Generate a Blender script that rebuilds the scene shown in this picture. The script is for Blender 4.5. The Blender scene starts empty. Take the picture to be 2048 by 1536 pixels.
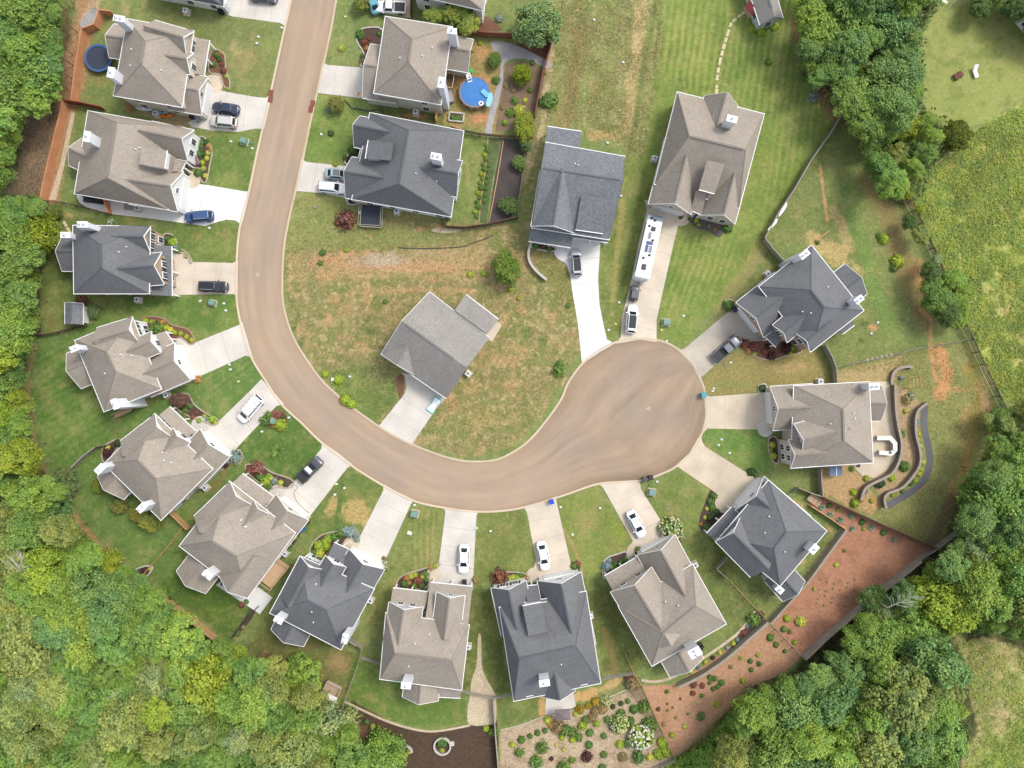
import bpy, math, random
import numpy as np
from mathutils import Vector, geometry
R = math.radians
S = 12.0          # photo pixels per metre on the ground
H = 118.0         # camera height
rnd = random.Random(7)
scene = bpy.context.scene
COL = scene.collection
KEXP = 1.45       # light level: photo tone -> surface albedo

def P(px, py, z=0.0):
    k = (H - z) / H / S
    return Vector(((px - 1024.0) * k, (768.0 - py) * k, z))
def P2(px, py, z=0.0):
    v = P(px, py, z); return (v.x, v.y)
def lin(c):
    c = c / 255.0
    return c / 12.92 if c <= 0.04045 else ((c + 0.055) / 1.055) ** 2.4
def A3(r, g, b, k=None):
    k = KEXP if k is None else k
    return tuple(min(0.82, lin(c) / k) for c in (r, g, b))
def A4(r, g, b, k=None):
    return A3(r, g, b, k) + (1.0,)

# ------------------------------------------------------------------ materials
MATS = {}
def mat(name, color, rough=0.8, noise=0.0, scale=5.0, metal=0.0, spec=0.3, bump=0.0, noise2=0.0, scale2=0.5, stretch=None, coat=0.0):
    if name in MATS: return MATS[name]
    m = bpy.data.materials.new(name); m.use_nodes = True
    nt = m.node_tree; b = nt.nodes['Principled BSDF']
    b.inputs['Roughness'].default_value = rough
    b.inputs['Metallic'].default_value = metal
    b.inputs['Specular IOR Level'].default_value = spec
    b.inputs['Coat Weight'].default_value = coat
    b.inputs['Base Color'].default_value = tuple(color[:3]) + (1,)
    if noise > 0 or noise2 > 0:
        geo = nt.nodes.new('ShaderNodeNewGeometry')
        src = geo.outputs['Position']
        if stretch:
            mp = nt.nodes.new('ShaderNodeMapping'); mp.inputs['Scale'].default_value = stretch[:3]
            if len(stretch) > 3: mp.inputs['Rotation'].default_value[2] = stretch[3]
            nt.links.new(src, mp.inputs['Vector']); src = mp.outputs['Vector']
        n1 = nt.nodes.new('ShaderNodeTexNoise'); n1.inputs['Scale'].default_value = scale
        n1.inputs['Detail'].default_value = 3; n1.inputs['Roughness'].default_value = 0.7
        nt.links.new(src, n1.inputs['Vector'])
        n2 = nt.nodes.new('ShaderNodeTexNoise'); n2.inputs['Scale'].default_value = scale2
        n2.inputs['Detail'].default_value = 3
        nt.links.new(src, n2.inputs['Vector'])
        m1 = nt.nodes.new('ShaderNodeMapRange'); m1.inputs['From Min'].default_value = 0.25; m1.inputs['From Max'].default_value = 0.75
        m1.inputs['To Min'].default_value = 1 - noise; m1.inputs['To Max'].default_value = 1 + noise
        nt.links.new(n1.outputs['Fac'], m1.inputs['Value'])
        m2 = nt.nodes.new('ShaderNodeMapRange'); m2.inputs['From Min'].default_value = 0.25; m2.inputs['From Max'].default_value = 0.75
        m2.inputs['To Min'].default_value = 1 - noise2; m2.inputs['To Max'].default_value = 1 + noise2
        nt.links.new(n2.outputs['Fac'], m2.inputs['Value'])
        mu = nt.nodes.new('ShaderNodeMath'); mu.operation = 'MULTIPLY'
        nt.links.new(m1.outputs[0], mu.inputs[0]); nt.links.new(m2.outputs[0], mu.inputs[1])
        vm = nt.nodes.new('ShaderNodeVectorMath'); vm.operation = 'SCALE'
        vm.inputs[0].default_value = tuple(color[:3]); nt.links.new(mu.outputs[0], vm.inputs['Scale'])
        nt.links.new(vm.outputs[0], b.inputs['Base Color'])
        if bump > 0:
            bp = nt.nodes.new('ShaderNodeBump'); bp.inputs['Strength'].default_value = bump; bp.inputs['Distance'].default_value = 0.05
            nt.links.new(n1.outputs['Fac'], bp.inputs['Height']); nt.links.new(bp.outputs[0], b.inputs['Normal'])
    MATS[name] = m
    return m

def attr_mat(name, rough=0.95, scale=2.2, scale2=7.0, bump=0.3):
    """colour from painted albedo attribute 'col', grain amount from 'grain'"""
    m = bpy.data.materials.new(name); m.use_nodes = True
    nt = m.node_tree; b = nt.nodes['Principled BSDF']
    b.inputs['Roughness'].default_value = rough; b.inputs['Specular IOR Level'].default_value = 0.1
    a = nt.nodes.new('ShaderNodeAttribute'); a.attribute_name = 'col'
    g = nt.nodes.new('ShaderNodeAttribute'); g.attribute_name = 'grain'
    geo = nt.nodes.new('ShaderNodeNewGeometry')
    ns = []
    for s, d in ((scale, 4), (scale2, 2)):
        n = nt.nodes.new('ShaderNodeTexNoise'); n.inputs['Scale'].default_value = s; n.inputs['Detail'].default_value = d
        n.inputs['Roughness'].default_value = 0.75
        nt.links.new(geo.outputs['Position'], n.inputs['Vector'])
        sub = nt.nodes.new('ShaderNodeMath'); sub.operation = 'MULTIPLY_ADD'; sub.inputs[1].default_value = 3.0; sub.inputs[2].default_value = -1.5
        nt.links.new(n.outputs['Fac'], sub.inputs[0]); ns.append((n, sub))
    add = nt.nodes.new('ShaderNodeMath'); add.operation = 'ADD'
    nt.links.new(ns[0][1].outputs[0], add.inputs[0]); nt.links.new(ns[1][1].outputs[0], add.inputs[1])
    mul = nt.nodes.new('ShaderNodeMath'); mul.operation = 'MULTIPLY_ADD'; mul.inputs[2].default_value = 1.0
    nt.links.new(add.outputs[0], mul.inputs[0]); nt.links.new(g.outputs['Fac'], mul.inputs[1])
    mx = nt.nodes.new('ShaderNodeMath'); mx.operation = 'MAXIMUM'; mx.inputs[1].default_value = 0.15
    nt.links.new(mul.outputs[0], mx.inputs[0])
    # warm the light grains, cool the dark ones
    hue = nt.nodes.new('ShaderNodeVectorMath'); hue.operation = 'SCALE'
    nt.links.new(a.outputs['Color'], hue.inputs[0]); nt.links.new(mx.outputs[0], hue.inputs['Scale'])
    nt.links.new(hue.outputs[0], b.inputs['Base Color'])
    bp = nt.nodes.new('ShaderNodeBump'); bp.inputs['Strength'].default_value = bump; bp.inputs['Distance'].default_value = 0.08
    nt.links.new(add.outputs[0], bp.inputs['Height']); nt.links.new(bp.outputs[0], b.inputs['Normal'])
    MATS[name] = m
    return m

def leaf_mat(name):
    """object colour x per-leaf shade"""
    m = bpy.data.materials.new(name); m.use_nodes = True
    nt = m.node_tree; b = nt.nodes['Principled BSDF']
    b.inputs['Roughness'].default_value = 0.65; b.inputs['Specular IOR Level'].default_value = 0.25
    oi = nt.nodes.new('ShaderNodeObjectInfo')
    a = nt.nodes.new('ShaderNodeAttribute'); a.attribute_name = 'shade'
    geo = nt.nodes.new('ShaderNodeNewGeometry')
    n = nt.nodes.new('ShaderNodeTexNoise'); n.inputs['Scale'].default_value = 0.45; n.inputs['Detail'].default_value = 2
    nt.links.new(geo.outputs['Position'], n.inputs['Vector'])
    mr = nt.nodes.new('ShaderNodeMapRange'); mr.inputs['From Min'].default_value = 0.3; mr.inputs['From Max'].default_value = 0.7
    nt.links.new(n.outputs['Fac'], mr.inputs['Value'])
    mixc = nt.nodes.new('ShaderNodeMix'); mixc.data_type = 'RGBA'; mixc.blend_type = 'MULTIPLY'
    mixc.inputs['Factor'].default_value = 1.0
    cr = nt.nodes.new('ShaderNodeValToRGB')
    cr.color_ramp.elements[0].color = (0.80, 0.90, 1.0, 1); cr.color_ramp.elements[1].color = (1.22, 1.10, 0.9, 1)
    nt.links.new(mr.outputs[0], cr.inputs['Fac'])
    nt.links.new(oi.outputs['Color'], mixc.inputs['A']); nt.links.new(cr.outputs['Color'], mixc.inputs['B'])
    vm = nt.nodes.new('ShaderNodeVectorMath'); vm.operation = 'SCALE'
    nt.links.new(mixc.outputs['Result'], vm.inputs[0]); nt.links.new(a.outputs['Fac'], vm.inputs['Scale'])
    nt.links.new(vm.outputs[0], b.inputs['Base Color'])
    tr = nt.nodes.new('ShaderNodeBsdfTranslucent'); nt.links.new(vm.outputs[0], tr.inputs['Color'])
    mix = nt.nodes.new('ShaderNodeMixShader'); mix.inputs['Fac'].default_value = 0.22
    out = nt.nodes['Material Output']
    nt.links.new(b.outputs[0], mix.inputs[1]); nt.links.new(tr.outputs[0], mix.inputs[2]); nt.links.new(mix.outputs[0], out.inputs['Surface'])
    MATS[name] = m
    return m

# ------------------------------------------------------------------ objects
def tag(o, label=None, cat=None, group=None, kind=None):
    if label: o['label'] = label
    if cat: o['category'] = cat
    if group: o['group'] = group
    if kind: o['kind'] = kind
    return o
def thing(name, loc, label, cat, group=None, rz=0.0):
    o = bpy.data.objects.new(name, None); COL.objects.link(o)
    o.location = loc; o.rotation_euler = (0, 0, rz); o.empty_display_size = 0.3
    return tag(o, label, cat, group)
def wloc(o):
    v = Vector((0, 0, 0))
    while o is not None:
        v += o.location; o = o.parent
    return v
def copy_tree(o, parent=None):
    c = o.copy(); COL.objects.link(c); c.parent = parent
    for ch in o.children: copy_tree(ch, c)
    return c

class MB:
    def __init__(s): s.v = []; s.f = []; s.m = []; s.mi = 0
    def face(s, pts):
        n = len(s.v); s.v += [tuple(p) for p in pts]; s.f.append(tuple(range(n, n + len(pts)))); s.m.append(s.mi)
    def quadstrip(s, rings, close=True):
        n0 = len(s.v); k = len(rings[0])
        for r in rings: s.v += [tuple(p) for p in r]
        for i in range(len(rings) - 1):
            for j in range(k if close else k - 1):
                a = n0 + i * k + j; b = n0 + i * k + (j + 1) % k
                s.f.append((a, b, b + k, a + k)); s.m.append(s.mi)
        return n0
    def cap(s, n0, k, rev=False):
        idx = list(range(n0, n0 + k))
        s.f.append(tuple(idx[::-1] if rev else idx)); s.m.append(s.mi)
    def box(s, c, d, rz=0.0, taper=1.0):
        cx, cy, cz = c; dx, dy, dz = d[0] / 2, d[1] / 2, d[2] / 2
        co, si = math.cos(rz), math.sin(rz); n = len(s.v)
        for z, t in ((-dz, 1.0), (dz, taper)):
            for x, y in ((-dx, -dy), (dx, -dy), (dx, dy), (-dx, dy)):
                x *= t; y *= t
                s.v.append((cx + x * co - y * si, cy + x * si + y * co, cz + z))
        for q in ((3, 2, 1, 0), (4, 5, 6, 7), (0, 1, 5, 4), (1, 2, 6, 5), (2, 3, 7, 6), (3, 0, 4, 7)):
            s.f.append(tuple(n + i for i in q)); s.m.append(s.mi)
    def beam(s, p, q, w, h):
        p = Vector(p); q = Vector(q); d = (q - p)
        if d.length < 1e-4: return
        d.normalize(); up = Vector((0, 0, 1))
        if abs(d.z) > 0.98: up = Vector((1, 0, 0))
        sd = d.cross(up).normalized(); u = sd.cross(d).normalized()
        r = []
        for e in (p, q):
            r.append([e - sd * w / 2 - u * h / 2, e + sd * w / 2 - u * h / 2, e + sd * w / 2 + u * h / 2, e - sd * w / 2 + u * h / 2])
        n = s.quadstrip(r); s.cap(n, 4, True); s.cap(n + 4, 4)
    def tube(s, pts, r, n=6, r2=None):
        pts = [Vector(p) for p in pts]; rings = []
        for i, p in enumerate(pts):
            a = pts[max(0, i - 1)]; b = pts[min(len(pts) - 1, i + 1)]
            d = (b - a).normalized(); up = Vector((0, 0, 1)) if abs(d.z) < 0.95 else Vector((1, 0, 0))
            x = d.cross(up).normalized(); y = x.cross(d).normalized()
            rr = r if r2 is None else r + (r2 - r) * i / max(1, len(pts) - 1)
            rings.append([p + (x * math.cos(t) + y * math.sin(t)) * rr for t in [2 * math.pi * k / n for k in range(n)]])
        n0 = s.quadstrip(rings); s.cap(n0, n, True); s.cap(n0 + (len(pts) - 1) * n, n)
    def lathe(s, c, prof, n=16, a0=0.0):
        rings = [[(c[0] + r * math.cos(a0 + 2 * math.pi * k / n), c[1] + r * math.sin(a0 + 2 * math.pi * k / n), c[2] + z) for k in range(n)] for r, z in prof]
        n0 = s.quadstrip(rings); s.cap(n0, n, True); s.cap(n0 + (len(prof) - 1) * n, n)
    def prism(s, poly, z0, z1, top=True, bottom=False):
        tri = geometry.tessellate_polygon([[Vector((p[0], p[1], 0)) for p in poly]])
        k = len(poly); n0 = len(s.v)
        area = sum(poly[i][0] * poly[(i + 1) % k][1] - poly[(i + 1) % k][0] * poly[i][1] for i in range(k))
        s.v += [(p[0], p[1], z0) for p in poly] + [(p[0], p[1], z1) for p in poly]
        for t in tri:
            a, b, c = (Vector(poly[i]).to_2d() for i in t)
            if (b - a).x * (c - a).y - (b - a).y * (c - a).x < 0: t = (t[2], t[1], t[0])
            if top: s.f.append(tuple(n0 + k + i for i in t)); s.m.append(s.mi)
            if bottom: s.f.append(tuple(n0 + i for i in t[::-1])); s.m.append(s.mi)
        if z1 - z0 > 1e-5:
            for i in range(k):
                j = (i + 1) % k
                q = (n0 + i, n0 + j, n0 + k + j, n0 + k + i)
                s.f.append(q if area > 0 else q[::-1]); s.m.append(s.mi)
    def build(s, name, mats, parent=None, smooth=False, origin=None):
        if not isinstance(mats, (list, tuple)): mats = [mats]
        me = bpy.data.meshes.new(name)
        o = bpy.data.objects.new(name, me); COL.objects.link(o)
        if parent is not None:
            off = wloc(parent); o.parent = parent
        elif origin is not None:
            off = Vector(origin); o.location = off
        else:
            a = np.array(s.v); mn = a.min(0); mx = a.max(0)
            off = Vector(((mn[0] + mx[0]) / 2, (mn[1] + mx[1]) / 2, mn[2])); o.location = off
        me.from_pydata([(x - off.x, y - off.y, z - off.z) for x, y, z in s.v], [], s.f)
        for m in mats: me.materials.append(m)
        if len(mats) > 1:
            me.polygons.foreach_set('material_index', s.m)
        if smooth: me.polygons.foreach_set('use_smooth', [True] * len(me.polygons))
        me.validate(); me.update()
        return o

def crom(pts, n=6, closed=False):
    """Catmull-Rom smoothing of a list of tuples"""
    out = []; k = len(pts)
    rng = range(k if closed else k - 1)
    g = (lambda i: pts[i % k]) if closed else (lambda i: pts[min(max(i, 0), k - 1)])
    for i in rng:
        p0, p1, p2, p3 = g(i - 1), g(i), g(i + 1), g(i + 2)
        for j in range(n):
            t = j / n
            out.append(tuple(0.5 * (2 * b + (c - a) * t + (2 * a - 5 * b + 4 * c - d) * t * t + (3 * b - a - 3 * c + d) * t ** 3) for a, b, c, d in zip(p0, p1, p2, p3)))
    if not closed: out.append(tuple(pts[-1]))
    return out

# ------------------------------------------------------------------ numpy noise
nrg = np.random.RandomState(3)
_tabs = [nrg.rand(256, 256) for _ in range(8)]
def vnoise(x, y, seed=0):
    t = _tabs[seed % 8]
    xi = np.floor(x).astype(int); yi = np.floor(y).astype(int)
    fx = x - xi; fy = y - yi
    fx = fx * fx * (3 - 2 * fx); fy = fy * fy * (3 - 2 * fy)
    g = lambda a, b: t[(a + seed * 37) % 256, (b + seed * 91) % 256]
    return (g(xi, yi) * (1 - fx) + g(xi + 1, yi) * fx) * (1 - fy) + (g(xi, yi + 1) * (1 - fx) + g(xi + 1, yi + 1) * fx) * fy
def fbm(x, y, s, seed=0, oct=4):
    v = 0; a = 0.5; tot = 0
    for o in range(oct):
        v = v + a * vnoise(x * s, y * s, seed + o); tot += a; a *= 0.55; s *= 2.1
    return v / tot
# ------------------------------------------------------------------ ground painting (albedo in world space; px = photo pixel = 1/12 m)
xs = np.concatenate([[-30000, -9000, -4000, -1800, -700, -300, -120], np.arange(-48, 2098, 2.0), [2170, 2350, 2750, 3800, 6000, 12000, 32000]])
ys = np.concatenate([[-30000, -9000, -4000, -1800, -700, -300, -120], np.arange(-48, 1586, 2.0), [1650, 1850, 2250, 3300, 6000, 12000, 32000]])
GX, GY = np.meshgrid(xs, ys)
GC = np.zeros(GX.shape + (3,)); GG = np.full(GX.shape, 0.22)
NZ = [fbm(GX, GY, s, i) for i, s in enumerate((1 / 160.0, 1 / 45.0, 1 / 16.0, 1 / 7.0))]
NZ5 = fbm(GX + 311, GY + 97, 1 / 24.0, 5)
def sstep(x): x = np.clip(x, 0, 1); return x * x * (3 - 2 * x)
def bbox(x0, y0, x1, y1):
    i0, i1 = np.searchsorted(ys, y0), np.searchsorted(ys, y1); j0, j1 = np.searchsorted(xs, x0), np.searchsorted(xs, x1)
    return slice(i0, max(i1, i0 + 1)), slice(j0, max(j1, j0 + 1))
def sdist(poly, X, Y):
    d = np.full(X.shape, 1e9); ins = np.zeros(X.shape, bool); k = len(poly)
    for i in range(k):
        x0, y0 = poly[i]; x1, y1 = poly[(i + 1) % k]
        ex, ey = x1 - x0, y1 - y0; L = ex * ex + ey * ey + 1e-9
        t = np.clip(((X - x0) * ex + (Y - y0) * ey) / L, 0, 1)
        d = np.minimum(d, (X - x0 - t * ex) ** 2 + (Y - y0 - t * ey) ** 2)
        c = ((y0 > Y) != (y1 > Y)) & (X < (x1 - x0) * (Y - y0) / ((y1 - y0) + 1e-12) + x0)
        ins ^= c
    return np.where(ins, 1, -1) * np.sqrt(d)
def apply(sl, w, color, grain=None):
    c = np.array(A3(*color)); w3 = w[..., None]
    GC[sl] = GC[sl] * (1 - w3) + c * w3
    if grain is not None: GG[sl] = GG[sl] * (1 - w) + grain * w
def paint(poly, color, feather=8, strength=1.0, ragged=8, grain=None, patch=None):
    a = np.array(poly); m = feather + ragged + 4
    sl = bbox(a[:, 0].min() - m, a[:, 1].min() - m, a[:, 0].max() + m, a[:, 1].max() + m)
    X, Y = GX[sl], GY[sl]
    d = sdist(poly, X, Y) + (NZ[2][sl] - 0.5) * 2.4 * ragged
    w = sstep(d / feather + 0.5) * strength
    if patch is not None:
        n = (NZ5 if patch[0] > 3 else NZ[patch[0]])[sl]
        w = w * sstep((n - patch[1]) / patch[2] if patch[2] > 0 else (patch[1] - n) / -patch[2])
    apply(sl, w, color, grain)
def blob(px, py, rx, ry, color, strength=0.8, rot=0.0, soft=0.9, grain=None, rag=0.9):
    m = max(rx, ry) * 1.7
    sl = bbox(px - m, py - m, px + m, py + m)
    X, Y = GX[sl] - px, GY[sl] - py
    c, s = math.cos(R(rot)), math.sin(R(rot))
    u = (X * c + Y * s) / rx; v = (-X * s + Y * c) / ry
    d = 1 - np.sqrt(u * u + v * v) + (NZ[2][sl] - 0.5) * rag + (NZ[3][sl] - 0.5) * rag * 0.6
    apply(sl, sstep(d / soft + 0.15) * strength, color, grain)
def stripes(poly, ang, period, amp):
    a = np.array(poly); sl = bbox(a[:, 0].min(), a[:, 1].min(), a[:, 0].max(), a[:, 1].max())
    X, Y = GX[sl], GY[sl]
    w = sstep(sdist(poly, X, Y) / 15.0)
    u = (X * math.cos(R(ang)) + Y * math.sin(R(ang))) + (NZ[1][sl] - 0.5) * 6
    f = 1 + amp * w * np.sin(u * 2 * math.pi / period) * (0.4 + 1.2 * NZ[0][sl])
    GC[sl] *= f[..., None]
def trail(pts, wid, color, strength=0.7, grain=None, rag=4):
    a = np.array(pts); m = wid + 12
    sl = bbox(a[:, 0].min() - m, a[:, 1].min() - m, a[:, 0].max() + m, a[:, 1].max() + m)
    X, Y = GX[sl], GY[sl]; d = np.full(X.shape, 1e9)
    for (x0, y0), (x1, y1) in zip(pts[:-1], pts[1:]):
        ex, ey = x1 - x0, y1 - y0; L = ex * ex + ey * ey + 1e-9
        t = np.clip(((X - x0) * ex + (Y - y0) * ey) / L, 0, 1)
        d = np.minimum(d, np.hypot(X - x0 - t * ex, Y - y0 - t * ey))
    d = wid / 2 - d + (NZ[3][sl] - 0.5) * rag
    apply(sl, sstep(d / (wid * 0.4 + 1) + 0.4) * strength, color, grain)

LAWN = (122, 138, 82); LUSH = (100, 128, 66); DRY = (160, 146, 100); ORANGE = (190, 148, 108); BROWN = (132, 104, 78)
STRAW = (182, 162, 118); FLOOR = (78, 84, 50); MULCH = (84, 68, 58); MEADOW = (162, 172, 90)
# base everywhere
GC[:] = np.array(A3(*LAWN))
w = sstep((NZ[0] - 0.42) / 0.2)[..., None]; GC = GC * (1 - w * 0.45) + np.array(A3(126, 134, 82)) * w * 0.45
w = sstep((NZ[1] - 0.5) / 0.2)[..., None]; GC = GC * (1 - w * 0.35) + np.array(A3(96, 120, 62)) * w * 0.35
# far outside the frame: woods green
w = (np.abs(GX - 1024) > 1200) | (np.abs(GY - 768) > 950); GC[w] = np.array(A3(84, 100, 56))

WEST = [(-60, -60), (140, -60), (150, 50), (150, 170), (118, 250), (100, 300), (95, 400), (92, 470), (80, 570), (78, 670), (50, 690), (45, 760), (58, 850), (78, 920), (120, 985), (150, 1050), (215, 1110), (270, 1150), (320, 1200), (380, 1240), (450, 1285), (520, 1335), (600, 1345), (655, 1400), (690, 1420), (730, 1470), (745, 1540), (800, 1600), (-60, 1600)]
NORTHEAST = [(1600, -60), (1598, 90), (1606, 160), (1650, 215), (1690, 250), (1722, 300), (1756, 350), (1765, 400), (1800, 420), (1835, 400), (1850, 350), (1900, 300), (1880, 245), (1840, 215), (1840, 80), (1885, -10), (1885, -60)]
SOUTHEAST = [(2110, 820), (2000, 830), (1985, 870), (1960, 920), (1915, 985), (1900, 1050), (1850, 1115), (1790, 1150), (1700, 1180), (1640, 1290), (1590, 1340), (1500, 1370), (1440, 1430), (1370, 1500), (1310, 1545), (1310, 1600), (2110, 1600)]
paint(WEST, FLOOR, 14, 1, 10, 0.35); paint(NORTHEAST, (72, 76, 46), 14, 1, 10, 0.35); paint(SOUTHEAST, (70, 74, 46), 14, 1, 10, 0.35)
# lower left gardens: vivid mown lawn
paint([(60, 690), (170, 655), (330, 590), (480, 590), (505, 700), (640, 890), (700, 940), (600, 1050), (470, 1270), (320, 1170), (160, 1040), (70, 900), (55, 780)], LUSH, 14, 0.92, 10, 0.2)
paint([(60, 700), (150, 690), (210, 830), (210, 890), (120, 940), (75, 900)], (94, 124, 58), 20, 0.8, 16)
paint([(390, 225), (540, 200), (510, 320), (490, 384), (395, 350), (390, 260)], (118, 132, 78), 10, 0.9, 6)
paint([(405, 260), (525, 262), (495, 382), (420, 372)], (100, 124, 62), 8, 0.9, 5)
paint([(340, 445), (485, 445), (474, 526), (385, 524), (350, 480)], (104, 122, 62), 8, 0.9, 5)
paint([(100, 425), (220, 432), (340, 455), (320, 600), (90, 660), (85, 570)], (98, 114, 60), 10, 0.8, 8)
paint([(345, 592), (474, 592), (483, 645), (380, 690), (350, 640), (180, 655), (200, 600)], (96, 122, 58), 8, 0.8, 8)
for c in ((450, 470, 22, 14), (430, 545, 10, 8), (478, 470, 12, 14), (395, 472, 12, 9)): blob(*c, (160, 140, 92), 0.45)
paint([(640, 100), (740, 15), (770, 30), (735, 130), (640, 128)], (126, 140, 84), 8, 0.9, 6)
paint([(610, 190), (735, 195), (880, 225), (720, 240), (700, 320), (605, 322)], (122, 142, 76), 8, 0.9, 6)
paint([(620, 240), (712, 240), (700, 320), (608, 318)], (112, 136, 66), 18, 0.7, 8)
# top strip between houses, between houses 2 and 3
paint([(210, 10), (450, 30), (545, 60), (535, 195), (430, 130), (380, 60), (235, 30)], (124, 132, 82), 8, 0.9, 8)
blob(490, 120, 26, 38, DRY, 0.7, 20); blob(470, 95, 12, 20, STRAW, 0.6); blob(350, 25, 60, 8, (108, 112, 66), 0.5, 5); blob(250, 15, 12, 20, (172, 156, 110), 0.6)
blob(200, 160, 26, 22, (150, 140, 90), 0.5); blob(198, 185, 30, 18, (100, 126, 66), 0.5)
paint([(285, 212), (420, 240), (385, 258), (320, 245), (270, 228)], (166, 148, 112), 6, 0.9, 8, 0.35)
# cedar fence side strip, path of the woods
trail([(178, -20), (172, 40), (150, 110), (150, 160), (135, 205), (120, 260), (100, 330), (98, 400)], 48, (168, 132, 100), 0.95, 0.35, 16)
trail([(196, -20), (185, 20), (170, 40)], 22, (190, 175, 150), 0.6)
trail([(80, 225), (72, 290), (62, 350), (40, 390)], 64, (126, 106, 88), 0.85, 0.5, 30); trail([(90, 240), (60, 330)], 20, (150, 122, 96), 0.5, 0.4, 20)
trail([(120, 30), (115, 100), (128, 190)], 30, (128, 104, 82), 0.6, 0.3, 20)
trail([(70, 690), (55, 740), (58, 800), (65, 850), (72, 905), (100, 960), (135, 1005), (160, 1050), (210, 1100), (240, 1125)], 12, (158, 130, 96), 0.75, 0.3, 10)
trail([(150, 1030), (185, 1075), (215, 1105)], 8, (186, 130, 92), 0.6)
blob(170, 620, 44, 26, (122, 116, 66), 0.5); blob(105, 640, 16, 26, (136, 124, 74), 0.6); blob(120, 430, 30, 12, (150, 130, 94), 0.5); blob(140, 430, 12, 8, (190, 160, 110), 0.7)
# corner lawns by the lower left drives
paint([(545, 800), (570, 815), (645, 890), (590, 960), (510, 935), (470, 900), (525, 850)], (86, 114, 54), 8, 0.9, 5)
blob(610, 880, 28, 20, (112, 124, 68), 0.5, 40); blob(540, 870, 20, 12, (100, 120, 58), 0.4); blob(470, 905, 18, 30, (110, 106, 66), 0.35)
blob(455, 930, 30, 12, (150, 122, 84), 0.6, -45); blob(430, 970, 30, 14, (140, 116, 78), 0.6, -45); blob(370, 985, 24, 10, (158, 128, 88), 0.45, -45); blob(300, 800, 16, 9, (160, 132, 88), 0.6); blob(232, 865, 24, 12, (130, 122, 72), 0.4)
blob(560, 990, 8, 30, (120, 112, 70), 0.3, 40)
paint([(650, 960), (700, 935), (768, 975), (745, 1040), (720, 1075), (640, 1080), (600, 1060), (630, 1020)], (104, 122, 62), 8, 0.9, 6)
blob(712, 1022, 30, 36, (184, 158, 104), 0.85, 15, 0.6, 0.4); blob(660, 1015, 12, 26, (182, 156, 104), 0.85, 25, 0.6, 0.4); blob(735, 1050, 20, 12, STRAW, 0.6); trail([(685, 970), (672, 1055)], 9, (88, 112, 58), 0.9)
trail([(712, 938), (765, 968)], 6, (196, 152, 112), 0.8)
trail([(770, 970), (762, 1005), (742, 1050)], 5, (192, 160, 116), 0.4)
# bottom lots between drives
for poly, col in (([(825, 1008), (888, 1016), (878, 1125), (800, 1150), (770, 1240), (745, 1250), (760, 1180)], (124, 132, 74)),
                  ([(955, 1028), (1048, 1018), (1070, 1120), (1050, 1150), (985, 1160), (945, 1180)], (116, 126, 68)),
                  ([(1115, 1000), (1196, 970), (1260, 1085), (1255, 1120), (1200, 1150), (1165, 1150), (1145, 1130)], (128, 140, 72)),
                  ([(1284, 980), (1355, 940), (1425, 990), (1400, 1070), (1420, 1120), (1360, 1110), (1325, 1045)], (118, 132, 70)),
                  ([(1405, 870), (1412, 858), (1530, 852), (1545, 940), (1500, 945), (1430, 890)], (104, 138, 68)),
                  ([(940, 1180), (985, 1180), (1025, 1390), (925, 1375)], (96, 106, 56)),
                  ([(1165, 1150), (1215, 1170), (1300, 1335), (1205, 1350)], (98, 106, 58)),
                  ([(1350, 1110), (1430, 1090), (1560, 1200), (1540, 1220), (1450, 1340), (1455, 1250)], (104, 116, 66))):
    paint(poly, col, 8, 0.9, 6)
blob(862, 1095, 18, 48, (160, 148, 98), 0.55, 5); blob(842, 1130, 14, 30, (150, 140, 88), 0.4); blob(1005, 1060, 26, 20, (138, 132, 80), 0.4); blob(985, 1120, 18, 30, (134, 128, 76), 0.3)
blob(1172, 1045, 32, 30, (164, 148, 98), 0.6); blob(1190, 1070, 10, 12, (108, 132, 74), 0.8); blob(1235, 1060, 20, 34, (134, 152, 60), 0.6, -30); trail([(1128, 1060), (1150, 1100), (1168, 1150)], 7, (176, 140, 100), 0.6)
blob(1385, 985, 20, 14, (150, 140, 92), 0.4); blob(1345, 1010, 24, 16, (136, 132, 82), 0.35); blob(1455, 900, 24, 14, (96, 140, 62), 0.5)
trail([(1208, 1260), (1225, 1310), (1232, 1350)], 16, (146, 122, 80), 0.45); trail([(1222, 1350), (1235, 1395)], 40, (150, 128, 90), 0.2)
trail([(728, 1190), (752, 1215), (735, 1240)], 6, (178, 150, 104), 0.5); blob(755, 1195, 14, 40, (128, 122, 68), 0.4)
paint([(495, 1290), (560, 1200), (700, 1300), (720, 1320), (700, 1400), (640, 1390), (590, 1330), (520, 1330)], (106, 106, 62), 12, 0.85, 12)
blob(675, 1325, 30, 26, (168, 138, 96), 0.6); blob(535, 1315, 24, 14, (150, 112, 80), 0.7); blob(640, 1350, 30, 16, (140, 118, 78), 0.5, 30); blob(610, 1290, 20, 12, (128, 106, 70), 0.5)
paint([(715, 1300), (760, 1320), (920, 1380), (935, 1440), (860, 1460), (760, 1430), (690, 1400)], (98, 124, 56), 8, 0.9, 5)
blob(905, 1440, 30, 12, (124, 140, 66), 0.4); blob(740, 1395, 24, 10, (140, 140, 80), 0.6, 20)
paint([(990, 1390), (1075, 1380), (1085, 1430), (1000, 1455)], (108, 122, 66), 6, 0.9, 5)
paint([(315, 1180), (360, 1130), (440, 1180), (510, 1215), (460, 1280), (400, 1240)], (88, 114, 50), 8, 0.9, 6)
blob(430, 1225, 26, 14, (112, 134, 54), 0.6, 30)
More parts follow.
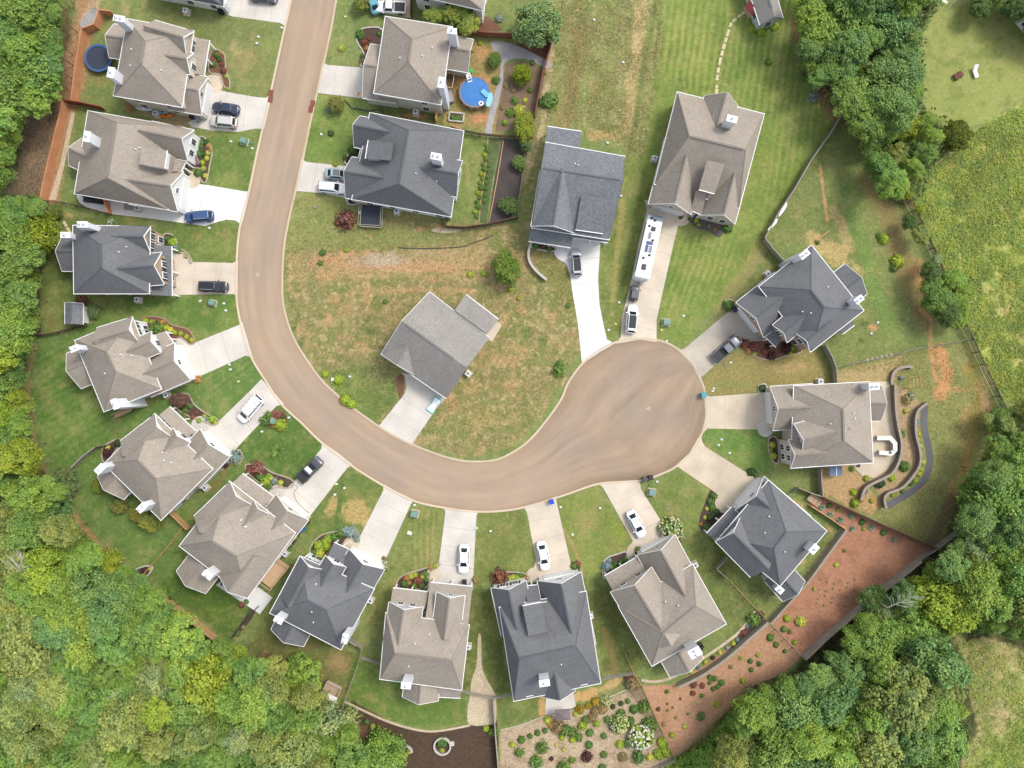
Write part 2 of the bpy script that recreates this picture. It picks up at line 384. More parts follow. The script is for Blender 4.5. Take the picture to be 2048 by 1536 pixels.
# straw patches by house 10, straw/brown corner
blob(1085, 1415, 10, 28, (196, 158, 104), 0.9, 0, 0.5); blob(1172, 1390, 28, 14, (198, 160, 106), 0.9, -15, 0.5); blob(1225, 1368, 32, 10, (198, 166, 112), 0.8, -30, 0.6)
# centre island: dry and patchy
ISL = [(585, 390), (690, 400), (890, 440), (1045, 450), (1080, 300), (1150, 500), (1160, 700), (1130, 760), (1050, 880), (930, 918), (825, 888), (750, 850), (650, 765), (585, 660), (565, 560)]
paint(ISL, (140, 134, 88), 14, 0.95, 8, 0.34)
paint(ISL, (166, 146, 102), 8, 0.55, 8, None, (2, 0.5, 0.14)); paint(ISL, (112, 122, 68), 8, 0.6, 8, None, (1, 0.52, 0.12)); paint(ISL, (186, 148, 112), 8, 0.4, 8, None, (4, 0.62, 0.1))
paint(ISL, (186, 166, 128), 8, 0.5, 8, None, (3, 0.60, 0.1)); paint(ISL, (104, 116, 64), 8, 0.45, 8, None, (3, 0.38, -0.1))
paint([(585, 392), (690, 400), (760, 450), (900, 470), (880, 490), (640, 500), (575, 500)], (134, 140, 84), 16, 0.8, 12)
trail([(600, 530), (690, 535), (800, 528), (960, 530), (1040, 530)], 60, (174, 148, 108), 0.6, 0.4, 30); trail([(640, 522), (690, 530), (780, 530), (900, 536)], 22, (192, 148, 112), 0.6, 0.36, 22); trail([(620, 530), (660, 515), (740, 505)], 18, (190, 146, 110), 0.55, 0.36, 18); trail([(690, 588), (800, 580), (940, 580)], 16, (176, 146, 110), 0.5, 0.4, 20)
trail([(900, 535), (1000, 535), (1030, 545)], 10, (180, 146, 104), 0.5)
blob(760, 520, 70, 16, (176, 160, 142), 0.8, -4, 0.6, 0.4); blob(850, 505, 40, 10, (172, 152, 120), 0.5)
for c in ((650, 550, 30, 14), (735, 590, 12, 22), (870, 560, 26, 9), (810, 582, 40, 6), (670, 600, 14, 20), (655, 640, 12, 16), (720, 690, 18, 12), (930, 582, 22, 6)): blob(*c, (192, 152, 108), 0.6, 0)
for c in ((745, 660, 18, 10), (765, 640, 10, 8), (740, 665, 30, 7), (590, 650, 6, 40), (600, 690, 8, 24), (745, 745, 40, 20), (690, 720, 26, 12), (770, 700, 18, 10), (705, 790, 30, 18), (770, 604, 6, 5), (735, 640, 8, 12)): blob(*c, (88, 108, 60), 0.75, 20)
paint([(640, 745), (700, 740), (800, 770), (800, 800), (750, 848), (700, 810)], (96, 120, 60), 10, 0.8, 10)
blob(680, 775, 12, 26, (124, 148, 62), 0.7, -40); blob(795, 765, 8, 18, (120, 100, 76), 0.7)
blob(950, 700, 90, 60, (160, 138, 98), 0.35); blob(800, 640, 70, 50, (164, 142, 102), 0.35); blob(905, 805, 26, 18, (184, 146, 104), 0.6, 60); blob(965, 840, 60, 30, (168, 150, 98), 0.5); blob(940, 780, 24, 16, (180, 150, 104), 0.5)
for c in ((1010, 640, 10, 40), (1000, 720, 26, 20), (1040, 700, 30, 14), (1045, 620, 20, 12), (1020, 770, 18, 28)): blob(*c, (186, 152, 108), 0.55, 30)
for c in ((1052, 665, 18, 14), (1120, 740, 14, 20), (1085, 690, 10, 30), (980, 860, 12, 9), (1050, 830, 14, 8), (1020, 860, 26, 10)): blob(*c, (98, 118, 62), 0.7, 0)
trail([(1050, 640), (1120, 680)], 4, (184, 162, 120), 0.7); trail([(985, 575), (1035, 575)], 8, (170, 140, 104), 0.5); blob(970, 555, 20, 18, (150, 128, 96), 0.7)
paint([(1065, 500), (1110, 500), (1140, 560), (1160, 640), (1090, 560)], (134, 130, 78), 8, 0.7, 6)
# behind house 18
paint([(885, 275), (975, 275), (975, 445), (880, 445)], (118, 132, 74), 6, 0.9, 6); blob(960, 320, 14, 20, (150, 140, 88), 0.5)
blob(935, 345, 6, 30, (176, 150, 104), 0.5)
paint([(590, 390), (690, 402), (730, 440), (640, 440)], (128, 138, 80), 12, 0.7, 10); blob(880, 455, 18, 6, (196, 140, 100), 0.8); blob(845, 458, 18, 4, (196, 140, 100), 0.7); blob(738, 472, 10, 6, (200, 150, 110), 0.6)
blob(900, 470, 60, 16, (102, 108, 64), 0.5)
# pool yard
paint([(890, 75), (1010, 85), (1000, 270), (880, 245)], (158, 138, 90), 8, 0.9, 8, 0.34)
blob(965, 105, 20, 26, (188, 142, 100), 0.8); blob(968, 170, 14, 26, (200, 148, 104), 0.8); blob(960, 235, 22, 14, (204, 144, 104), 0.8); blob(920, 160, 20, 14, (196, 152, 110), 0.8); blob(975, 90, 16, 10, (116, 134, 74), 0.6); blob(900, 215, 16, 20, (120, 128, 74), 0.5)
paint([(745, 205), (890, 228), (885, 250), (760, 232)], (98, 106, 64), 6, 0.8, 6); blob(830, 232, 36, 6, (184, 124, 88), 0.8, 6)
# rough lot (1000-1300, 0-500)
LOT = [(1110, -60), (1330, -60), (1330, 130), (1290, 320), (1250, 300), (1090, 255), (1060, 480), (1040, 380), (1100, 100)]
paint(LOT, (140, 140, 90), 14, 0.95, 10, 0.36); paint(LOT, (118, 132, 74), 8, 0.6, 8, None, (1, 0.5, 0.12)); paint(LOT, (176, 158, 120), 8, 0.5, 8, None, (3, 0.58, 0.12)); paint(LOT, (110, 100, 70), 8, 0.4, 8, None, (2, 0.36, -0.1))
trail([(1165, 60), (1140, 200), (1120, 260)], 34, (138, 120, 80), 0.6, 0.4, 20); trail([(1290, -20), (1280, 70), (1265, 150), (1255, 260)], 22, (186, 160, 116), 0.6, 0.4, 20)
trail([(1315, 0), (1290, 120), (1270, 250), (1250, 330)], 10, (104, 112, 62), 0.6, 0.3, 10); trail([(1275, 20), (1270, 100)], 16, (196, 170, 126), 0.6)
trail([(1230, -20), (1215, 120), (1190, 250)], 16, (124, 134, 76), 0.5, None, 14); trail([(1105, 70), (1085, 250), (1050, 360)], 12, (186, 164, 134), 0.7, 0.4, 8)
blob(1205, 270, 40, 14, (188, 150, 108), 0.6); blob(1185, 175, 8, 26, (176, 150, 104), 0.5)
paint([(1255, 310), (1310, 320), (1290, 420), (1270, 520), (1240, 670), (1215, 675), (1200, 580), (1205, 480), (1225, 470)], (116, 126, 68), 10, 0.9, 8)
trail([(1245, 400), (1235, 500), (1225, 600)], 12, (168, 154, 96), 0.6, None, 10); trail([(1290, 330), (1265, 470), (1240, 600)], 12, (92, 108, 58), 0.6)
blob(1225, 628, 6, 8, (196, 160, 120), 0.7); blob(1075, 440, 12, 60, (152, 136, 84), 0.5)
# big mown lawn, house 15
BIG = [(1330, -60), (1500, -60), (1590, -60), (1600, 150), (1680, 240), (1620, 330), (1560, 430), (1525, 480), (1470, 560), (1370, 690), (1315, 680), (1320, 600), (1360, 450), (1310, 400), (1290, 320), (1310, 150)]
paint(BIG, (124, 142, 70), 12, 0.95, 10, 0.2)
for c in ((1400, 100, 40, 70), (1560, 190, 30, 50), (1540, 330, 30, 40), (1410, 540, 40, 30), (1360, 60, 30, 60)): blob(*c, (152, 156, 84), 0.5, 10)
for c in ((1470, 150, 30, 60), (1580, 80, 26, 60), (1520, 60, 40, 50), (1340, 560, 30, 30), (1330, 650, 40, 12)): blob(*c, (96, 126, 62), 0.5, 10)
stripes([(1300, -20), (1600, -20), (1600, 150), (1660, 240), (1520, 460), (1540, 240), (1360, 180), (1300, 120)], 8, 14, 0.16)
stripes([(1320, 460), (1500, 460), (1460, 560), (1330, 660)], 20, 13, 0.12); stripes([(60, 700), (200, 650), (230, 880), (90, 920)], 60, 14, 0.10); stripes([(380, 780), (490, 700), (520, 730), (420, 820)], 55, 12, 0.10)
stripes([(830, 1010), (890, 1010), (870, 1140), (790, 1160)], 0, 12, 0.11)
trail([(1560, 440), (1500, 530), (1440, 620)], 30, (166, 148, 100), 0.5, None, 20)
trail([(1478, 10), (1440, 140), (1433, 180)], 3, (150, 130, 100), 0.2)
trail([(1590, 30), (1600, 110), (1640, 180), (1670, 235)], 26, (146, 116, 86), 0.8, 0.3, 18)
# yard of house 14
Y14 = [(1683, 230), (1720, 290), (1790, 400), (1870, 540), (1930, 670), (1665, 735), (1640, 690), (1740, 600), (1640, 500), (1540, 480), (1525, 470)]
paint(Y14, (124, 134, 80), 12, 0.95, 10, 0.26)
trail([(1700, 380), (1715, 460), (1740, 560), (1770, 620), (1790, 680)], 34, (112, 142, 72), 0.7, None, 20)
trail([(1640, 330), (1648, 395), (1655, 440)], 6, (208, 152, 112), 0.8); trail([(1668, 420), (1690, 470), (1700, 500)], 22, (182, 158, 112), 0.6, 0.4, 14)
blob(1665, 505, 52, 26, (194, 170, 118), 0.8, 35, 0.6, 0.42); blob(1625, 475, 20, 14, (192, 168, 116), 0.7, 0, 0.6, 0.42); blob(1715, 540, 20, 12, (196, 170, 120), 0.5)
trail([(1735, 360), (1775, 420), (1800, 520), (1830, 580), (1850, 640)], 46, (146, 120, 84), 0.6, 0.32, 26); blob(1835, 545, 20, 34, (190, 140, 100), 0.7, -20); blob(1745, 655, 12, 8, (204, 150, 108), 0.8); blob(1862, 670, 6, 20, (204, 146, 106), 0.8); trail([(1842, 620), (1862, 640)], 9, (200, 146, 106), 0.7)
blob(1730, 648, 10, 6, (84, 98, 56), 0.7); blob(1722, 680, 9, 6, (84, 98, 56), 0.7)
# between 14 and 13
paint([(1404, 760), (1434, 730), (1490, 690), (1640, 700), (1660, 768), (1535, 785), (1410, 792)], (150, 138, 88), 10, 0.95, 8, 0.3)
blob(1580, 735, 60, 16, (184, 158, 112), 0.6); blob(1460, 770, 50, 12, (128, 136, 78), 0.6)
# yard of house 13
Y13 = [(1665, 738), (1930, 680), (2000, 830), (1960, 920), (1915, 990), (1868, 1095), (1640, 990), (1636, 940), (1690, 940), (1745, 770), (1665, 768)]
paint(Y13, (136, 136, 84), 12, 0.95, 10, 0.32)
paint([(1665, 740), (1800, 715), (1790, 760), (1745, 768), (1668, 768)], (176, 154, 112), 10, 0.8, 8)
trail([(1880, 700), (1895, 750), (1880, 790)], 26, (202, 142, 100), 0.8, 0.32, 16); trail([(1860, 690), (1872, 760)], 10, (208, 146, 104), 0.7); blob(1900, 780, 44, 10, (200, 148, 102), 0.6)
blob(1880, 860, 50, 26, (120, 128, 74), 0.5, 60); trail([(1960, 770), (1975, 820), (1985, 860)], 26, (170, 138, 102), 0.7, 0.3, 16); trail([(1935, 820), (1930, 930), (1900, 1000)], 26, (172, 142, 92), 0.6, 0.34, 20); trail([(1950, 760), (1955, 850), (1920, 960), (1890, 1030)], 16, (158, 136, 60), 0.5, None, 20)
blob(1940, 735, 20, 16, (160, 130, 60), 0.5); blob(1960, 700, 40, 30, (124, 116, 74), 0.5)
paint([(1640, 935), (1700, 930), (1725, 955), (1760, 1010), (1740, 1030), (1640, 985)], (184, 152, 112), 8, 0.9, 8, 0.32)
blob(1750, 1005, 12, 20, (204, 144, 102), 0.6, -20)
paint([(1790, 768), (1840, 800), (1836, 860), (1830, 935), (1765, 1005), (1740, 960), (1797, 910), (1797, 850)], (176, 150, 118), 5, 0.9, 4, 0.32)
trail([(1855, 905), (1863, 930), (1845, 975), (1825, 985)], 6, (206, 136, 96), 0.8)
trail([(1905, 1000), (1870, 1070), (1860, 1095)], 26, (110, 98, 78), 0.7)
# east of house 12
paint([(1590, 975), (1640, 992), (1618, 1010), (1680, 1058), (1614, 1150), (1566, 1208), (1653, 1062)], (110, 122, 70), 6, 0.9, 6)
for c in ((1660, 1060, 16, 8), (1625, 1050, 26, 5), (1600, 1010, 20, 6), (1605, 1125, 7, 10)): blob(*c, (190, 154, 108), 0.7, 45)
# red-brown mulch garden and brown garden
paint([(1617, 1010), (1640, 992), (1866, 1094), (1860, 1100), (1603, 1312), (1536, 1240), (1616, 1152), (1686, 1056)], (176, 128, 104), 3, 1.0, 2, 0.2)
paint([(1617, 1010), (1640, 992), (1866, 1094), (1603, 1312), (1536, 1240), (1686, 1056)], (156, 112, 90), 4, 0.5, 3, None, (2, 0.5, 0.2))
trail([(1686, 1058), (1616, 1155), (1540, 1240)], 12, (190, 164, 138), 0.8, 0.45, 8)
paint([(1284, 1372), (1354, 1368), (1531, 1242), (1603, 1312), (1570, 1345), (1500, 1372), (1440, 1430), (1370, 1500), (1348, 1516)], (182, 142, 114), 4, 1.0, 4, 0.24)
blob(1440, 1400, 70, 30, (184, 142, 108), 0.6, -35); blob(1330, 1440, 20, 50, (156, 112, 86), 0.5); trail([(1500, 1372), (1440, 1430), (1370, 1500)], 14, (150, 126, 90), 0.6)
# dark mulch at the bottom
paint([(684, 1420), (705, 1402), (760, 1432), (810, 1455), (860, 1462), (935, 1450), (995, 1440), (998, 1600), (740, 1600), (745, 1540), (730, 1470)], MULCH, 3, 1.0, 2, 0.3)
blob(720, 1470, 22, 26, (128, 96, 76), 0.8)
paint([(942, 1395), (985, 1395), (990, 1450), (936, 1448)], (176, 152, 116), 3, 0.9, 3, 0.5)
# flower garden
paint([(1000, 1462), (1090, 1436), (1200, 1405), (1280, 1375), (1345, 1512), (1290, 1600), (998, 1600)], (180, 160, 136), 3, 1.0, 3, 0.36)
paint([(1000, 1462), (1090, 1436), (1200, 1405), (1280, 1375), (1345, 1512), (1290, 1600), (998, 1600)], (150, 128, 104), 3, 0.6, 3, None, (2, 0.5, 0.2))
paint([(1255, 1375), (1283, 1372), (1348, 1512), (1320, 1500)], (120, 104, 82), 6, 0.6, 4)
# north-east lawn and meadow
paint([(1885, -60), (2110, -60), (2110, 190), (2048, 200), (1960, 250), (1900, 265), (1845, 215), (1840, 80)], (150, 158, 90), 10, 0.95, 6, 0.16)
blob(1940, 210, 50, 30, (136, 152, 76), 0.6); blob(1930, 50, 34, 30, (124, 134, 74), 0.7); blob(1990, 80, 40, 40, (146, 150, 86), 0.4); blob(1905, 110, 12, 10, (186, 166, 120), 0.3)
MEA = [(2110, 195), (2048, 203), (1960, 252), (1900, 310), (1840, 345), (1822, 400), (1870, 510), (1935, 660), (2000, 800), (2110, 830)]
paint(MEA, MEADOW, 10, 0.97, 8, 0.5)
paint(MEA, (186, 182, 104), 8, 0.5, 8, None, (3, 0.56, 0.1)); paint(MEA, (120, 142, 56), 8, 0.5, 8, None, (3, 0.42, -0.1)); paint(MEA, (124, 138, 50), 8, 0.7, 8, None, (1, 0.52, 0.12)); paint(MEA, (184, 166, 112), 8, 0.6, 8, None, (4, 0.56, 0.12))
trail([(1815, 395), (1850, 450), (1880, 520), (1905, 580)], 14, (174, 146, 96), 0.6, 0.4, 12); trail([(1900, 320), (1990, 300)], 40, (176, 156, 106), 0.5, 0.4, 26); blob(2010, 600, 40, 60, (172, 158, 104), 0.6, 0); blob(1985, 760, 30, 30, (176, 160, 100), 0.6)
SEM = [(1905, 1275), (2000, 1280), (2110, 1330), (2110, 1600), (1880, 1600), (1960, 1460), (1940, 1380)]
paint(SEM, (160, 158, 98), 16, 0.95, 14, 0.45); paint(SEM, (128, 150, 62), 8, 0.8, 8, None, (0, 0.5, 0.1)); blob(2030, 1500, 60, 70, (128, 156, 54), 0.8, 30, 0.8, 0.5); blob(1970, 1330, 50, 60, (172, 146, 108), 0.8, 20); blob(1990, 1420, 30, 70, (176, 156, 118), 0.7, -20); paint(SEM, (188, 170, 128), 8, 0.5, 8, None, (3, 0.54, 0.1))
# broad mottling over everything
_grass = sstep((GC[..., 1] / (GC[..., 0] + 1e-6) - 0.98) / 0.12); _lum = GC.sum(-1, keepdims=True) / 3
for _n, _t, _w, _c, _s in ((NZ5, 0.56, 0.12, (168, 154, 104), 0.24), (NZ[3], 0.58, 0.12, (164, 150, 104), 0.2), (NZ[2], 0.56, 0.12, (92, 116, 60), 0.34), (NZ[1], 0.55, 0.14, (142, 148, 84), 0.3)):
    _m = (_grass * sstep((_n - _t) / _w) * _s)[..., None]; GC = GC * (1 - _m) + np.array(A3(*_c)) * _m
GC *= (0.90 + 0.20 * NZ[1] + 0.0)[..., None]
GC *= (0.88 + 0.24 * NZ[3])[..., None]
_l = (GC @ np.array([0.25, 0.65, 0.10]))[..., None]; GC = (GC * 0.96 + _l * 0.04) * 1.13 * np.array([1.01, 1.0, 0.92]); GG = GG * 1.75

def build_ground():
    ny, nx = GX.shape
    co = np.zeros((ny * nx, 3), np.float32)
    co[:, 0] = ((GX - 1024) / S).ravel(); co[:, 1] = ((768 - GY) / S).ravel()
    idx = np.arange(ny * nx).reshape(ny, nx)
    q = np.stack([idx[1:, :-1], idx[1:, 1:], idx[:-1, 1:], idx[:-1, :-1]], -1).reshape(-1, 4)
    me = bpy.data.meshes.new('ground')
    me.vertices.add(len(co)); me.vertices.foreach_set('co', co.ravel())
    me.loops.add(q.size); me.loops.foreach_set('vertex_index', q.ravel().astype(np.int32))
    me.polygons.add(len(q)); me.polygons.foreach_set('loop_start', np.arange(0, q.size, 4, dtype=np.int32))
    try: me.polygons.foreach_set('loop_total', np.full(len(q), 4, np.int32))
    except Exception: pass
    me.update(calc_edges=True)
    a = me.attributes.new('col', 'FLOAT_COLOR', 'POINT')
    c4 = np.ones((ny * nx, 4), np.float32); c4[:, :3] = GC.reshape(-1, 3); a.data.foreach_set('color', c4.ravel())
    b = me.attributes.new('grain', 'FLOAT', 'POINT'); b.data.foreach_set('value', GG.ravel().astype(np.float32))
    me.materials.append(attr_mat('ground paint'))
    o = bpy.data.objects.new('ground', me); COL.objects.link(o)
    tag(o, 'grass, bare soil and mulch of the gardens and lots around the road', 'ground', kind='structure')
build_ground()

# ------------------------------------------------------------------ road
PAIRS = [((597, -90), (692, -90)), ((583, 0), (671, 0)), ((571, 55), (660, 62)), ((544, 180), (634, 180)), ((527, 255), (617, 255)), ((512, 322), (603, 325)), ((499, 384), (589, 384)), ((482, 449), (575, 445)), ((475, 515), (566, 500)), ((474, 584), (563, 570)), ((480, 634), (567, 618)), ((500, 706), (584, 672)), ((537, 768), (612, 720)), ((564, 808), (642, 761)), ((604, 845), (672, 790)), ((644, 884), (702, 815)), ((704, 930), (757, 854)), ((764, 968), (800, 879)), ((824, 999), (845, 899)), ((887, 1014), (890, 915)), ((957, 1022), (935, 924)), ((1024, 1018), (987, 922)), ((1085, 1003), (1024, 907)), ((1140, 985), (1061, 880)), ((1199, 966), (1099, 835)), ((1279, 960), (1124, 798)), ((1324, 946), (1139, 764)), ((1354, 930), (1166, 728)), ((1381, 905), (1199, 702)), ((1402, 868), (1237, 684)), ((1411, 830), (1281, 679)), ((1410, 795), (1324, 684)), ((1406, 775), (1359, 702)), ((1401, 762), (1384, 728)), ((1397, 750), (1392, 740))]
flat = [a + b for a, b in PAIRS]
sm = crom(flat, 8)
OUT = [(p[0], p[1]) for p in sm]; INN = [(p[2], p[3]) for p in sm]
def road_mesh():
    nv = 46; nu = len(sm)
    U, V = np.meshgrid(np.arange(nu), np.linspace(0, 1, nv), indexing='ij')
    o = np.array(OUT); i = np.array(INN)
    X = o[U, 0] * (1 - V) + i[U, 0] * V; Y = o[U, 1] * (1 - V) + i[U, 1] * V
    c = np.array(A3(180, 159, 137)) * np.ones(X.shape + (3,))
    base = A3(180, 160, 142)
    n1 = fbm(U * 0.08, V * 9, 1.0, 1); n2 = fbm(X, Y, 1 / 60.0, 2); n3 = fbm(X, Y, 1 / 18.0, 3)
    edge = np.minimum(V, 1 - V)
    f = 0.88 + 0.26 * n1 + 0.12 * (n2 - 0.5) + 0.08 * (n3 - 0.5)
    for c0, wd, am in ((0.30, 0.05, 0.05), (0.70, 0.05, 0.05)): f += am * np.exp(-((V - c0) / wd) ** 2)
    f -= 0.14 * np.exp(-(edge / 0.06) ** 2) * np.where(V < 0.5, 1, 0.7)
    sac = sstep((U / nu - 0.62) / 0.08)
    st = (fbm(U * 0.05, V * 22, 1.0, 4) - 0.5)
    f = f + sac * st * 0.34
    # curved tyre tracks sweeping round the turning place
    dx, dy = X - 1290, Y - 815; rr_ = np.hypot(dx, dy); an = np.arctan2(dy, dx)
    for r0, wd, am, a0 in ((84, 2.2, .07, 0.2), (92, 2.0, .06, 0.5), (60, 2.0, .05, 2.4), (68, 2.0, .05, 2.6), (104, 2.4, .05, 1.4)):
        f -= am * np.exp(-((rr_ - r0 - 6 * np.sin(an * 1.5 + a0)) / wd) ** 2) * (0.5 + 0.5 * np.cos(an - a0)) * sac
    f -= 0.05 * np.clip((n3 - 0.62) * 8, 0, 1)
    warm = (n2 - 0.5) * 0.25 + 0.10 * np.exp(-(edge / 0.1) ** 2)
    c[..., 0] *= f * (1 + warm * 0.5); c[..., 1] *= f; c[..., 2] *= f * (1 - warm * 0.7)
    c *= (1 - 0.09 * sac)[..., None]
    co = np.stack([(X - 1024) / S, (768 - Y) / S, np.full(X.shape, 0.012)], -1).reshape(-1, 3)
    idx = np.arange(nu * nv).reshape(nu, nv)
    q = np.stack([idx[:-1, :-1], idx[1:, :-1], idx[1:, 1:], idx[:-1, 1:]], -1).reshape(-1, 4)
    me = bpy.data.meshes.new('road'); me.from_pydata(co.tolist(), [], q.tolist())
    a = me.attributes.new('col', 'FLOAT_COLOR', 'POINT'); c4 = np.ones((nu * nv, 4), np.float32); c4[:, :3] = c.reshape(-1, 3); a.data.foreach_set('color', c4.ravel())
    b = me.attributes.new('grain', 'FLOAT', 'POINT'); b.data.foreach_set('value', np.full(nu * nv, 0.075, np.float32))
    me.materials.append(attr_mat('road paint', 0.9, 5.0, 14.0, 0.1))
    o = bpy.data.objects.new('road', me); COL.objects.link(o); tag(o, 'brown dusty asphalt road ending in a round turning place', 'road', kind='structure')
    # normals up?
road_mesh()
M_CONC = mat('kerb concrete', A3(214, 196, 170), 0.85, 0.08, 6.0, noise2=0.08, scale2=0.3)
def kerb(name, edge, side):
    """rolled kerb strip along a road edge; side +1 = left of travel in photo space"""
    pts = [Vector(P(*p)) for p in edge]; mb = MB(); rings = []
    for i, p in enumerate(pts):
        d = (pts[min(i + 1, len(pts) - 1)] - pts[max(i - 1, 0)]).normalized(); n = Vector((-d.y, d.x, 0)) * side
        rings.append([p - n * 0.05 + Vector((0, 0, 0.0)), p - n * 0.05 + Vector((0, 0, 0.03)), p + n * 0.12 + Vector((0, 0, 0.075)), p + n * 0.27 + Vector((0, 0, 0.08)), p + n * 0.29 + Vector((0, 0, 0.0))])
    mb.quadstrip(rings, close=False)
    o = mb.build(name, M_CONC); tag(o, kind='structure'); return o
o = kerb('kerb', OUT, -1); o['label'] = 'pale concrete kerb along the outer edge of the road'; o['category'] = 'kerb'
o = kerb('kerb', INN, 1); o['label'] = 'pale concrete kerb along the inner edge of the road bend'; o['category'] = 'kerb'
# ------------------------------------------------------------------ slabs
def slab(name, poly, m, z=0.03, label=None, cat=None, kind='structure', joints=None, smooth=0):
    if smooth: poly = crom(poly, smooth, True)
    mb = MB(); mb.prism([P2(*p) for p in poly], -0.02, z)
    o = mb.build(name, m); tag(o, label, cat, kind=kind)
    if joints:
        jm = mat('joint', A3(192, 184, 172), 0.9); jb = MB(); pw = [Vector(P2(*p)) for p in poly]
        (ax, ay), (bx, by), n = joints; a = Vector(P2(ax, ay)); b = Vector(P2(bx, by)); d = (b - a).normalized(); nn = Vector((-d.y, d.x))
        for i in range(1, n):
            c = a.lerp(b, i / n); hits = []
            for j in range(len(pw)):
                p, q = pw[j], pw[(j + 1) % len(pw)]; s0 = (p - c).dot(d); s1 = (q - c).dot(d)
                if s0 * s1 < 0: hits.append((p.lerp(q, s0 / (s0 - s1)) - c).dot(nn))
            if len(hits) >= 2:
                h0, h1 = min(hits), max(hits)
                jb.beam((*(c + nn * h0), z + 0.002), (*(c + nn * h1), z + 0.002), 0.06, 0.006)
        if jb.v: jb.build('joint', jm, o)
    return o
C_WARM = mat('drive concrete warm', A3(222, 208, 188), 0.85, 0.07, 3.0, noise2=0.14, scale2=0.3)
C_GREY = mat('drive concrete grey', A3(220, 213, 202), 0.85, 0.07, 3.0, noise2=0.13, scale2=0.3)
C_PALE = mat('drive concrete white', A3(240, 238, 232), 0.8, 0.03, 5.0, noise2=0.05, scale2=0.25)
C_STAIN = mat('drive concrete stained', A3(196, 186, 170), 0.85, 0.07, 4.0, noise2=0.2, scale2=0.3)
C_TAN = mat('drive concrete tan', A3(216, 200, 176), 0.85, 0.06, 4.0, noise2=0.16, scale2=0.3)
M_MULCH = mat('dark mulch', A3(92, 74, 64), 0.95, 0.35, 9.0, noise2=0.15, scale2=0.8)
M_RMULCH = mat('brown mulch', A3(128, 92, 72), 0.95, 0.3, 9.0, noise2=0.15, scale2=0.8)
M_RIVER = mat('river rock', A3(206, 188, 158), 0.9, 0.55, 5.5, noise2=0.1, scale2=0.8)
M_GRAVEL = mat('grey gravel', A3(176, 172, 170), 0.9, 0.35, 6.0, noise2=0.12, scale2=0.7)
M_STONE = mat('wall stone', A3(186, 174, 150), 0.9, 0.3, 4.0, noise2=0.1, scale2=0.9)
M_BLOCK = mat('block stone', A3(206, 200, 190), 0.9, 0.15, 4.0)

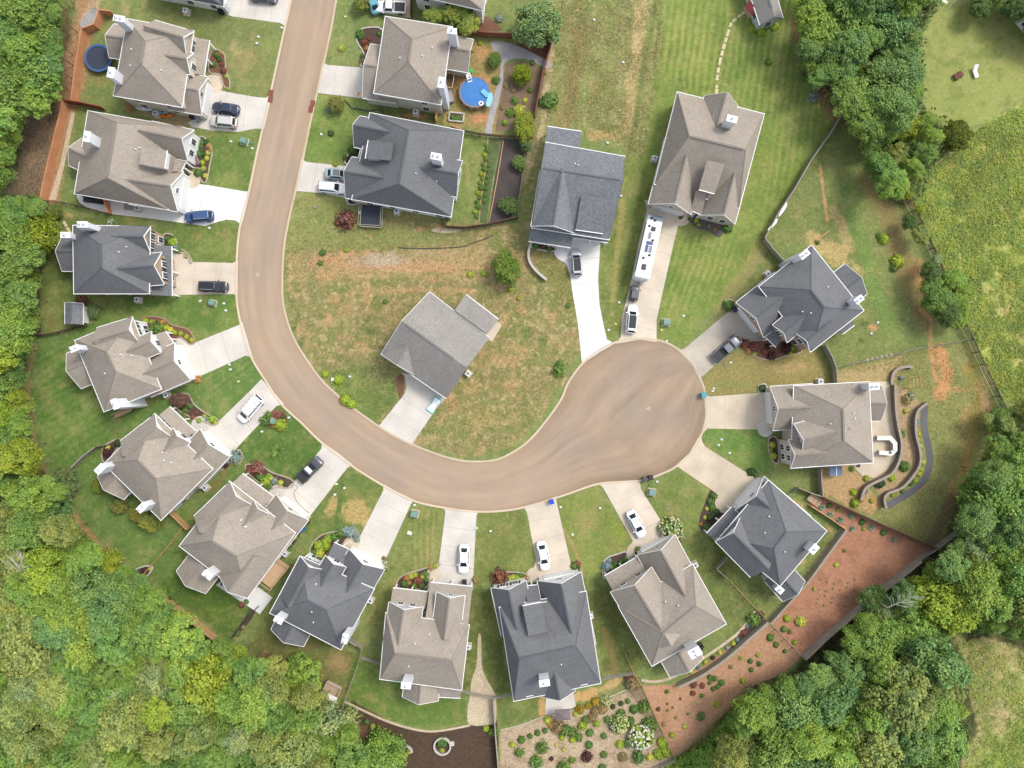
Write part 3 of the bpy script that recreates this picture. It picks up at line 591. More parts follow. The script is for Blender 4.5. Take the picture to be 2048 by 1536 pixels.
DR = [
 ('at the top left leading to a white house', C_GREY, [(430, -60), (600, -90), (584, 0), (572, 53), (560, 46), (465, 33), (450, 28), (445, 0)], ((450, 10), (575, 25), 4)),
 ('beside the round trampoline house with a navy and a silver car', C_GREY, [(400, 172), (425, 178), (470, 187), (512, 194), (532, 196), (545, 186), (528, 258), (512, 257), (477, 264), (425, 261), (385, 254), (376, 246), (395, 232)], ((410, 215), (530, 230), 3)),
 ('running white past the long tan house with a blue car', C_PALE, [(365, 364), (420, 371), (490, 383), (500, 383), (483, 450), (472, 441), (450, 439), (410, 452), (300, 437), (215, 427), (178, 417), (160, 406), (153, 393), (165, 380), (340, 400)], ((370, 400), (495, 415), 4)),
 ('below the black parked car house, joining the curve', C_WARM, [(335, 503), (362, 503), (375, 505), (385, 524), (466, 526), (476, 520), (475, 592), (466, 588), (335, 590)], ((345, 545), (475, 555), 3)),
 ('slanting up to the road beside the curved red-edged flower bed', C_GREY, [(330, 700), (348, 680), (365, 674), (381, 689), (478, 650), (484, 642), (506, 716), (492, 711), (390, 757), (370, 770)], ((360, 720), (495, 678), 3)),
 ('carrying the white van with roof bars', C_GREY, [(395, 870), (410, 860), (435, 845), (500, 782), (523, 758), (540, 776), (568, 808), (553, 812), (512, 855), (465, 905), (450, 915)], ((420, 880), (545, 785), 4)),
 ('carrying the dark pickup with a white roof', C_GREY, [(644, 884), (643, 897), (592, 960), (575, 975), (535, 972), (540, 985), (552, 1000), (610, 1045), (695, 935), (706, 930), (675, 905)], ((575, 1020), (680, 905), 4)),
 ('empty and straight, in front of a dark-roofed house', C_GREY, [(766, 968), (767, 980), (720, 1073), (708, 1083), (690, 1090), (695, 1115), (765, 1145), (767, 1128), (822, 1008), (829, 1000), (795, 984)], ((740, 1110), (800, 985), 4)),
 ('carrying the leftmost white sedan', C_GREY, [(886, 1014), (891, 1024), (878, 1125), (872, 1132), (862, 1143), (856, 1180), (945, 1180), (953, 1030), (958, 1023), (920, 1020)], ((905, 1170), (925, 1020), 4)),
 ('carrying the middle white sedan', C_WARM, [(1047, 1014), (1054, 1025), (1072, 1120), (1066, 1140), (1055, 1165), (1150, 1160), (1144, 1138), (1113, 1003), (1112, 993), (1080, 1004)], ((1105, 1150), (1080, 1000), 4)),
 ('carrying the rightmost white sedan', C_WARM, [(1196, 967), (1206, 975), (1266, 1082), (1255, 1098), (1252, 1112), (1262, 1128), (1345, 1085), (1324, 1045), (1282, 978), (1279, 960), (1240, 962)], ((1300, 1090), (1240, 965), 4)),
 ('empty and tan, slanting to the lower right dark-roofed house', C_TAN, [(1352, 931), (1366, 941), (1424, 980), (1433, 990), (1429, 1008), (1449, 1026), (1475, 1030), (1530, 965), (1494, 946), (1410, 893), (1404, 882), (1401, 868), (1379, 906)], ((1500, 985), (1385, 900), 4)),
 ('wet and empty, east of the turning circle', C_TAN, [(1408, 789), (1420, 793), (1545, 784), (1548, 860), (1415, 857), (1404, 868), (1411, 830)], ((1540, 820), (1405, 825), 3)),
 ('stained grey, carrying the dark grey pickup', C_STAIN, [(1356, 701), (1369, 697), (1456, 624), (1478, 600), (1540, 680), (1495, 684), (1480, 690), (1434, 726), (1406, 752), (1397, 756), (1384, 728)], ((1500, 640), (1380, 730), 4)),
 ('carrying the long white camper', C_WARM, [(1228, 688), (1241, 676), (1244, 634), (1264, 554), (1276, 489), (1294, 421), (1290, 400), (1400, 420), (1382, 440), (1372, 450), (1356, 452), (1346, 492), (1321, 604), (1313, 641), (1313, 684), (1280, 679)], ((1340, 430), (1270, 690), 7)),
 ('bright white and curving, carrying the silver car', C_PALE, [(1100, 488), (1109, 494), (1109, 509), (1116, 518), (1131, 526), (1140, 548), (1144, 579), (1156, 649), (1164, 728), (1199, 704), (1229, 687), (1214, 679), (1207, 650), (1199, 609), (1196, 559), (1201, 484), (1205, 470), (1110, 460)], ((1165, 470), (1195, 710), 5)),
 ('white, inside the road bend, with the blue-rimmed mat', C_GREY, [(800, 745), (809, 750), (813, 775), (809, 788), (757, 853), (790, 872), (822, 891), (872, 818), (890, 795), (850, 755)], ((850, 780), (785, 875), 3)),
 ('under the teal and white cars left of a dark-roofed house', C_GREY, [(603, 318), (613, 324), (695, 333), (710, 400), (640, 386), (594, 382), (588, 386)], ((690, 365), (600, 345), 3)),
 ('empty, beside the yard hose, left of the pool house', C_GREY, [(645, 125), (656, 130), (730, 136), (735, 198), (637, 186), (631, 192)], ((730, 165), (640, 155), 3)),
 ('at the top edge under a white pickup', C_TAN, [(726, -40), (728, 12), (750, 25), (775, 29), (822, 36), (826, -40)], None),
]
for t, m, poly, j in DR: slab('driveway', poly, m, 0.03, 'concrete driveway ' + t, 'driveway', joints=j)
slab('driveway', [(416, 377), (456, 382), (450, 440), (408, 450)], mat('new slab', A3(250, 250, 248), 0.8, 0.02), 0.045, 'brighter newer slab in the blue car driveway', 'driveway')
# walks and patios
def disc(px, py, r, n=20): return [(px + r * math.cos(2 * math.pi * k / n), py + r * math.sin(2 * math.pi * k / n)) for k in range(n)]
for poly, m, t in ((disc(428, 167, 19), C_TAN, 'rounded entry pad by the round trampoline house'), (disc(384, 360, 17), C_TAN, 'rounded entry pad by the long tan house'),
    (disc(402, 852, 20), C_GREY, 'rounded entry pad by the white van driveway'), (disc(556, 985, 17), C_GREY, 'rounded entry pad by the dark pickup driveway'),
    (disc(702, 1090, 16), C_TAN, 'rounded entry pad by the straight empty driveway'), (disc(868, 1148, 15), C_TAN, 'rounded entry pad by the leftmost white sedan'),
    (disc(1068, 1150, 15), C_TAN, 'rounded entry pad by the middle white sedan'), (disc(1272, 1104, 19), C_TAN, 'rounded entry pad by the rightmost white sedan'),
    (disc(1448, 1008, 18), C_TAN, 'rounded entry pad at the tan slanting driveway'), (disc(1531, 858, 16), C_GREY, 'rounded entry pad by the wet driveway'),
    (disc(1362, 430, 22), C_TAN, 'rounded entry pad by the camper'), ([(992, 641), (1004, 650), (984, 684), (968, 672)], C_TAN, 'back patio of the grey-roofed house inside the bend'),
    ([(432, 1170), (520, 1228), (545, 1195), (470, 1140)], C_PALE, 'white back patio with dark furniture'),
    ([(1092, 1395), (1090, 1431), (1110, 1432), (1152, 1412), (1146, 1380)], C_GREY, 'grey back patio under the brown parasol'),
    ([(1735, 763), (1779, 763), (1788, 850), (1795, 885), (1790, 918), (1771, 942), (1748, 956), (1725, 952), (1711, 938), (1708, 925), (1720, 900), (1735, 880)], C_TAN, 'large curved back patio with the outdoor kitchen')):
    slab('patio', poly, m, 0.038, 'concrete ' + t, 'patio')
# mulch and stone beds
def edged(poly, m, em, label, closed=True, w=0.22):
    poly = crom(poly, 4, True); o = slab('flower_bed', poly, m, 0.02, label, 'flower bed')
    if em:
        mb = MB(); k = len(poly); rr = random.Random(len(label))
        pts = [Vector(P(*p)) for p in poly]; acc = 0
        for i in range(k):
            a, b = pts[i], pts[(i + 1) % k]; L = (b - a).length; t = -acc
            while t < L:
                if t >= 0:
                    c = a.lerp(b, t / L); d = b - a
                    mb.box((c.x, c.y, 0.07), (0.30, w, 0.14 + rr.random() * 0.03), math.atan2(d.y, d.x) + rr.uniform(-.15, .15))
                t += 0.33
            acc = (acc + L) % 0.33
        e = mb.build('stone_edging', em, o)
    return o
BEDS = [
 ([(424, 105), (437, 100), (450, 112), (452, 140), (460, 165), (458, 180), (447, 170), (440, 150), (420, 145), (418, 120)], M_RMULCH, M_STONE, 'the round trampoline house'),
 ([(398, 275), (412, 278), (424, 300), (420, 330), (412, 365), (400, 355), (402, 338), (376, 332), (384, 300)], M_MULCH, M_STONE, 'the long tan house'),
 ([(328, 470), (345, 470), (354, 482), (352, 495), (370, 502), (384, 520), (380, 526), (374, 508), (345, 505), (326, 500)], M_MULCH, M_STONE, 'the black car house'),
 ([(285, 638), (300, 633), (325, 636), (345, 650), (375, 658), (388, 675), (390, 684), (380, 688), (362, 674), (345, 680), (305, 665)], M_RMULCH, mat('red edging', A3(176, 146, 124), 0.9, 0.2, 5.0), 'the tan house below the shed'),
 ([(350, 790), (375, 788), (390, 810), (415, 828), (436, 840), (430, 850), (405, 842), (378, 832), (350, 812)], M_MULCH, M_STONE, 'the white van house'),
 ([(460, 905), (478, 900), (486, 915), (475, 928), (455, 925), (445, 940), (440, 932)], M_MULCH, M_STONE, 'the garage corner by the van driveway'),
 ([(206, 895), (222, 884), (238, 878), (246, 886), (232, 900), (215, 925), (205, 918)], M_MULCH, M_STONE, 'the back fence of the van house'),
 ([(530, 825), (548, 820), (568, 823), (574, 840), (560, 858), (535, 850), (525, 842)], M_RMULCH, None, 'the transformer near the road'),
 ([(492, 930), (520, 930), (545, 945), (575, 955), (588, 965), (576, 976), (558, 974), (536, 975), (500, 950)], M_MULCH, M_STONE, 'the dark pickup driveway'),
 ([(620, 1100), (640, 1072), (675, 1062), (700, 1056), (718, 1068), (714, 1084), (700, 1076), (680, 1092), (660, 1100), (640, 1125)], M_MULCH, M_STONE, 'the straight empty driveway'),
 ([(568, 1080), (600, 1050), (612, 1040), (600, 1070), (578, 1100)], M_MULCH, None, 'the garage wall by the blue bin'),
 ([(796, 1160), (812, 1148), (845, 1138), (878, 1127), (876, 1134), (860, 1145), (852, 1175), (798, 1176)], M_MULCH, M_STONE, 'the leftmost white sedan'),
 ([(985, 1150), (1000, 1144), (1030, 1144), (1052, 1148), (1054, 1162), (990, 1172)], M_MULCH, M_STONE, 'the middle white sedan'),
 ([(1140, 1128), (1150, 1123), (1160, 1130), (1156, 1146), (1143, 1145)], M_MULCH, None, 'the middle sedan garage corner'),
 ([(1206, 1130), (1215, 1115), (1235, 1108), (1253, 1104), (1256, 1125), (1225, 1148), (1208, 1156)], M_MULCH, M_BLOCK, 'the rightmost white sedan'),
 ([(1422, 980), (1434, 994), (1429, 1010), (1447, 1026), (1425, 1060), (1404, 1062), (1398, 1042), (1410, 1005)], M_MULCH, None, 'the tan slanting driveway'),
 ([(1492, 940), (1508, 938), (1518, 950), (1512, 962)], M_MULCH, None, 'the white garage corner by the slanting driveway'),
 ([(1537, 878), (1554, 878), (1556, 925), (1540, 915)], M_MULCH, M_STONE, 'the wet driveway house'),
 ([(1517, 772), (1530, 768), (1534, 782), (1520, 786)], M_MULCH, M_BLOCK, 'the top of the wet driveway'),
 ([(1490, 685), (1540, 678), (1600, 690), (1600, 705), (1570, 712), (1545, 720), (1518, 716), (1500, 705)], M_RMULCH, M_STONE, 'the grey pickup house'),
 ([(1447, 605), (1457, 599), (1470, 604), (1470, 616), (1456, 622), (1446, 616)], M_RMULCH, M_STONE, 'the top of the stained driveway'),
 ([(1380, 440), (1400, 425), (1465, 446), (1450, 462), (1437, 475), (1418, 463), (1392, 456)], mat('grey mulch', A3(104, 96, 92), 0.95, 0.35, 9.0), None, 'the camper house'),
 ([(1065, 486), (1108, 494), (1105, 503), (1066, 496)], M_MULCH, M_BLOCK, 'the silver car house'),
 ([(716, 70), (728, 57), (765, 60), (765, 110), (735, 130), (722, 132), (728, 108), (715, 85)], M_MULCH, M_BLOCK, 'the pool house front'),
 ([(690, 325), (700, 305), (720, 290), (724, 310), (710, 330)], M_MULCH, M_BLOCK, 'the square trampoline house front'),
 ([(694, 402), (705, 397), (720, 404), (716, 408), (700, 409)], M_RMULCH, M_BLOCK, 'the square trampoline garage corner'),
 ([(271, 1141), (290, 1132), (306, 1134), (296, 1150), (285, 1156)], M_MULCH, M_BLOCK, 'the lower left lawn corner'),
 ([(1355, 1364), (1430, 1335), (1480, 1265), (1508, 1222), (1526, 1238), (1440, 1318)], M_MULCH, None, 'the long stone wall'),
 ([(462, 1277), (486, 1240), (512, 1200), (518, 1212), (490, 1255)], M_MULCH, None, 'the black side fence'),
 ([(945, 25), (985, 40), (1003, 60), (985, 62), (950, 60)], M_RMULCH, None, 'the top edge house'),
 ([(793, 765), (803, 745), (808, 775), (800, 800)], M_RMULCH, None, 'the grey-roofed house in the bend'),
]
for poly, m, em, t in BEDS: edged(poly, m, em, ('dark mulch bed by ' if m is M_MULCH else 'brown mulch bed by ') + t)
# pool yard gravel path, planting strips
slab('path', crom([(985, 82), (1030, 90), (1098, 124), (1094, 136), (1050, 118), (1010, 125), (1006, 165), (998, 200), (985, 250), (984, 268), (970, 270), (976, 235), (988, 190), (1000, 150), (998, 118), (985, 95)], 4, True), M_GRAVEL, 0.02, 'grey gravel path curving through the pool yard', 'path')
slab('planting_strip', [(1012, 128), (1050, 122), (1092, 138), (1072, 235), (1065, 262), (990, 262), (1000, 200)], mat('garden soil', A3(132, 112, 90), 0.95, 0.35, 5.0, noise2=0.2, scale2=0.5), 0.012, 'weedy garden bed right of the gravel path', 'garden bed')
slab('planting_strip', [(1040, 82), (1103, 82), (1092, 125), (1030, 88)], M_RMULCH, 0.015, 'brown garden corner under the light green tree', 'garden bed')
slab('planting_strip', [(1004, 276), (1050, 280), (1040, 380), (1022, 438), (976, 446), (990, 350)], mat('fabric soil', A3(88, 80, 76), 0.95, 0.3, 6.0, noise2=0.15, scale2=0.5), 0.015, 'dark landscape fabric bed behind the dark-roofed house', 'garden bed')
slab('planting_strip', [(980, 275), (1003, 276), (985, 360), (972, 446), (958, 446), (968, 350)], mat('vegetable soil', A3(98, 112, 70), 0.95, 0.4, 3.0, noise2=0.2, scale2=0.8), 0.016, 'long vegetable row bed', 'garden bed')
slab('gravel_bed', crom([(160, 48), (180, 20), (192, 18), (206, 32), (198, 55), (175, 62)], 3, True), M_GRAVEL, 0.03, 'patch of pale gravel by the cedar fence corner', 'gravel')
slab('gravel_bed', [(150, 228), (143, 222), (120, 330), (98, 400), (112, 400), (128, 335)], M_RIVER, 0.025, 'strip of tan river rock inside the cedar fence', 'river rock')
slab('gravel_bed', [(160, 60), (170, 66), (152, 205), (144, 205)], M_RIVER, 0.025, 'strip of grey rock outside the cedar fence', 'river rock')
slab('gravel_bed', crom([(956, 1273), (962, 1273), (964, 1330), (972, 1355), (985, 1378), (992, 1396), (992, 1440), (985, 1448), (940, 1450), (935, 1420), (940, 1392), (943, 1360), (953, 1330)], 3, True), M_RIVER, 0.03, 'dry creek of tan river rock between two back yards', 'river rock')
slab('gravel_bed', crom([(864, 458), (880, 456), (905, 458), (924, 460), (915, 464), (885, 466), (866, 463)], 3, True), M_RIVER, 0.03, 'short strip of river rock below the back fence', 'river rock')
def ribbon(name, pts, w, m, z=0.05, label=None, cat=None, kind='structure', n=5, zb=-0.02):
    pts = crom(pts, n); v = [Vector(P(*p)) for p in pts]; L, Rr = [], []
    for i, p in enumerate(v):
        d = (v[min(i + 1, len(v) - 1)] - v[max(i - 1, 0)]).normalized(); nn = Vector((-d.y, d.x, 0)) * w / 2
        L.append((p + nn).to_2d()); Rr.append((p - nn).to_2d())
    mb = MB(); rings = [[(a.x, a.y, zb), (a.x, a.y, z), (b.x, b.y, z), (b.x, b.y, zb)] for a, b in zip(L, Rr)]
    k = mb.quadstrip(rings); mb.cap(k, 4); mb.cap(k + 4 * (len(rings) - 1), 4, True)
    o = mb.build(name, m); tag(o, label, cat, kind=kind); return o
ribbon('stone_border', [(690, 1403), (730, 1422), (770, 1440), (820, 1456), (870, 1462), (940, 1450)], 0.35, M_RIVER, 0.16, 'curved line of tan border stones above the dark mulch', 'stone border')
ribbon('stone_border', [(1000, 1460), (1040, 1450), (1090, 1432), (1140, 1422), (1180, 1410), (1255, 1378)], 0.25, M_STONE, 0.1, 'thin stone border above the flower garden', 'stone border')
ribbon('stone_border', [(1282, 1360), (1310, 1363), (1340, 1356), (1375, 1335), (1430, 1300), (1480, 1262), (1510, 1222)], 0.45, M_RIVER, 0.1, 'river rock border inside the long stone wall', 'stone border')
ribbon('garden_path', [(1850, 808), (1848, 850), (1856, 890), (1860, 925), (1848, 960), (1820, 985), (1775, 1012)], 1.1, mat('slate fabric', A3(108, 108, 110), 0.9, 0.15, 4.0, noise2=0.15, scale2=0.4), 0.03, 'dark grey ground cloth path outside the curved walls', 'path')

# ------------------------------------------------------------------ houses
def shingle(name, c1, c2):
    m = bpy.data.materials.new(name); m.use_nodes = True; nt = m.node_tree; b = nt.nodes['Principled BSDF']
    b.inputs['Roughness'].default_value = 0.9; b.inputs['Specular IOR Level'].default_value = 0.15
    geo = nt.nodes.new('ShaderNodeNewGeometry')
    vo = nt.nodes.new('ShaderNodeTexVoronoi'); vo.inputs['Scale'].default_value = 5.0
    n = nt.nodes.new('ShaderNodeTexNoise'); n.inputs['Scale'].default_value = 4.5; n.inputs['Detail'].default_value = 3; n.inputs['Roughness'].default_value = 0.8
    n2 = nt.nodes.new('ShaderNodeTexNoise'); n2.inputs['Scale'].default_value = 0.35; n2.inputs['Detail'].default_value = 3
    mp = nt.nodes.new('ShaderNodeMapping'); mp.inputs['Scale'].default_value = (0.8, 0.8, 5.0); nt.links.new(geo.outputs['Position'], mp.inputs['Vector'])
    nt.links.new(geo.outputs['Position'], vo.inputs['Vector']); nt.links.new(mp.outputs[0], n.inputs['Vector']); nt.links.new(geo.outputs['Position'], n2.inputs['Vector'])
    sep = nt.nodes.new('ShaderNodeSeparateColor'); nt.links.new(vo.outputs['Color'], sep.inputs[0])
    a = nt.nodes.new('ShaderNodeMath'); a.operation = 'MULTIPLY_ADD'; a.inputs[1].default_value = 0.55
    nt.links.new(sep.outputs[0], a.inputs[0])
    a2 = nt.nodes.new('ShaderNodeMath'); a2.operation = 'MULTIPLY_ADD'; a2.inputs[1].default_value = 1.0; a2.inputs[2].default_value = -0.27
    nt.links.new(n.outputs['Fac'], a2.inputs[0]); nt.links.new(a2.outputs[0], a.inputs[2])
    mx = nt.nodes.new('ShaderNodeMix'); mx.data_type = 'RGBA'; nt.links.new(a.outputs[0], mx.inputs['Factor'])
    mx.inputs['A'].default_value = c1 + (1,); mx.inputs['B'].default_value = c2 + (1,)
    mr = nt.nodes.new('ShaderNodeMapRange'); mr.inputs['To Min'].default_value = 0.84; mr.inputs['To Max'].default_value = 1.16; nt.links.new(n2.outputs['Fac'], mr.inputs['Value'])
    vm = nt.nodes.new('ShaderNodeVectorMath'); vm.operation = 'SCALE'; nt.links.new(mx.outputs['Result'], vm.inputs[0]); nt.links.new(mr.outputs[0], vm.inputs['Scale'])
    nt.links.new(vm.outputs[0], b.inputs['Base Color']); MATS[name] = m; return m
ROOF = {'tan': shingle('tan shingles', A3(150, 140, 128), A3(180, 170, 156)), 'dark': shingle('slate shingles', A3(106, 107, 109), A3(129, 130, 132)),
        'grey': shingle('grey shingles', A3(138, 134, 128), A3(168, 163, 156)), 'iron': shingle('iron shingles', A3(100, 103, 107), A3(142, 145, 148))}
RIDGE = {'tan': mat('tan ridge', A3(146, 136, 124), 0.9), 'dark': mat('slate ridge', A3(98, 101, 105), 0.9), 'grey': mat('grey ridge', A3(138, 134, 128), 0.9), 'iron': mat('iron ridge', A3(112, 115, 119), 0.9)}
WALL = {'white': mat('white siding', A3(238, 238, 236), 0.7, 0.03, 3.0), 'cream': mat('cream siding', A3(222, 214, 196), 0.7, 0.04, 3.0), 'grey': mat('grey siding', A3(196, 198, 198), 0.7, 0.04, 3.0),
        'sage': mat('sage siding', A3(204, 206, 190), 0.7, 0.04, 3.0), 'brick': mat('tan brick', A3(186, 158, 136), 0.85, 0.18, 6.0), 'tan': mat('tan siding', A3(206, 194, 176), 0.75, 0.06, 3.0)}
M_TRIM = mat('white trim', (0.72, 0.72, 0.71), 0.55); M_GLASS = mat('window glass', (0.035, 0.045, 0.06), 0.08, spec=0.6)
M_SHUT = mat('dark shutter', (0.03, 0.03, 0.035), 0.6); M_CHIM = mat('chimney siding', A3(236, 238, 242), 0.6, 0.03, 3.0)
M_METAL = mat('cap metal', (0.5, 0.52, 0.55), 0.35, metal=0.7); M_DARKMETAL = mat('dark metal', (0.05, 0.05, 0.055), 0.5)
M_WOOD = mat('weathered wood', A3(168, 160, 146), 0.85, 0.15, 4.0, noise2=0.15, scale2=0.6); M_CEDAR = mat('cedar wood', A3(218, 154, 112), 0.8, 0.14, 4.0, noise2=0.15, scale2=0.6)
M_TANWOOD = mat('tan wood', A3(206, 164, 116), 0.85, 0.12, 4.0, noise2=0.1, scale2=0.6); M_DECK = mat('deck boards', A3(214, 180, 142), 0.85, 0.14, 4.0)
M_DARKWOOD = mat('dark brown wood', A3(104, 84, 68), 0.85, 0.15, 4.0)
HOUSES = {}
def inset(poly, d):
    k = len(poly); out = []
    c = sum(poly, Vector((0, 0))) / k
    area = sum(poly[i].x * poly[(i + 1) % k].y - poly[(i + 1) % k].x * poly[i].y for i in range(k)); sg = 1 if area > 0 else -1
    for i in range(k):
        a, b, e = poly[i - 1], poly[i], poly[(i + 1) % k]
        d1 = (b - a).normalized(); d2 = (e - b).normalized()
        n1 = Vector((-d1.y, d1.x)) * sg; n2 = Vector((-d2.y, d2.x)) * sg
        m = (n1 + n2).normalized(); out.append(b + m * d / max(0.4, m.dot(n1)))
    return out
def inside(pt, poly):
    ins = False; k = len(poly)
    for i in range(k):
        a, b = poly[i], poly[(i + 1) % k]
        if (a.y > pt.y) != (b.y > pt.y) and pt.x < (b.x - a.x) * (pt.y - a.y) / (b.y - a.y) + a.x: ins = not ins
    return ins

def opening(root, p, q, z, w, h, kind='window', t=0.5, out=None):
    """window or door on wall p->q (2D), out = outward normal"""
    d = (q - p).normalized(); c = p.lerp(q, t); ang = math.atan2(d.y, d.x)
    n = out
    f = MB(); f.box((c.x + n.x * 0.04, c.y + n.y * 0.04, z), (w + 0.2, 0.10, h + 0.2), ang)
    nm = {'window': 'window', 'garage': 'garage_door', 'door': 'door'}[kind]
    g = MB()
    if kind == 'window':
        fo = f.build(nm, M_TRIM, root)
        for sx in (-0.25, 0.25):
            for sz in (-0.25, 0.25):
                g.box((c.x + n.x * 0.10 + d.x * sx * w, c.y + n.y * 0.10 + d.y * sx * w, z + sz * h), (w / 2 - 0.05, 0.03, h / 2 - 0.05), ang)
        g.build('pane', M_GLASS, fo)
    elif kind == 'garage':
        fo = f.build(nm, M_TRIM, root); k = 4
        for i in range(k): g.box((c.x + n.x * 0.10, c.y + n.y * 0.10, z - h / 2 + (i + 0.5) * h / k), (w - 0.1, 0.03, h / k - 0.04), ang)
        g.build('door_panel', WALL['white'], fo)
    else:
        fo = f.build(nm, M_TRIM, root); g.box((c.x + n.x * 0.1, c.y + n.y * 0.1, z), (w, 0.03, h), ang); g.build('door_leaf', M_DARKWOOD, fo)
    return fo

def roof_gable(mb, tr, rv, A, B, C, D, ze, zr, thick=0.16):
    """A,B eave corners of front gable end; D behind A, C behind B (2D)"""
    m1 = (A + B) / 2; m2 = (C + D) / 2
    a, b, c, d = (Vector((p.x, p.y, ze)) for p in (A, B, C, D)); r1 = Vector((m1.x, m1.y, zr)); r2 = Vector((m2.x, m2.y, zr))
    up = Vector((0, 0, thick))
    def slabq(p, q, r, s):
        mb.face([p, q, r, s]); mb.face([s - up, r - up, q - up, p - up])
        for u, v in ((p, q), (q, r), (r, s), (s, p)): mb.face([u - up, v - up, v, u])
    area = (b - a).cross(d - a).z
    if area > 0:
        slabq(b, c, r2, r1); slabq(r1, r2, d, a)
    else:
        slabq(r1, r2, c, b); slabq(a, d, r2, r1)
    e = (m1 - m2).normalized() * 0.03; e3 = Vector((e.x, e.y, -0.06))
    tr.beam(a + e3, r1 + e3, 0.055, 0.2); tr.beam(b + e3 * 1.0, r1 + e3 + Vector((0, 0, 0.004)), 0.055, 0.2)
    for (s, t), o in (((a, d), A - B), ((b, c), B - A)):
        o = o.normalized() * 0.05; o3 = Vector((o.x, o.y, -0.05)); tr.beam(s + o3, t + o3, 0.09, 0.12)
    if rv is not None and (r2 - r1).length > 2.2: rv.beam(r1.lerp(r2, 0.06) + Vector((0, 0, 0.02)), r1.lerp(r2, 0.8) + Vector((0, 0, 0.02)), 0.28, 0.07)
    return m1, m2
def make_house(key, ref, label, roof, wall, main, wings=(), sheds=(), chims=(), acs=(), pipes=3, gable_main=False, backwin=True, cat='house', name='house'):
    """main = (A,B,C,D photo px of the eave corners, ze, zr, R1, R2)"""
    A, B, C, D, ze, zr, R1, R2 = main
    q = [Vector(P2(*p, ze)) for p in (A, B, C, D)]
    cen = sum(q, Vector((0, 0))) / 4
    root = thing(name, (cen.x, cen.y, 0), label, cat)
    HOUSES[key] = (ref, cen)
    RM, WM = ROOF[roof], WALL[wall]
    ridge_parent = []
    foots = [inset(q, 0.4)]
    walls = MB(); trim = MB()
    # main volume
    mb = MB(); rv = MB()
    if gable_main:
        roof_gable(mb, trim, rv, q[0], q[1], q[2], q[3], ze, zr)
        ip = inset(q, 0.35); m1 = (ip[0] + ip[1]) / 2; m2 = (ip[2] + ip[3]) / 2; zt = zr - 0.22
        walls.prism(ip, -0.05, ze - 0.12, top=False)
        for a, b, m in ((ip[0], ip[1], m1), (ip[2], ip[3], m2)): walls.face([(a.x, a.y, ze - 0.12), (b.x, b.y, ze - 0.12), (m.x, m.y, zt)])
    else:
        r1 = P(*R1, zr); r2 = P(*R2, zr)
        a, b, c, d = (Vector((p.x, p.y, ze)) for p in q)
        for f in ((a, b, r1), (b, c, r2, r1), (c, d, r2), (d, a, r1, r2)):
            n = geometry.normal(*f[:3]); f = f if n.z > 0 else f[::-1]
            if len(f) == 4: mb.face((f[0], f[1], f[2])); mb.face((f[0], f[2], f[3]))
            else: mb.face(f)
        mb.face([v - Vector((0, 0, 0.15)) for v in (d, c, b, a)])
        for u, v in ((a, b), (b, c), (c, d), (d, a)): mb.face([u, v, v - Vector((0, 0, 0.15)), u - Vector((0, 0, 0.15))])
        for i, (u, v) in enumerate(((a, b), (b, c), (c, d), (d, a))):
            o = (v - u).cross(Vector((0, 0, 1))).normalized()
            if o.to_2d().dot(((u + v) / 2).to_2d() - cen) < 0: o = -o
            o = o * 0.06 + Vector((0, 0, -0.05 - 0.003 * i)); dd = (v - u).normalized() * 0.1; trim.beam(u + o - dd, v + o + dd, 0.10, 0.12)
        if (r2 - r1).length > 1.5: rv.beam(r1.lerp(r2, 0.03) + Vector((0, 0, 0.03)), r1.lerp(r2, 0.97) + Vector((0, 0, 0.03)), 0.30, 0.12)
        for rr_, cs in ((r1, (a, b)), (r2, (c, d))):
            for cc in cs: rv.beam(cc.lerp(rr_, 0.02), rr_, 0.14, 0.035)
        walls.prism(foots[0], -0.05, ze - 0.14, top=False)
    ro = mb.build('roof', RM, root)
    if rv.v: rv.build('ridge_cap', RIDGE[roof], ro)
    # wings
    wn = {'g': 'garage_roof', 's': 'sunroom_roof', 'w': 'gable_roof', 'd': 'dormer_roof'}
    wing_data = []
    for wA, wB, dep, wze, wzr, typ in wings:
        a = Vector(P2(*wA, wze)); b = Vector(P2(*wB, wze)); d = (b - a).normalized(); n = Vector((-d.y, d.x))
        if n.dot(cen - (a + b) / 2) < 0: n = -n
        D_, C_ = a + n * dep, b + n * dep
        mb = MB(); rv = MB(); roof_gable(mb, trim, rv, a, b, C_, D_, wze, wzr)
        go = mb.build(wn.get(typ, 'gable_roof'), RM, root)
        if rv.v: rv.build('ridge_cap', RIDGE[roof], go)
        ia, ib = a + d * 0.3 + n * 0.35, b - d * 0.3 + n * 0.35; ic, id_ = C_ - d * 0.3 - n * 0.1, D_ + d * 0.3 - n * 0.1
        walls.prism([ia, ib, ic, id_], -0.05, wze - 0.12, top=False)
        mm = (ia + ib) / 2; walls.face([(ia.x, ia.y, wze - 0.12), (ib.x, ib.y, wze - 0.12), (mm.x, mm.y, wzr - 0.25)])
        foots.append([ia, ib, ic, id_]); wing_data.append((ia, ib, -n, wze, wzr, typ))
    for lA, lB, hA, hB, zl, zh in sheds:
        a, b = P(*lA, zl), P(*lB, zl); c, d = P(*hB, zh), P(*hA, zh); up = Vector((0, 0, 0.14)); mb = MB()
        f = [a, b, c, d]
        if geometry.normal(a, b, c).z < 0: f = f[::-1]
        mb.face(f[:3]); mb.face([f[0], f[2], f[3]]); mb.face([v - up for v in f[::-1]])
        for u, v in zip(f, f[1:] + f[:1]): mb.face([u, u - up, v - up, v])
        mb.build('porch_roof', RM, root)
        o = ((a + b) / 2 - (c + d) / 2); o.z = 0; o = o.normalized() * 0.05 + Vector((0, 0, -0.05)); trim.beam(a + o, b + o, 0.12, 0.12)
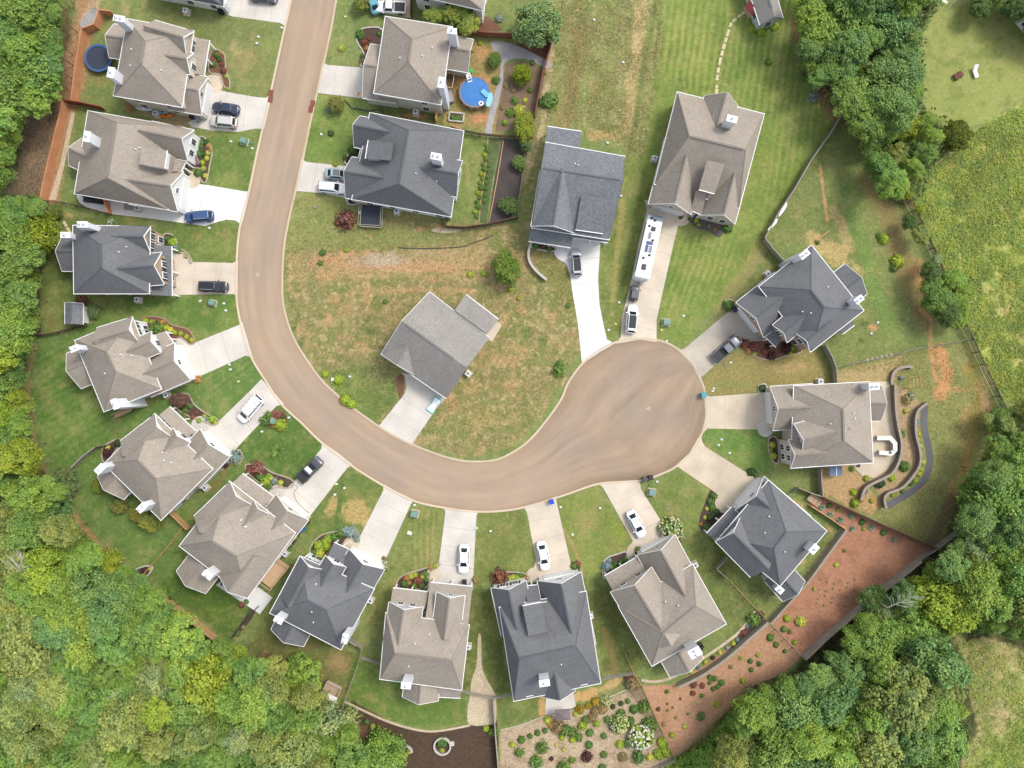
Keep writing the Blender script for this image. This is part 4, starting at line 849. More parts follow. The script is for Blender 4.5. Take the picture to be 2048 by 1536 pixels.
        pm = MB(); nn = o.normalized(); nn.z = 0
        if zl > 5.2:
            w4 = inset([v.to_2d() for v in f], 0.18); walls.prism([(v.x, v.y) for v in w4], zl - 1.6, zl - 0.16, top=False)
        for k in range(3 if zl < 3.45 else 0):
            t = (0.04, 0.5, 0.96)[k]; c0 = a.lerp(b, t) - nn * 0.3
            pb = MB(); pb.box((c0.x, c0.y, (zl - 0.1) / 2), (0.2, 0.2, zl - 0.12)); pb.build('post', M_TRIM, root)
    walls.build('wall', WM, root); trim.build('trim', M_TRIM, root)
    # windows
    for k in range(4):
        p, r = foots[0][k], foots[0][(k + 1) % 4]; L = (r - p).length; d = (r - p).normalized(); n = Vector((-d.y, d.x))
        if n.dot((p + r) / 2 - cen) < 0: n = -n
        cnt = max(1, int(L / 3.6))
        for i in range(cnt):
            t = (i + 0.5) / cnt; c = p.lerp(r, t) + n * 0.2
            if any(inside(c, f) for f in foots[1:]): continue
            if backwin: opening(root, p, r, 1.5, 1.0, 1.4, 'window', t, n)
            if ze > 4.4: opening(root, p, r, 4.1, 1.0, 1.3, 'window', t, n)
    for ia, ib, n, wze, wzr, typ in wing_data:
        L = (ib - ia).length
        if typ == 'g':
            opening(root, ia, ib, 1.12, min(4.9, L - 1.0), 2.2, 'garage', 0.5, n)
            if wzr - wze > 2: opening(root, ia, ib, wze + 0.55, 0.8, 0.8, 'window', 0.5, n)
            opening(root, ia, ib, 2.75, min(4.9, L - 1.0), 0.01, 'garage', 0.5, n) if False else None
        elif typ == 's':
            for t in (0.25, 0.5, 0.75): opening(root, ia, ib, 1.4, L * 0.2, 1.5, 'window', t, n)
        elif typ == 'w':
            ts = (0.3, 0.7) if L > 3.4 else (0.5,)
            for t in ts:
                o = opening(root, ia, ib, min(wze - 1.2, 4.1), 0.9, 1.4, 'window', t, n)
                if L > 3.4:
                    d = (ib - ia).normalized(); c = ia.lerp(ib, t); ang = math.atan2(d.y, d.x)
                    for s_ in ((-0.72, 0.72) if key in ('H4', 'H5', 'H8', 'H10', 'H12') else ()): sb = MB(); sb.box((c.x + d.x * s_ + n.x * 0.05, c.y + d.y * s_ + n.y * 0.05, min(wze - 1.2, 4.1)), (0.3, 0.06, 1.4), ang); sb.build('shutter', M_SHUT, o)
                if wze > 4.4: opening(root, ia, ib, 1.5, 0.9, 1.4, 'window', t, n)
        elif typ == 'd': opening(root, ia, ib, wze - 0.2, 0.7, 0.7, 'window', 0.5, n)
    # chimneys and pipes
    ang = math.atan2((q[1] - q[0]).y, (q[1] - q[0]).x)
    for cpx, cpy, zt, cw, cl, rot in chims:
        p = P(cpx, cpy, zt); mb = MB(); aa = ang + rot
        mb.box((p.x, p.y, zt / 2), (cw, cl, zt), aa)
        co = mb.build('chimney', M_CHIM, root)
        k = MB(); k.box((p.x, p.y, zt + 0.03), (cw + 0.14, cl + 0.14, 0.1), aa); k.build('chimney_cap', M_TRIM, co)
        k = MB(); nfl = 2 if cpy % 2 == 1 and cw > 1.2 else 1
        for s_ in ((-0.35, 0.35) if nfl == 2 else (0,)):
            k.lathe((p.x + math.cos(aa) * s_, p.y + math.sin(aa) * s_, zt + 0.08), [(0.13, 0), (0.13, 0.35), (0.2, 0.36), (0.2, 0.42), (0.05, 0.5)], 10)
        k.build('flue', M_METAL, co)
    rr = random.Random(key)
    if not gable_main:
        for k in range(pipes):
            # on the larger slopes
            s_ = rr.choice(((q[1], q[2]), (q[3], q[0]))); t = rr.uniform(0.25, 0.75); u = rr.uniform(0.35, 0.75)
            e = s_[0].lerp(s_[1], t); r1v = P(*R1, zr); r2v = P(*R2, zr)
            rd = r1v.lerp(r2v, t if s_[0] is q[1] else 1 - t)
            pos = Vector((e.x, e.y, ze)).lerp(rd, u); kb = MB(); kb.lathe((pos.x, pos.y, pos.z - 0.1), [(0.09, 0), (0.09, 0.4)], 8)
            kb.build('vent_pipe', M_TRIM, ro)
    for (x, y) in acs: AC.append((x, y, ang, ref))
    return root
AC = []
def box_dormer(root_key): pass
Hs = make_house
# key, ref, label, roof, wall, main(A,B,C,D,ze,zr,R1,R2), wings, sheds, chims(px,py,ztop,w,l,rot), acs
Hs('H1', 'the white house at the top left edge', 'white-sided dark-roofed house cut off by the top left edge', 'dark', 'white', ((320, -140), (470, -115), (447, 12), (296, -16), 3.0, 6.6, (380, -80), (372, -35)),
   wings=[((474, -60), (447, 13), 6, 3.0, 5.6, 'g')], acs=[(370, 20)])
Hs('H2', 'the tan-roofed house by the round trampoline', 'tan-roofed house beside the round blue trampoline and upper left driveway', 'tan', 'cream',
   ((255, 38), (387, 62), (364, 214), (227, 191), 5.4, 8.8, (290, 82), (282, 127)),
   wings=[((388, 63), (373, 115), 6.5, 5.4, 7.8, 'w'), ((387, 106), (380, 149), 4.5, 5.4, 7.2, 'w'), ((416, 154), (403, 230), 5.6, 3.0, 5.2, 'g'), ((228, 48), (218, 115), 4, 2.7, 4.5, 's')],
   sheds=[((419, 80), (408, 150), (384, 74), (374, 146), 2.9, 3.9)], chims=[(238, 37, 9.4, 1.6, 0.8, 0), (222, 145, 9.0, 0.9, 1.5, 0)], acs=[(310, 226)])
Hs('H3', 'the tan-roofed house with the cedar fence', 'large tan-roofed white-gabled house inside the orange cedar fence', 'tan', 'white',
   ((176, 222), (366, 255), (336, 419), (149, 387), 3.6, 7.9, (233, 245), (215, 355)),
   wings=[((388, 260), (375, 322), 7, 3.6, 6.8, 'w'), ((367, 344), (355, 423), 8, 3.4, 6.8, 'g'), ((164, 276), (138, 331), 4, 2.6, 4.5, 's')],
   sheds=[((372, 322), (362, 344), (350, 318), (345, 342), 3.3, 4.6), ((334, 301), (329, 337), (284, 294), (278, 328), 6.3, 7.2)], chims=[(174, 273, 9.0, 0.9, 1.5, 0)], acs=[(273, 416)])
Hs('H4', 'the dark-roofed house by the black car', 'dark-roofed house with brick front beside the black parked car', 'dark', 'brick',
   ((146, 451), (300, 453), (298, 587), (148, 587), 5.4, 8.8, (202, 490), (203, 536)),
   wings=[((301, 453), (300, 504), 5, 5.4, 7.5, 'w'), ((323, 505), (328, 569), 7, 5.0, 7.8, 'w'), ((126, 470), (124, 542), 3.5, 2.8, 4.6, 's')],
   sheds=[((343, 492), (344, 592), (300, 490), (300, 590), 2.9, 3.9)], chims=[(165, 449, 9.4, 1.5, 0.8, 0), (131, 470, 7.2, 1.4, 0.8, 0)], acs=[(273, 599)])
Hs('H5', 'the tan-roofed house below the garden shed', 'tan-roofed house below the grey garden shed with curved front bed', 'tan', 'white',
   ((150, 681), (264, 634), (322, 778), (208, 823), 5.2, 8.4, (213, 704), (231, 743)),
   wings=[((265, 634), (282, 690), 6, 5.2, 7.5, 'w'), ((303, 663), (321, 705), 5, 5.2, 6.9, 'w'), ((349, 686), (381, 760), 7, 3.3, 6.2, 'g'), ((133, 707), (162, 777), 4, 2.8, 4.8, 's')],
   sheds=[((331, 662), (349, 690), (300, 672), (318, 706), 2.9, 3.8)], chims=[(149, 697, 8.6, 1.3, 0.8, 0), (230, 808, 8.6, 0.8, 1.5, 0)], acs=[(331, 790)])
Hs('H6', 'the tan-roofed house with the white van', 'tan-roofed house angled beside the driveway with the white van', 'tan', 'white',
   ((309, 828), (208, 928), (322, 1040), (425, 938), 5.2, 8.6, (275, 920), (311, 957)),
   wings=[((310, 828), (348, 877), 7, 5.2, 7.6, 'w'), ((347, 856), (380, 885), 5, 5.2, 6.8, 'w'), ((400, 858), (459, 914), 7, 3.1, 5.6, 'g'), ((195, 953), (248, 999), 4, 2.8, 4.8, 's')],
   sheds=[((339, 813), (391, 862), (318, 830), (368, 880), 2.9, 3.8)], chims=[(200, 938, 8.8, 1.5, 0.9, 0), (284, 1015, 8.8, 1.5, 0.9, 0)], acs=[(409, 976)])
Hs('H7', 'the tan-roofed house by the dark pickup', 'tan-roofed house with wooden side deck and white back patio', 'tan', 'cream',
   ((459, 963), (359, 1092), (495, 1196), (590, 1066), 5.2, 8.6, (424, 1082), (472, 1112)),
   wings=[((460, 963), (507, 1012), 8, 5.2, 7.6, 'w'), ((507, 1000), (538, 1028), 5, 5.2, 6.8, 'w'), ((552, 989), (617, 1040), 8, 3.1, 5.9, 'g'), ((353, 1142), (411, 1187), 4.5, 2.8, 4.8, 's'), ((440, 1155), (495, 1196), 7, 5.2, 7.6, 'w')],
   sheds=[((485, 947), (548, 994), (462, 968), (525, 1016), 2.9, 3.8)], chims=[(415, 1150, 8.8, 0.8, 1.5, 0)], acs=[(569, 1108)])
Hs('H8', 'the dark-roofed house with the empty straight driveway', 'dark-roofed white-fronted house behind the empty straight driveway', 'dark', 'white',
   ((600, 1113), (540, 1226), (682, 1299), (748, 1178), 5.2, 8.4, (615, 1201), (652, 1220)),
   wings=[((601, 1113), (652, 1140), 7, 5.2, 7.6, 'w'), ((651, 1111), (692, 1134), 5, 5.2, 6.9, 'w'), ((698, 1098), (769, 1139), 8, 3.2, 6.4, 'g'), ((542, 1259), (607, 1293), 4, 2.8, 4.8, 's')],
   sheds=[((668, 1085), (700, 1100), (652, 1118), (686, 1134), 2.9, 3.8)], chims=[(557, 1240, 8.6, 0.8, 1.3, 0), (690, 1277, 8.6, 1.4, 0.8, 0.3)], acs=[(740, 1202)])
Hs('H9', 'the tan-roofed house above the dark mulch', 'tan-roofed house behind the leftmost white sedan', 'tan', 'grey',
   ((772, 1226), (760, 1358), (923, 1380), (938, 1250), 5.2, 8.5, (790, 1307), (902, 1320)),
   wings=[((778, 1204), (846, 1214), 7, 5.2, 7.8, 'w'), ((873, 1184), (930, 1191), 6.5, 5.0, 7.4, 'd'), ((805, 1394), (876, 1402), 4.5, 3.0, 5.0, 's')],
   sheds=[((861, 1165), (945, 1173), (850, 1243), (936, 1252), 3.1, 5.3), ((786, 1176), (858, 1184), (780, 1210), (850, 1218), 2.9, 4.0), ((876, 1394), (921, 1396), (874, 1370), (922, 1376), 2.8, 3.6)],
   chims=[(812, 1371, 9.4, 0.9, 1.4, 0)], acs=[(936, 1295)])
Hs('H10', 'the dark-roofed house above the flower garden', 'dark-roofed house with two front gables behind the middle white sedan', 'dark', 'white',
   ((999, 1215), (1028, 1402), (1201, 1366), (1172, 1183), 4.6, 8.6, (1039, 1317), (1151, 1292)),
   wings=[((982, 1176), (1052, 1161), 8, 3.5, 6.6, 'w'), ((1075, 1162), (1162, 1144), 12, 3.5, 7.6, 'g'), ((1086, 1394), (1150, 1382), 5, 4.2, 6.6, 's')],
   sheds=[((1050, 1172), (1076, 1170), (1058, 1232), (1086, 1226), 3.2, 6.0), ((1045, 1212), (1083, 1205), (1057, 1272), (1094, 1264), 6.5, 7.8)], chims=[(1089, 1366, 9.4, 0.9, 1.5, 0)], acs=[(1181, 1233)])
Hs('H11', 'the tan-roofed house by the white hydrangea', 'tan-roofed house with wide garage behind the rightmost white sedan', 'tan', 'tan',
   ((1237, 1213), (1304, 1332), (1452, 1248), (1385, 1129), 5.2, 8.6, (1326, 1266), (1392, 1212)),
   wings=[((1221, 1184), (1303, 1134), 11, 5.2, 8.4, 'w'), ((1274, 1110), (1350, 1069), 12, 3.5, 7.2, 'g'), ((1340, 1354), (1407, 1316), 5.5, 2.8, 4.6, 's')],
   sheds=[((1209, 1152), (1276, 1113), (1228, 1184), (1294, 1145), 2.9, 4.0)], chims=[(1390, 1305, 8.8, 1.3, 1.8, 0)], acs=[(1391, 1131)])
Hs('H12', 'the dark-roofed house above the red mulch', 'dark-roofed house above the reddish mulch slope', 'dark', 'white',
   ((1653, 1062), (1537, 961), (1440, 1075), (1560, 1172), 5.2, 8.6, (1573, 1064), (1548, 1097)),
   wings=[((1528, 953), (1471, 1020), 10, 3.6, 6.6, 'g'), ((1481, 1034), (1431, 1083), 8, 5.2, 7.8, 'w'), ((1566, 1203), (1610, 1163), 4.5, 2.8, 4.4, 's')],
   sheds=[((1464, 1014), (1413, 1067), (1482, 1032), (1434, 1082), 2.9, 3.8)], chims=[(1628, 1098, 8.4, 0.9, 1.4, 0), (1559, 1179, 4.6, 1.2, 0.9, 0)])
Hs('H13', 'the tan-roofed house with the curved walls', 'tan-roofed house with big curved patio and outdoor kitchen', 'tan', 'tan',
   ((1588, 772), (1738, 764), (1746, 925), (1582, 936), 5.2, 8.6, (1686, 818), (1688, 882)),
   wings=[((1540, 773), (1546, 861), 7, 3.4, 6.4, 'g'), ((1588, 848), (1604, 909), 7.5, 6.0, 8.2, 'd'), ((1577, 880), (1582, 936), 5, 5.2, 7.4, 'w'), ((1763, 771), (1761, 842), 4, 2.8, 4.6, 's')],
   chims=[(1748, 773, 8.6, 1.5, 0.9, 0)], acs=[(1642, 763)])
Hs('H14', 'the dark-roofed house by the grey pickup', 'dark-roofed house behind the stained driveway with the grey pickup', 'dark', 'brick',
   ((1518, 573), (1623, 491), (1727, 621), (1622, 703), 5.2, 8.6, (1622, 580), (1648, 614)),
   wings=[((1472, 605), (1527, 675), 8, 3.4, 6.4, 'g'), ((1545, 650), (1574, 685), 5, 5.2, 6.9, 'w'), ((1589, 664), (1620, 703), 5, 5.2, 7.0, 'w'), ((1690, 528), (1734, 588), 4.5, 2.8, 4.6, 's')],
   sheds=[((1524, 667), (1552, 694), (1541, 640), (1572, 668), 2.9, 3.9), ((1709, 650), (1685, 668), (1700, 638), (1676, 655), 2.4, 2.8)], chims=[(1609, 509, 8.8, 1.5, 0.8, 0), (1718, 599, 8.8, 1.3, 0.8, 0)], acs=[(1537, 547)])
Hs('H15', 'the tan-roofed house behind the camper', 'large tan-roofed house at the head of the camper driveway', 'tan', 'tan',
   ((1355, 184), (1309, 368), (1478, 416), (1528, 228), 3.8, 8.6, (1379, 272), (1491, 299)),
   wings=[((1297, 408), (1382, 429), 11, 3.4, 7.0, 'g'), ((1402, 430), (1470, 448), 9, 3.4, 6.6, 'w'), ((1409, 192), (1475, 211), 7, 3.8, 7.0, 'w')],
   sheds=[((1382, 420), (1403, 430), (1392, 380), (1414, 385), 3.4, 5.2), ((1398, 379), (1429, 387), (1414, 320), (1450, 328), 6.2, 7.8)], chims=[(1464, 238, 9.6, 0.9, 1.5, 0)], acs=[(1310, 316)])
Hs('H16', 'the dark grey house by the silver car', 'dark grey gable-roofed house at the head of the bright curving driveway', 'iron', 'white',
   ((1092, 285), (1064, 455), (1218, 479), (1249, 313), 5.2, 7.8, (1083, 335), (1246, 360)),
   wings=[((1062, 452), (1148, 466), 9, 5.25, 8.0, 'w')], gable_main=False,
   sheds=[((1095, 253), (1163, 263), (1091, 288), (1159, 298), 3.0, 4.4), ((1057, 482), (1141, 495), (1062, 455), (1147, 468), 2.9, 3.9), ((1151, 459), (1206, 467), (1163, 389), (1219, 398), 5.8, 7.4), ((1147, 475), (1216, 485), (1150, 462), (1219, 471), 3.2, 4.2)])
Hs('H17', 'the grey-roofed house inside the road bend', 'grey gable-roofed house alone inside the bend of the road', 'grey', 'tan',
   ((859, 584), (762, 708), (893, 797), (979, 676), 3.2, 6.8, (809, 634), (934, 731)), gable_main=True,
   wings=[((764, 710), (830, 750), 5.6, 3.25, 5.3, 'w')], sheds=[((932, 589), (997, 639), (909, 620), (974, 668), 2.7, 3.5)], acs=[(936, 747)])
Hs('H18', 'the dark-roofed house by the square trampoline', 'dark-roofed house with the square trampoline below it', 'dark', 'white',
   ((740, 226), (927, 262), (902, 433), (704, 398), 4.0, 8.4, (817, 260), (798, 367)),
   wings=[((720, 232), (708, 294), 6, 3.6, 6.6, 'w'), ((704, 314), (691, 396), 8, 3.4, 6.8, 'g'), ((925, 322), (913, 394), 6, 4.2, 7.2, 'w')],
   sheds=[((722, 296), (718, 314), (742, 298), (738, 318), 3.4, 4.6), ((737, 280), (731, 317), (788, 286), (782, 321), 6.4, 7.8)], chims=[(872, 313, 9.6, 1.5, 0.9, 0)], acs=[(793, 421)])
Hs('H19', 'the tan-roofed house beside the pool', 'tan-roofed house beside the round swimming pool', 'tan', 'sage',
   ((771, 33), (904, 54), (882, 209), (748, 186), 5.4, 8.8, (824, 78), (817, 124)),
   wings=[((741, 88), (725, 196), 5.5, 3.0, 5.3, 'g'), ((947, 79), (936, 145), 5, 2.8, 4.6, 's')], chims=[(904, 62, 9.0, 1.3, 0.8, 0), (883, 165, 9.0, 0.9, 1.5, 0)], acs=[(831, 223)])
Hs('H20', 'the tan-roofed house at the top edge', 'white-sided tan-roofed house cut off by the top edge', 'tan', 'white',
   ((845, -130), (990, -105), (967, 21), (822, -12), 5.2, 8.6, (900, -80), (890, -40)), wings=[])
Hs('H21', 'the outbuilding with the red porch roof', 'small grey-roofed outbuilding with a red porch roof at the top edge', 'grey', 'grey',
   ((1488, -48), (1538, -62), (1566, 36), (1520, 50), 2.9, 4.4, (1510, -20), (1520, 5)), gable_main=True, wings=[], cat='outbuilding', name='outbuilding')
Hs('H22', 'the garden shed', 'small grey-roofed garden shed with white end wall behind the fence', 'iron', 'white',
   ((130, 605), (166, 607), (166, 649), (130, 648), 2.2, 2.9, (147, 610), (147, 640)), gable_main=True, wings=[], cat='shed', name='garden_shed', backwin=False)
Hs('H23', 'the white house in the top right corner', 'white house with purple-brown roof cut off by the top right corner', 'grey', 'white',
   ((2042, -60), (2140, 0), (2120, 110), (2044, 20), 3.0, 6.0, (2070, -20), (2080, 40)), wings=[])
# red porch roof of the outbuilding
ob = [o for o in bpy.data.objects if o.name.startswith('outbuilding')][0]
mb = MB(); a, b, c, d = P(1490, 14, 2.3), P(1505, 32, 2.3), P(1514, 18, 3.0), P(1499, 0, 3.0)
mb.face([a, b, c]); mb.face([a, c, d]); mb.face([v - Vector((0, 0, .1)) for v in (d, c, b, a)])
for u, v in ((a, b), (b, c), (c, d), (d, a)): mb.face([u, u - Vector((0, 0, .1)), v - Vector((0, 0, .1)), v])
mb.build('porch_roof', mat('red metal roof', A3(150, 70, 66), 0.6, 0.1, 3.0), ob)
mb = MB(); mb.prism([P2(*p) for p in ((1486, 15), (1496, 36), (1508, 30), (1500, 8))], 0, 0.15); mb.build('porch_deck', M_DECK, ob)
# deck parts
def deck(poly, z, label, posts=True, m=None):
    w = [Vector(P2(*p, z)) for p in poly]; mb = MB(); mb.prism([(p.x, p.y) for p in w], z - 0.12, z, bottom=True)
    c = sum(w, Vector((0, 0))) / len(w); t = thing('deck', (c.x, c.y, 0), label, 'deck')
    mb.build('deck_floor', m or M_DECK, t)
    pb = MB()
    for i in range(len(w)):
        p = w[i]; bb = MB(); bb.box((p.x, p.y, z / 2), (0.12, 0.12, z)); bb.build('post', M_DARKWOOD, t)
        q = w[(i + 1) % len(w)]
        if i < len(w) - 1: pb.beam((p.x, p.y, z + 0.9), (q.x, q.y, z + 0.9), 0.1, 0.08)
        if i < len(w) - 1:
            L = (q - p).length
            for j in range(int(L / 0.3) + 1):
                e = p.lerp(q, min(1, j * 0.3 / L)); pb.beam((e.x, e.y, z), (e.x, e.y, z + 0.9), 0.04, 0.04)
    pb.build('railing', M_DECK, t); return t
deck([(552, 1115), (580, 1133), (543, 1178), (520, 1160)], 0.9, 'tan wooden side deck between the tan and dark-roofed houses')
deck([(893, 150), (910, 152), (905, 180), (888, 178)], 0.8, 'brown wooden deck between the house and the pool', m=M_DARKWOOD)
deck([(228, 830), (258, 815), (266, 818), (262, 823), (232, 836)], 0.7, 'small deck with grey matting below the left tan house chimney', m=M_DECK)
# ------------------------------------------------------------------ air conditioners
def proto_ac():
    t = thing('air_conditioner', (0, 0, 0), '', 'air conditioner'); g = mat('ac grey', (0.48, 0.49, 0.5), 0.5)
    mb = MB(); mb.box((0, 0, 0.05), (1.15, 1.15, 0.1)); mb.build('pad', M_CONC, t)
    mb = MB(); mb.box((0, 0, 0.5), (0.85, 0.85, 0.8)); mb.build('cabinet', g, t)
    mb = MB(); mb.lathe((0, 0, 0.9), [(0.36, 0), (0.36, 0.03), (0.3, 0.035), (0.3, 0.01)], 16); mb.build('fan_ring', mat('ac ring', (0.7, 0.7, 0.72), 0.4), t)
    mb = MB()
    for k in range(4): mb.box((0.15 * math.cos(k * 1.57), 0.15 * math.sin(k * 1.57), 0.935), (0.26, 0.14, 0.02), k * 1.57)
    mb.lathe((0, 0, 0.92), [(0.07, 0), (0.07, 0.05)], 8); mb.build('fan', M_DARKMETAL, t); return t
pac = None
for i, (x, y, ang, ref) in enumerate(AC):
    if pac is None: pac = proto_ac(); o = pac
    else: o = copy_tree(pac)
    p = P(x, y, 0.9); o.location = (p.x, p.y, 0); o.rotation_euler.z = ang
    tag(o, 'grey air conditioner beside ' + ref, 'air conditioner', 'air conditioners beside the houses')
# ------------------------------------------------------------------ vegetation
M_LEAF = leaf_mat('foliage'); M_BARK = mat('bark', A3(120, 106, 88), 0.9, 0.2, 4.0)
LC = {'g': (156, 192, 98), 'b': (148, 186, 108), 'y': (190, 210, 80), 'o': (182, 196, 110), 'p': (192, 210, 140), 'd': (118, 150, 82), 'm': (172, 206, 98)}
LN = {'g': 'mid-green', 'b': 'blue-green', 'y': 'bright yellow-green', 'o': 'olive green', 'p': 'pale green', 'd': 'dark green', 'm': 'fresh green'}
def leaf_cards(rg, pos, nrm, size, shade, name, m=None):
    """one quad per leaf clump"""
    n = len(pos)
    t = rg.normal(size=(n, 3)); nrm = nrm + rg.normal(size=(n, 3)) * 0.45; nrm /= np.linalg.norm(nrm, axis=1)[:, None] + 1e-9
    u = np.cross(nrm, t); u /= np.linalg.norm(u, axis=1)[:, None] + 1e-9; v = np.cross(nrm, u)
    s = (size * (0.6 + 0.8 * rg.rand(n)))[:, None] if np.ndim(size) else (size * (0.6 + 0.8 * rg.rand(n)))[:, None]
    k = rg.uniform(0.45, 0.8, (n, 1))
    co = np.stack([pos - u * s, pos - v * s * k + nrm * s * 0.15, pos + u * s, pos + v * s * k - nrm * s * 0.1], 1).reshape(-1, 3).astype(np.float32)
    me = bpy.data.meshes.new(name); me.vertices.add(4 * n); me.vertices.foreach_set('co', co.ravel())
    me.loops.add(4 * n); me.loops.foreach_set('vertex_index', np.arange(4 * n, dtype=np.int32))
    me.polygons.add(n); me.polygons.foreach_set('loop_start', np.arange(0, 4 * n, 4, dtype=np.int32))
    me.update(calc_edges=True)
    a = me.attributes.new('shade', 'FLOAT', 'POINT'); a.data.foreach_set('value', np.repeat(shade, 4).astype(np.float32))
    me.materials.append(m or M_LEAF); return me
def crown_mesh(seed, nl=34, n=8500, Rr=5.0, flat=0.62, lobe=(0.2, 0.36), size=0.2, name='crown'):
    rg = np.random.RandomState(seed); P_, N_, S_ = [], [], []
    ga = math.pi * (3 - math.sqrt(5)); cs = []
    asp = rg.uniform(0.8, 1.0); asa = rg.uniform(0, 3.14)
    for i in range(nl):
        zz = 1 - (i + 0.5) / nl * 1.5; th = ga * i + rg.uniform(-.4, .4); rr = math.sqrt(max(0, 1 - zz * zz)) * rg.uniform(0.62, 0.86)
        cs.append((rr * math.cos(th), rr * math.sin(th), zz * 0.72 * rg.uniform(0.8, 1.1), rg.uniform(*lobe)))
    cs += [(0, 0, 0.25, 0.5)]
    w = np.array([c[3] ** 2 for c in cs]); w /= w.sum(); cnt = (w * n).astype(int)
    for c, k in zip(cs, cnt):
        d = rg.normal(size=(k, 3)); d[:, 2] = d[:, 2] * 0.9 + 0.35; d /= np.linalg.norm(d, axis=1)[:, None]
        # lobes broken up by direction-dependent radius
        bump = 0.24 * np.sin(d[:, 0] * 7 + c[0] * 9) * np.sin(d[:, 1] * 7 + c[1] * 11) + 0.1 * np.sin(d[:, 2] * 9 + c[2] * 5)
        rad = c[3] * (0.86 + bump + rg.normal(size=k) * 0.09)
        p = np.array(c[:3]) + d * rad[:, None]
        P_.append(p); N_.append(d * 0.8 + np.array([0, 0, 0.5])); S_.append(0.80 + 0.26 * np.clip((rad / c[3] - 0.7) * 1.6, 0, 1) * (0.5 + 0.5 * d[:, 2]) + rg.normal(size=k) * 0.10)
    p = np.concatenate(P_); sh = np.concatenate(S_); nn = np.concatenate(N_)
    gq = np.sin(p[:, 0] * 6.1 + seed) * np.sin(p[:, 1] * 5.7 - seed) + 0.6 * np.sin(p[:, 0] * 11 + p[:, 2] * 7) * np.sin(p[:, 1] * 13 + seed)
    keep = (gq < 0.62) | (rg.rand(len(p)) < 0.35); p, sh, nn = p[keep], sh[keep], nn[keep]; P_, S_, N_ = [p], [sh], [nn]
    x = p[:, 0] * math.cos(asa) + p[:, 1] * math.sin(asa); y = (-p[:, 0] * math.sin(asa) + p[:, 1] * math.cos(asa)) * asp
    p = np.stack([x, y, p[:, 2] * flat / 0.62 * 0.8], 1) * Rr
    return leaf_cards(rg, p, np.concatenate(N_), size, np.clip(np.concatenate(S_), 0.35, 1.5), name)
def trunk_mesh(seed, h=7.0, r=0.22):
    rr = random.Random(seed); mb = MB(); mb.tube([(0, 0, -0.1), (0.05, 0.02, h * 0.4), (rr.uniform(-.2, .2), rr.uniform(-.2, .2), h)], r, 7, r * 0.5)
    for i in range(6):
        a = i * 1.05 + rr.uniform(-.3, .3); z0 = h * rr.uniform(0.55, 0.9); L = rr.uniform(2.0, 3.4)
        mb.tube([(0, 0, z0), (math.cos(a) * L * 0.5, math.sin(a) * L * 0.5, z0 + L * 0.45), (math.cos(a) * L, math.sin(a) * L, z0 + L * 0.7)], r * 0.42, 5, 0.03)
    me = bpy.data.meshes.new('trunk'); me.from_pydata([tuple(v) for v in mb.v], [], mb.f); me.materials.append(M_BARK); return me
CROWNS = [crown_mesh(s, nl, 11000, 5.0, fl, lo) for s, nl, fl, lo in ((1, 30, .62, (.22, .36)), (2, 44, .6, (.16, .3)), (3, 24, .66, (.26, .4)), (4, 52, .6, (.14, .26)), (5, 36, .7, (.2, .34)), (6, 60, .56, (.12, .24)))]
TRUNKS = [trunk_mesh(s) for s in (1, 2, 3)]
TREEN = [0]
def tree(px, py, rpx, col, label, group, zc=7.5, cv=None, name='tree', jit=0.08, cat='tree'):
    """crown centred at photo pixel; rpx crown radius in photo px"""
    if group is None: zc = min(zc, max(0.9, rpx / 12.0 * 0.85))
    c = P(px, py, zc); rm = rpx / S * (H - zc) / H; k = rm / 5.0
    t = thing(name, (c.x, c.y, 0), label, cat, group, rnd.uniform(0, 6.28))
    i = TREEN[0]; TREEN[0] += 1
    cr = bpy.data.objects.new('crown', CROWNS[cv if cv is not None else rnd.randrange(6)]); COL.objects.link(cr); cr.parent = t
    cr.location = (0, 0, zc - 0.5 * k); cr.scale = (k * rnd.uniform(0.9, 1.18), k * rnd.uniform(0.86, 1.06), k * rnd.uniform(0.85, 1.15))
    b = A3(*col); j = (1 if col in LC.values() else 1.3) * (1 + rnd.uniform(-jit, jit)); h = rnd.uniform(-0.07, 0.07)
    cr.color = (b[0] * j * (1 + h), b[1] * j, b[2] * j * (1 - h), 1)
    tr = bpy.data.objects.new('trunk', TRUNKS[i % 3]); COL.objects.link(tr); tr.parent = t; ks = min(0.75, max(0.3, k * 0.7)); tr.scale = (ks, ks, max(0.1, (zc - 0.6 * k) / 7.0))
    ow = Vector((c.x, c.y, 0)); sh_ = min(rm * 0.5, ow.length * zc / H * 0.8); ow = ow.normalized() * sh_; ow.rotate(t.rotation_euler.to_matrix().inverted()); tr.location = ow
    return t
def psd(poly, x, y): return float(sdist(poly, np.array([[x]], float), np.array([[y]], float))[0, 0])
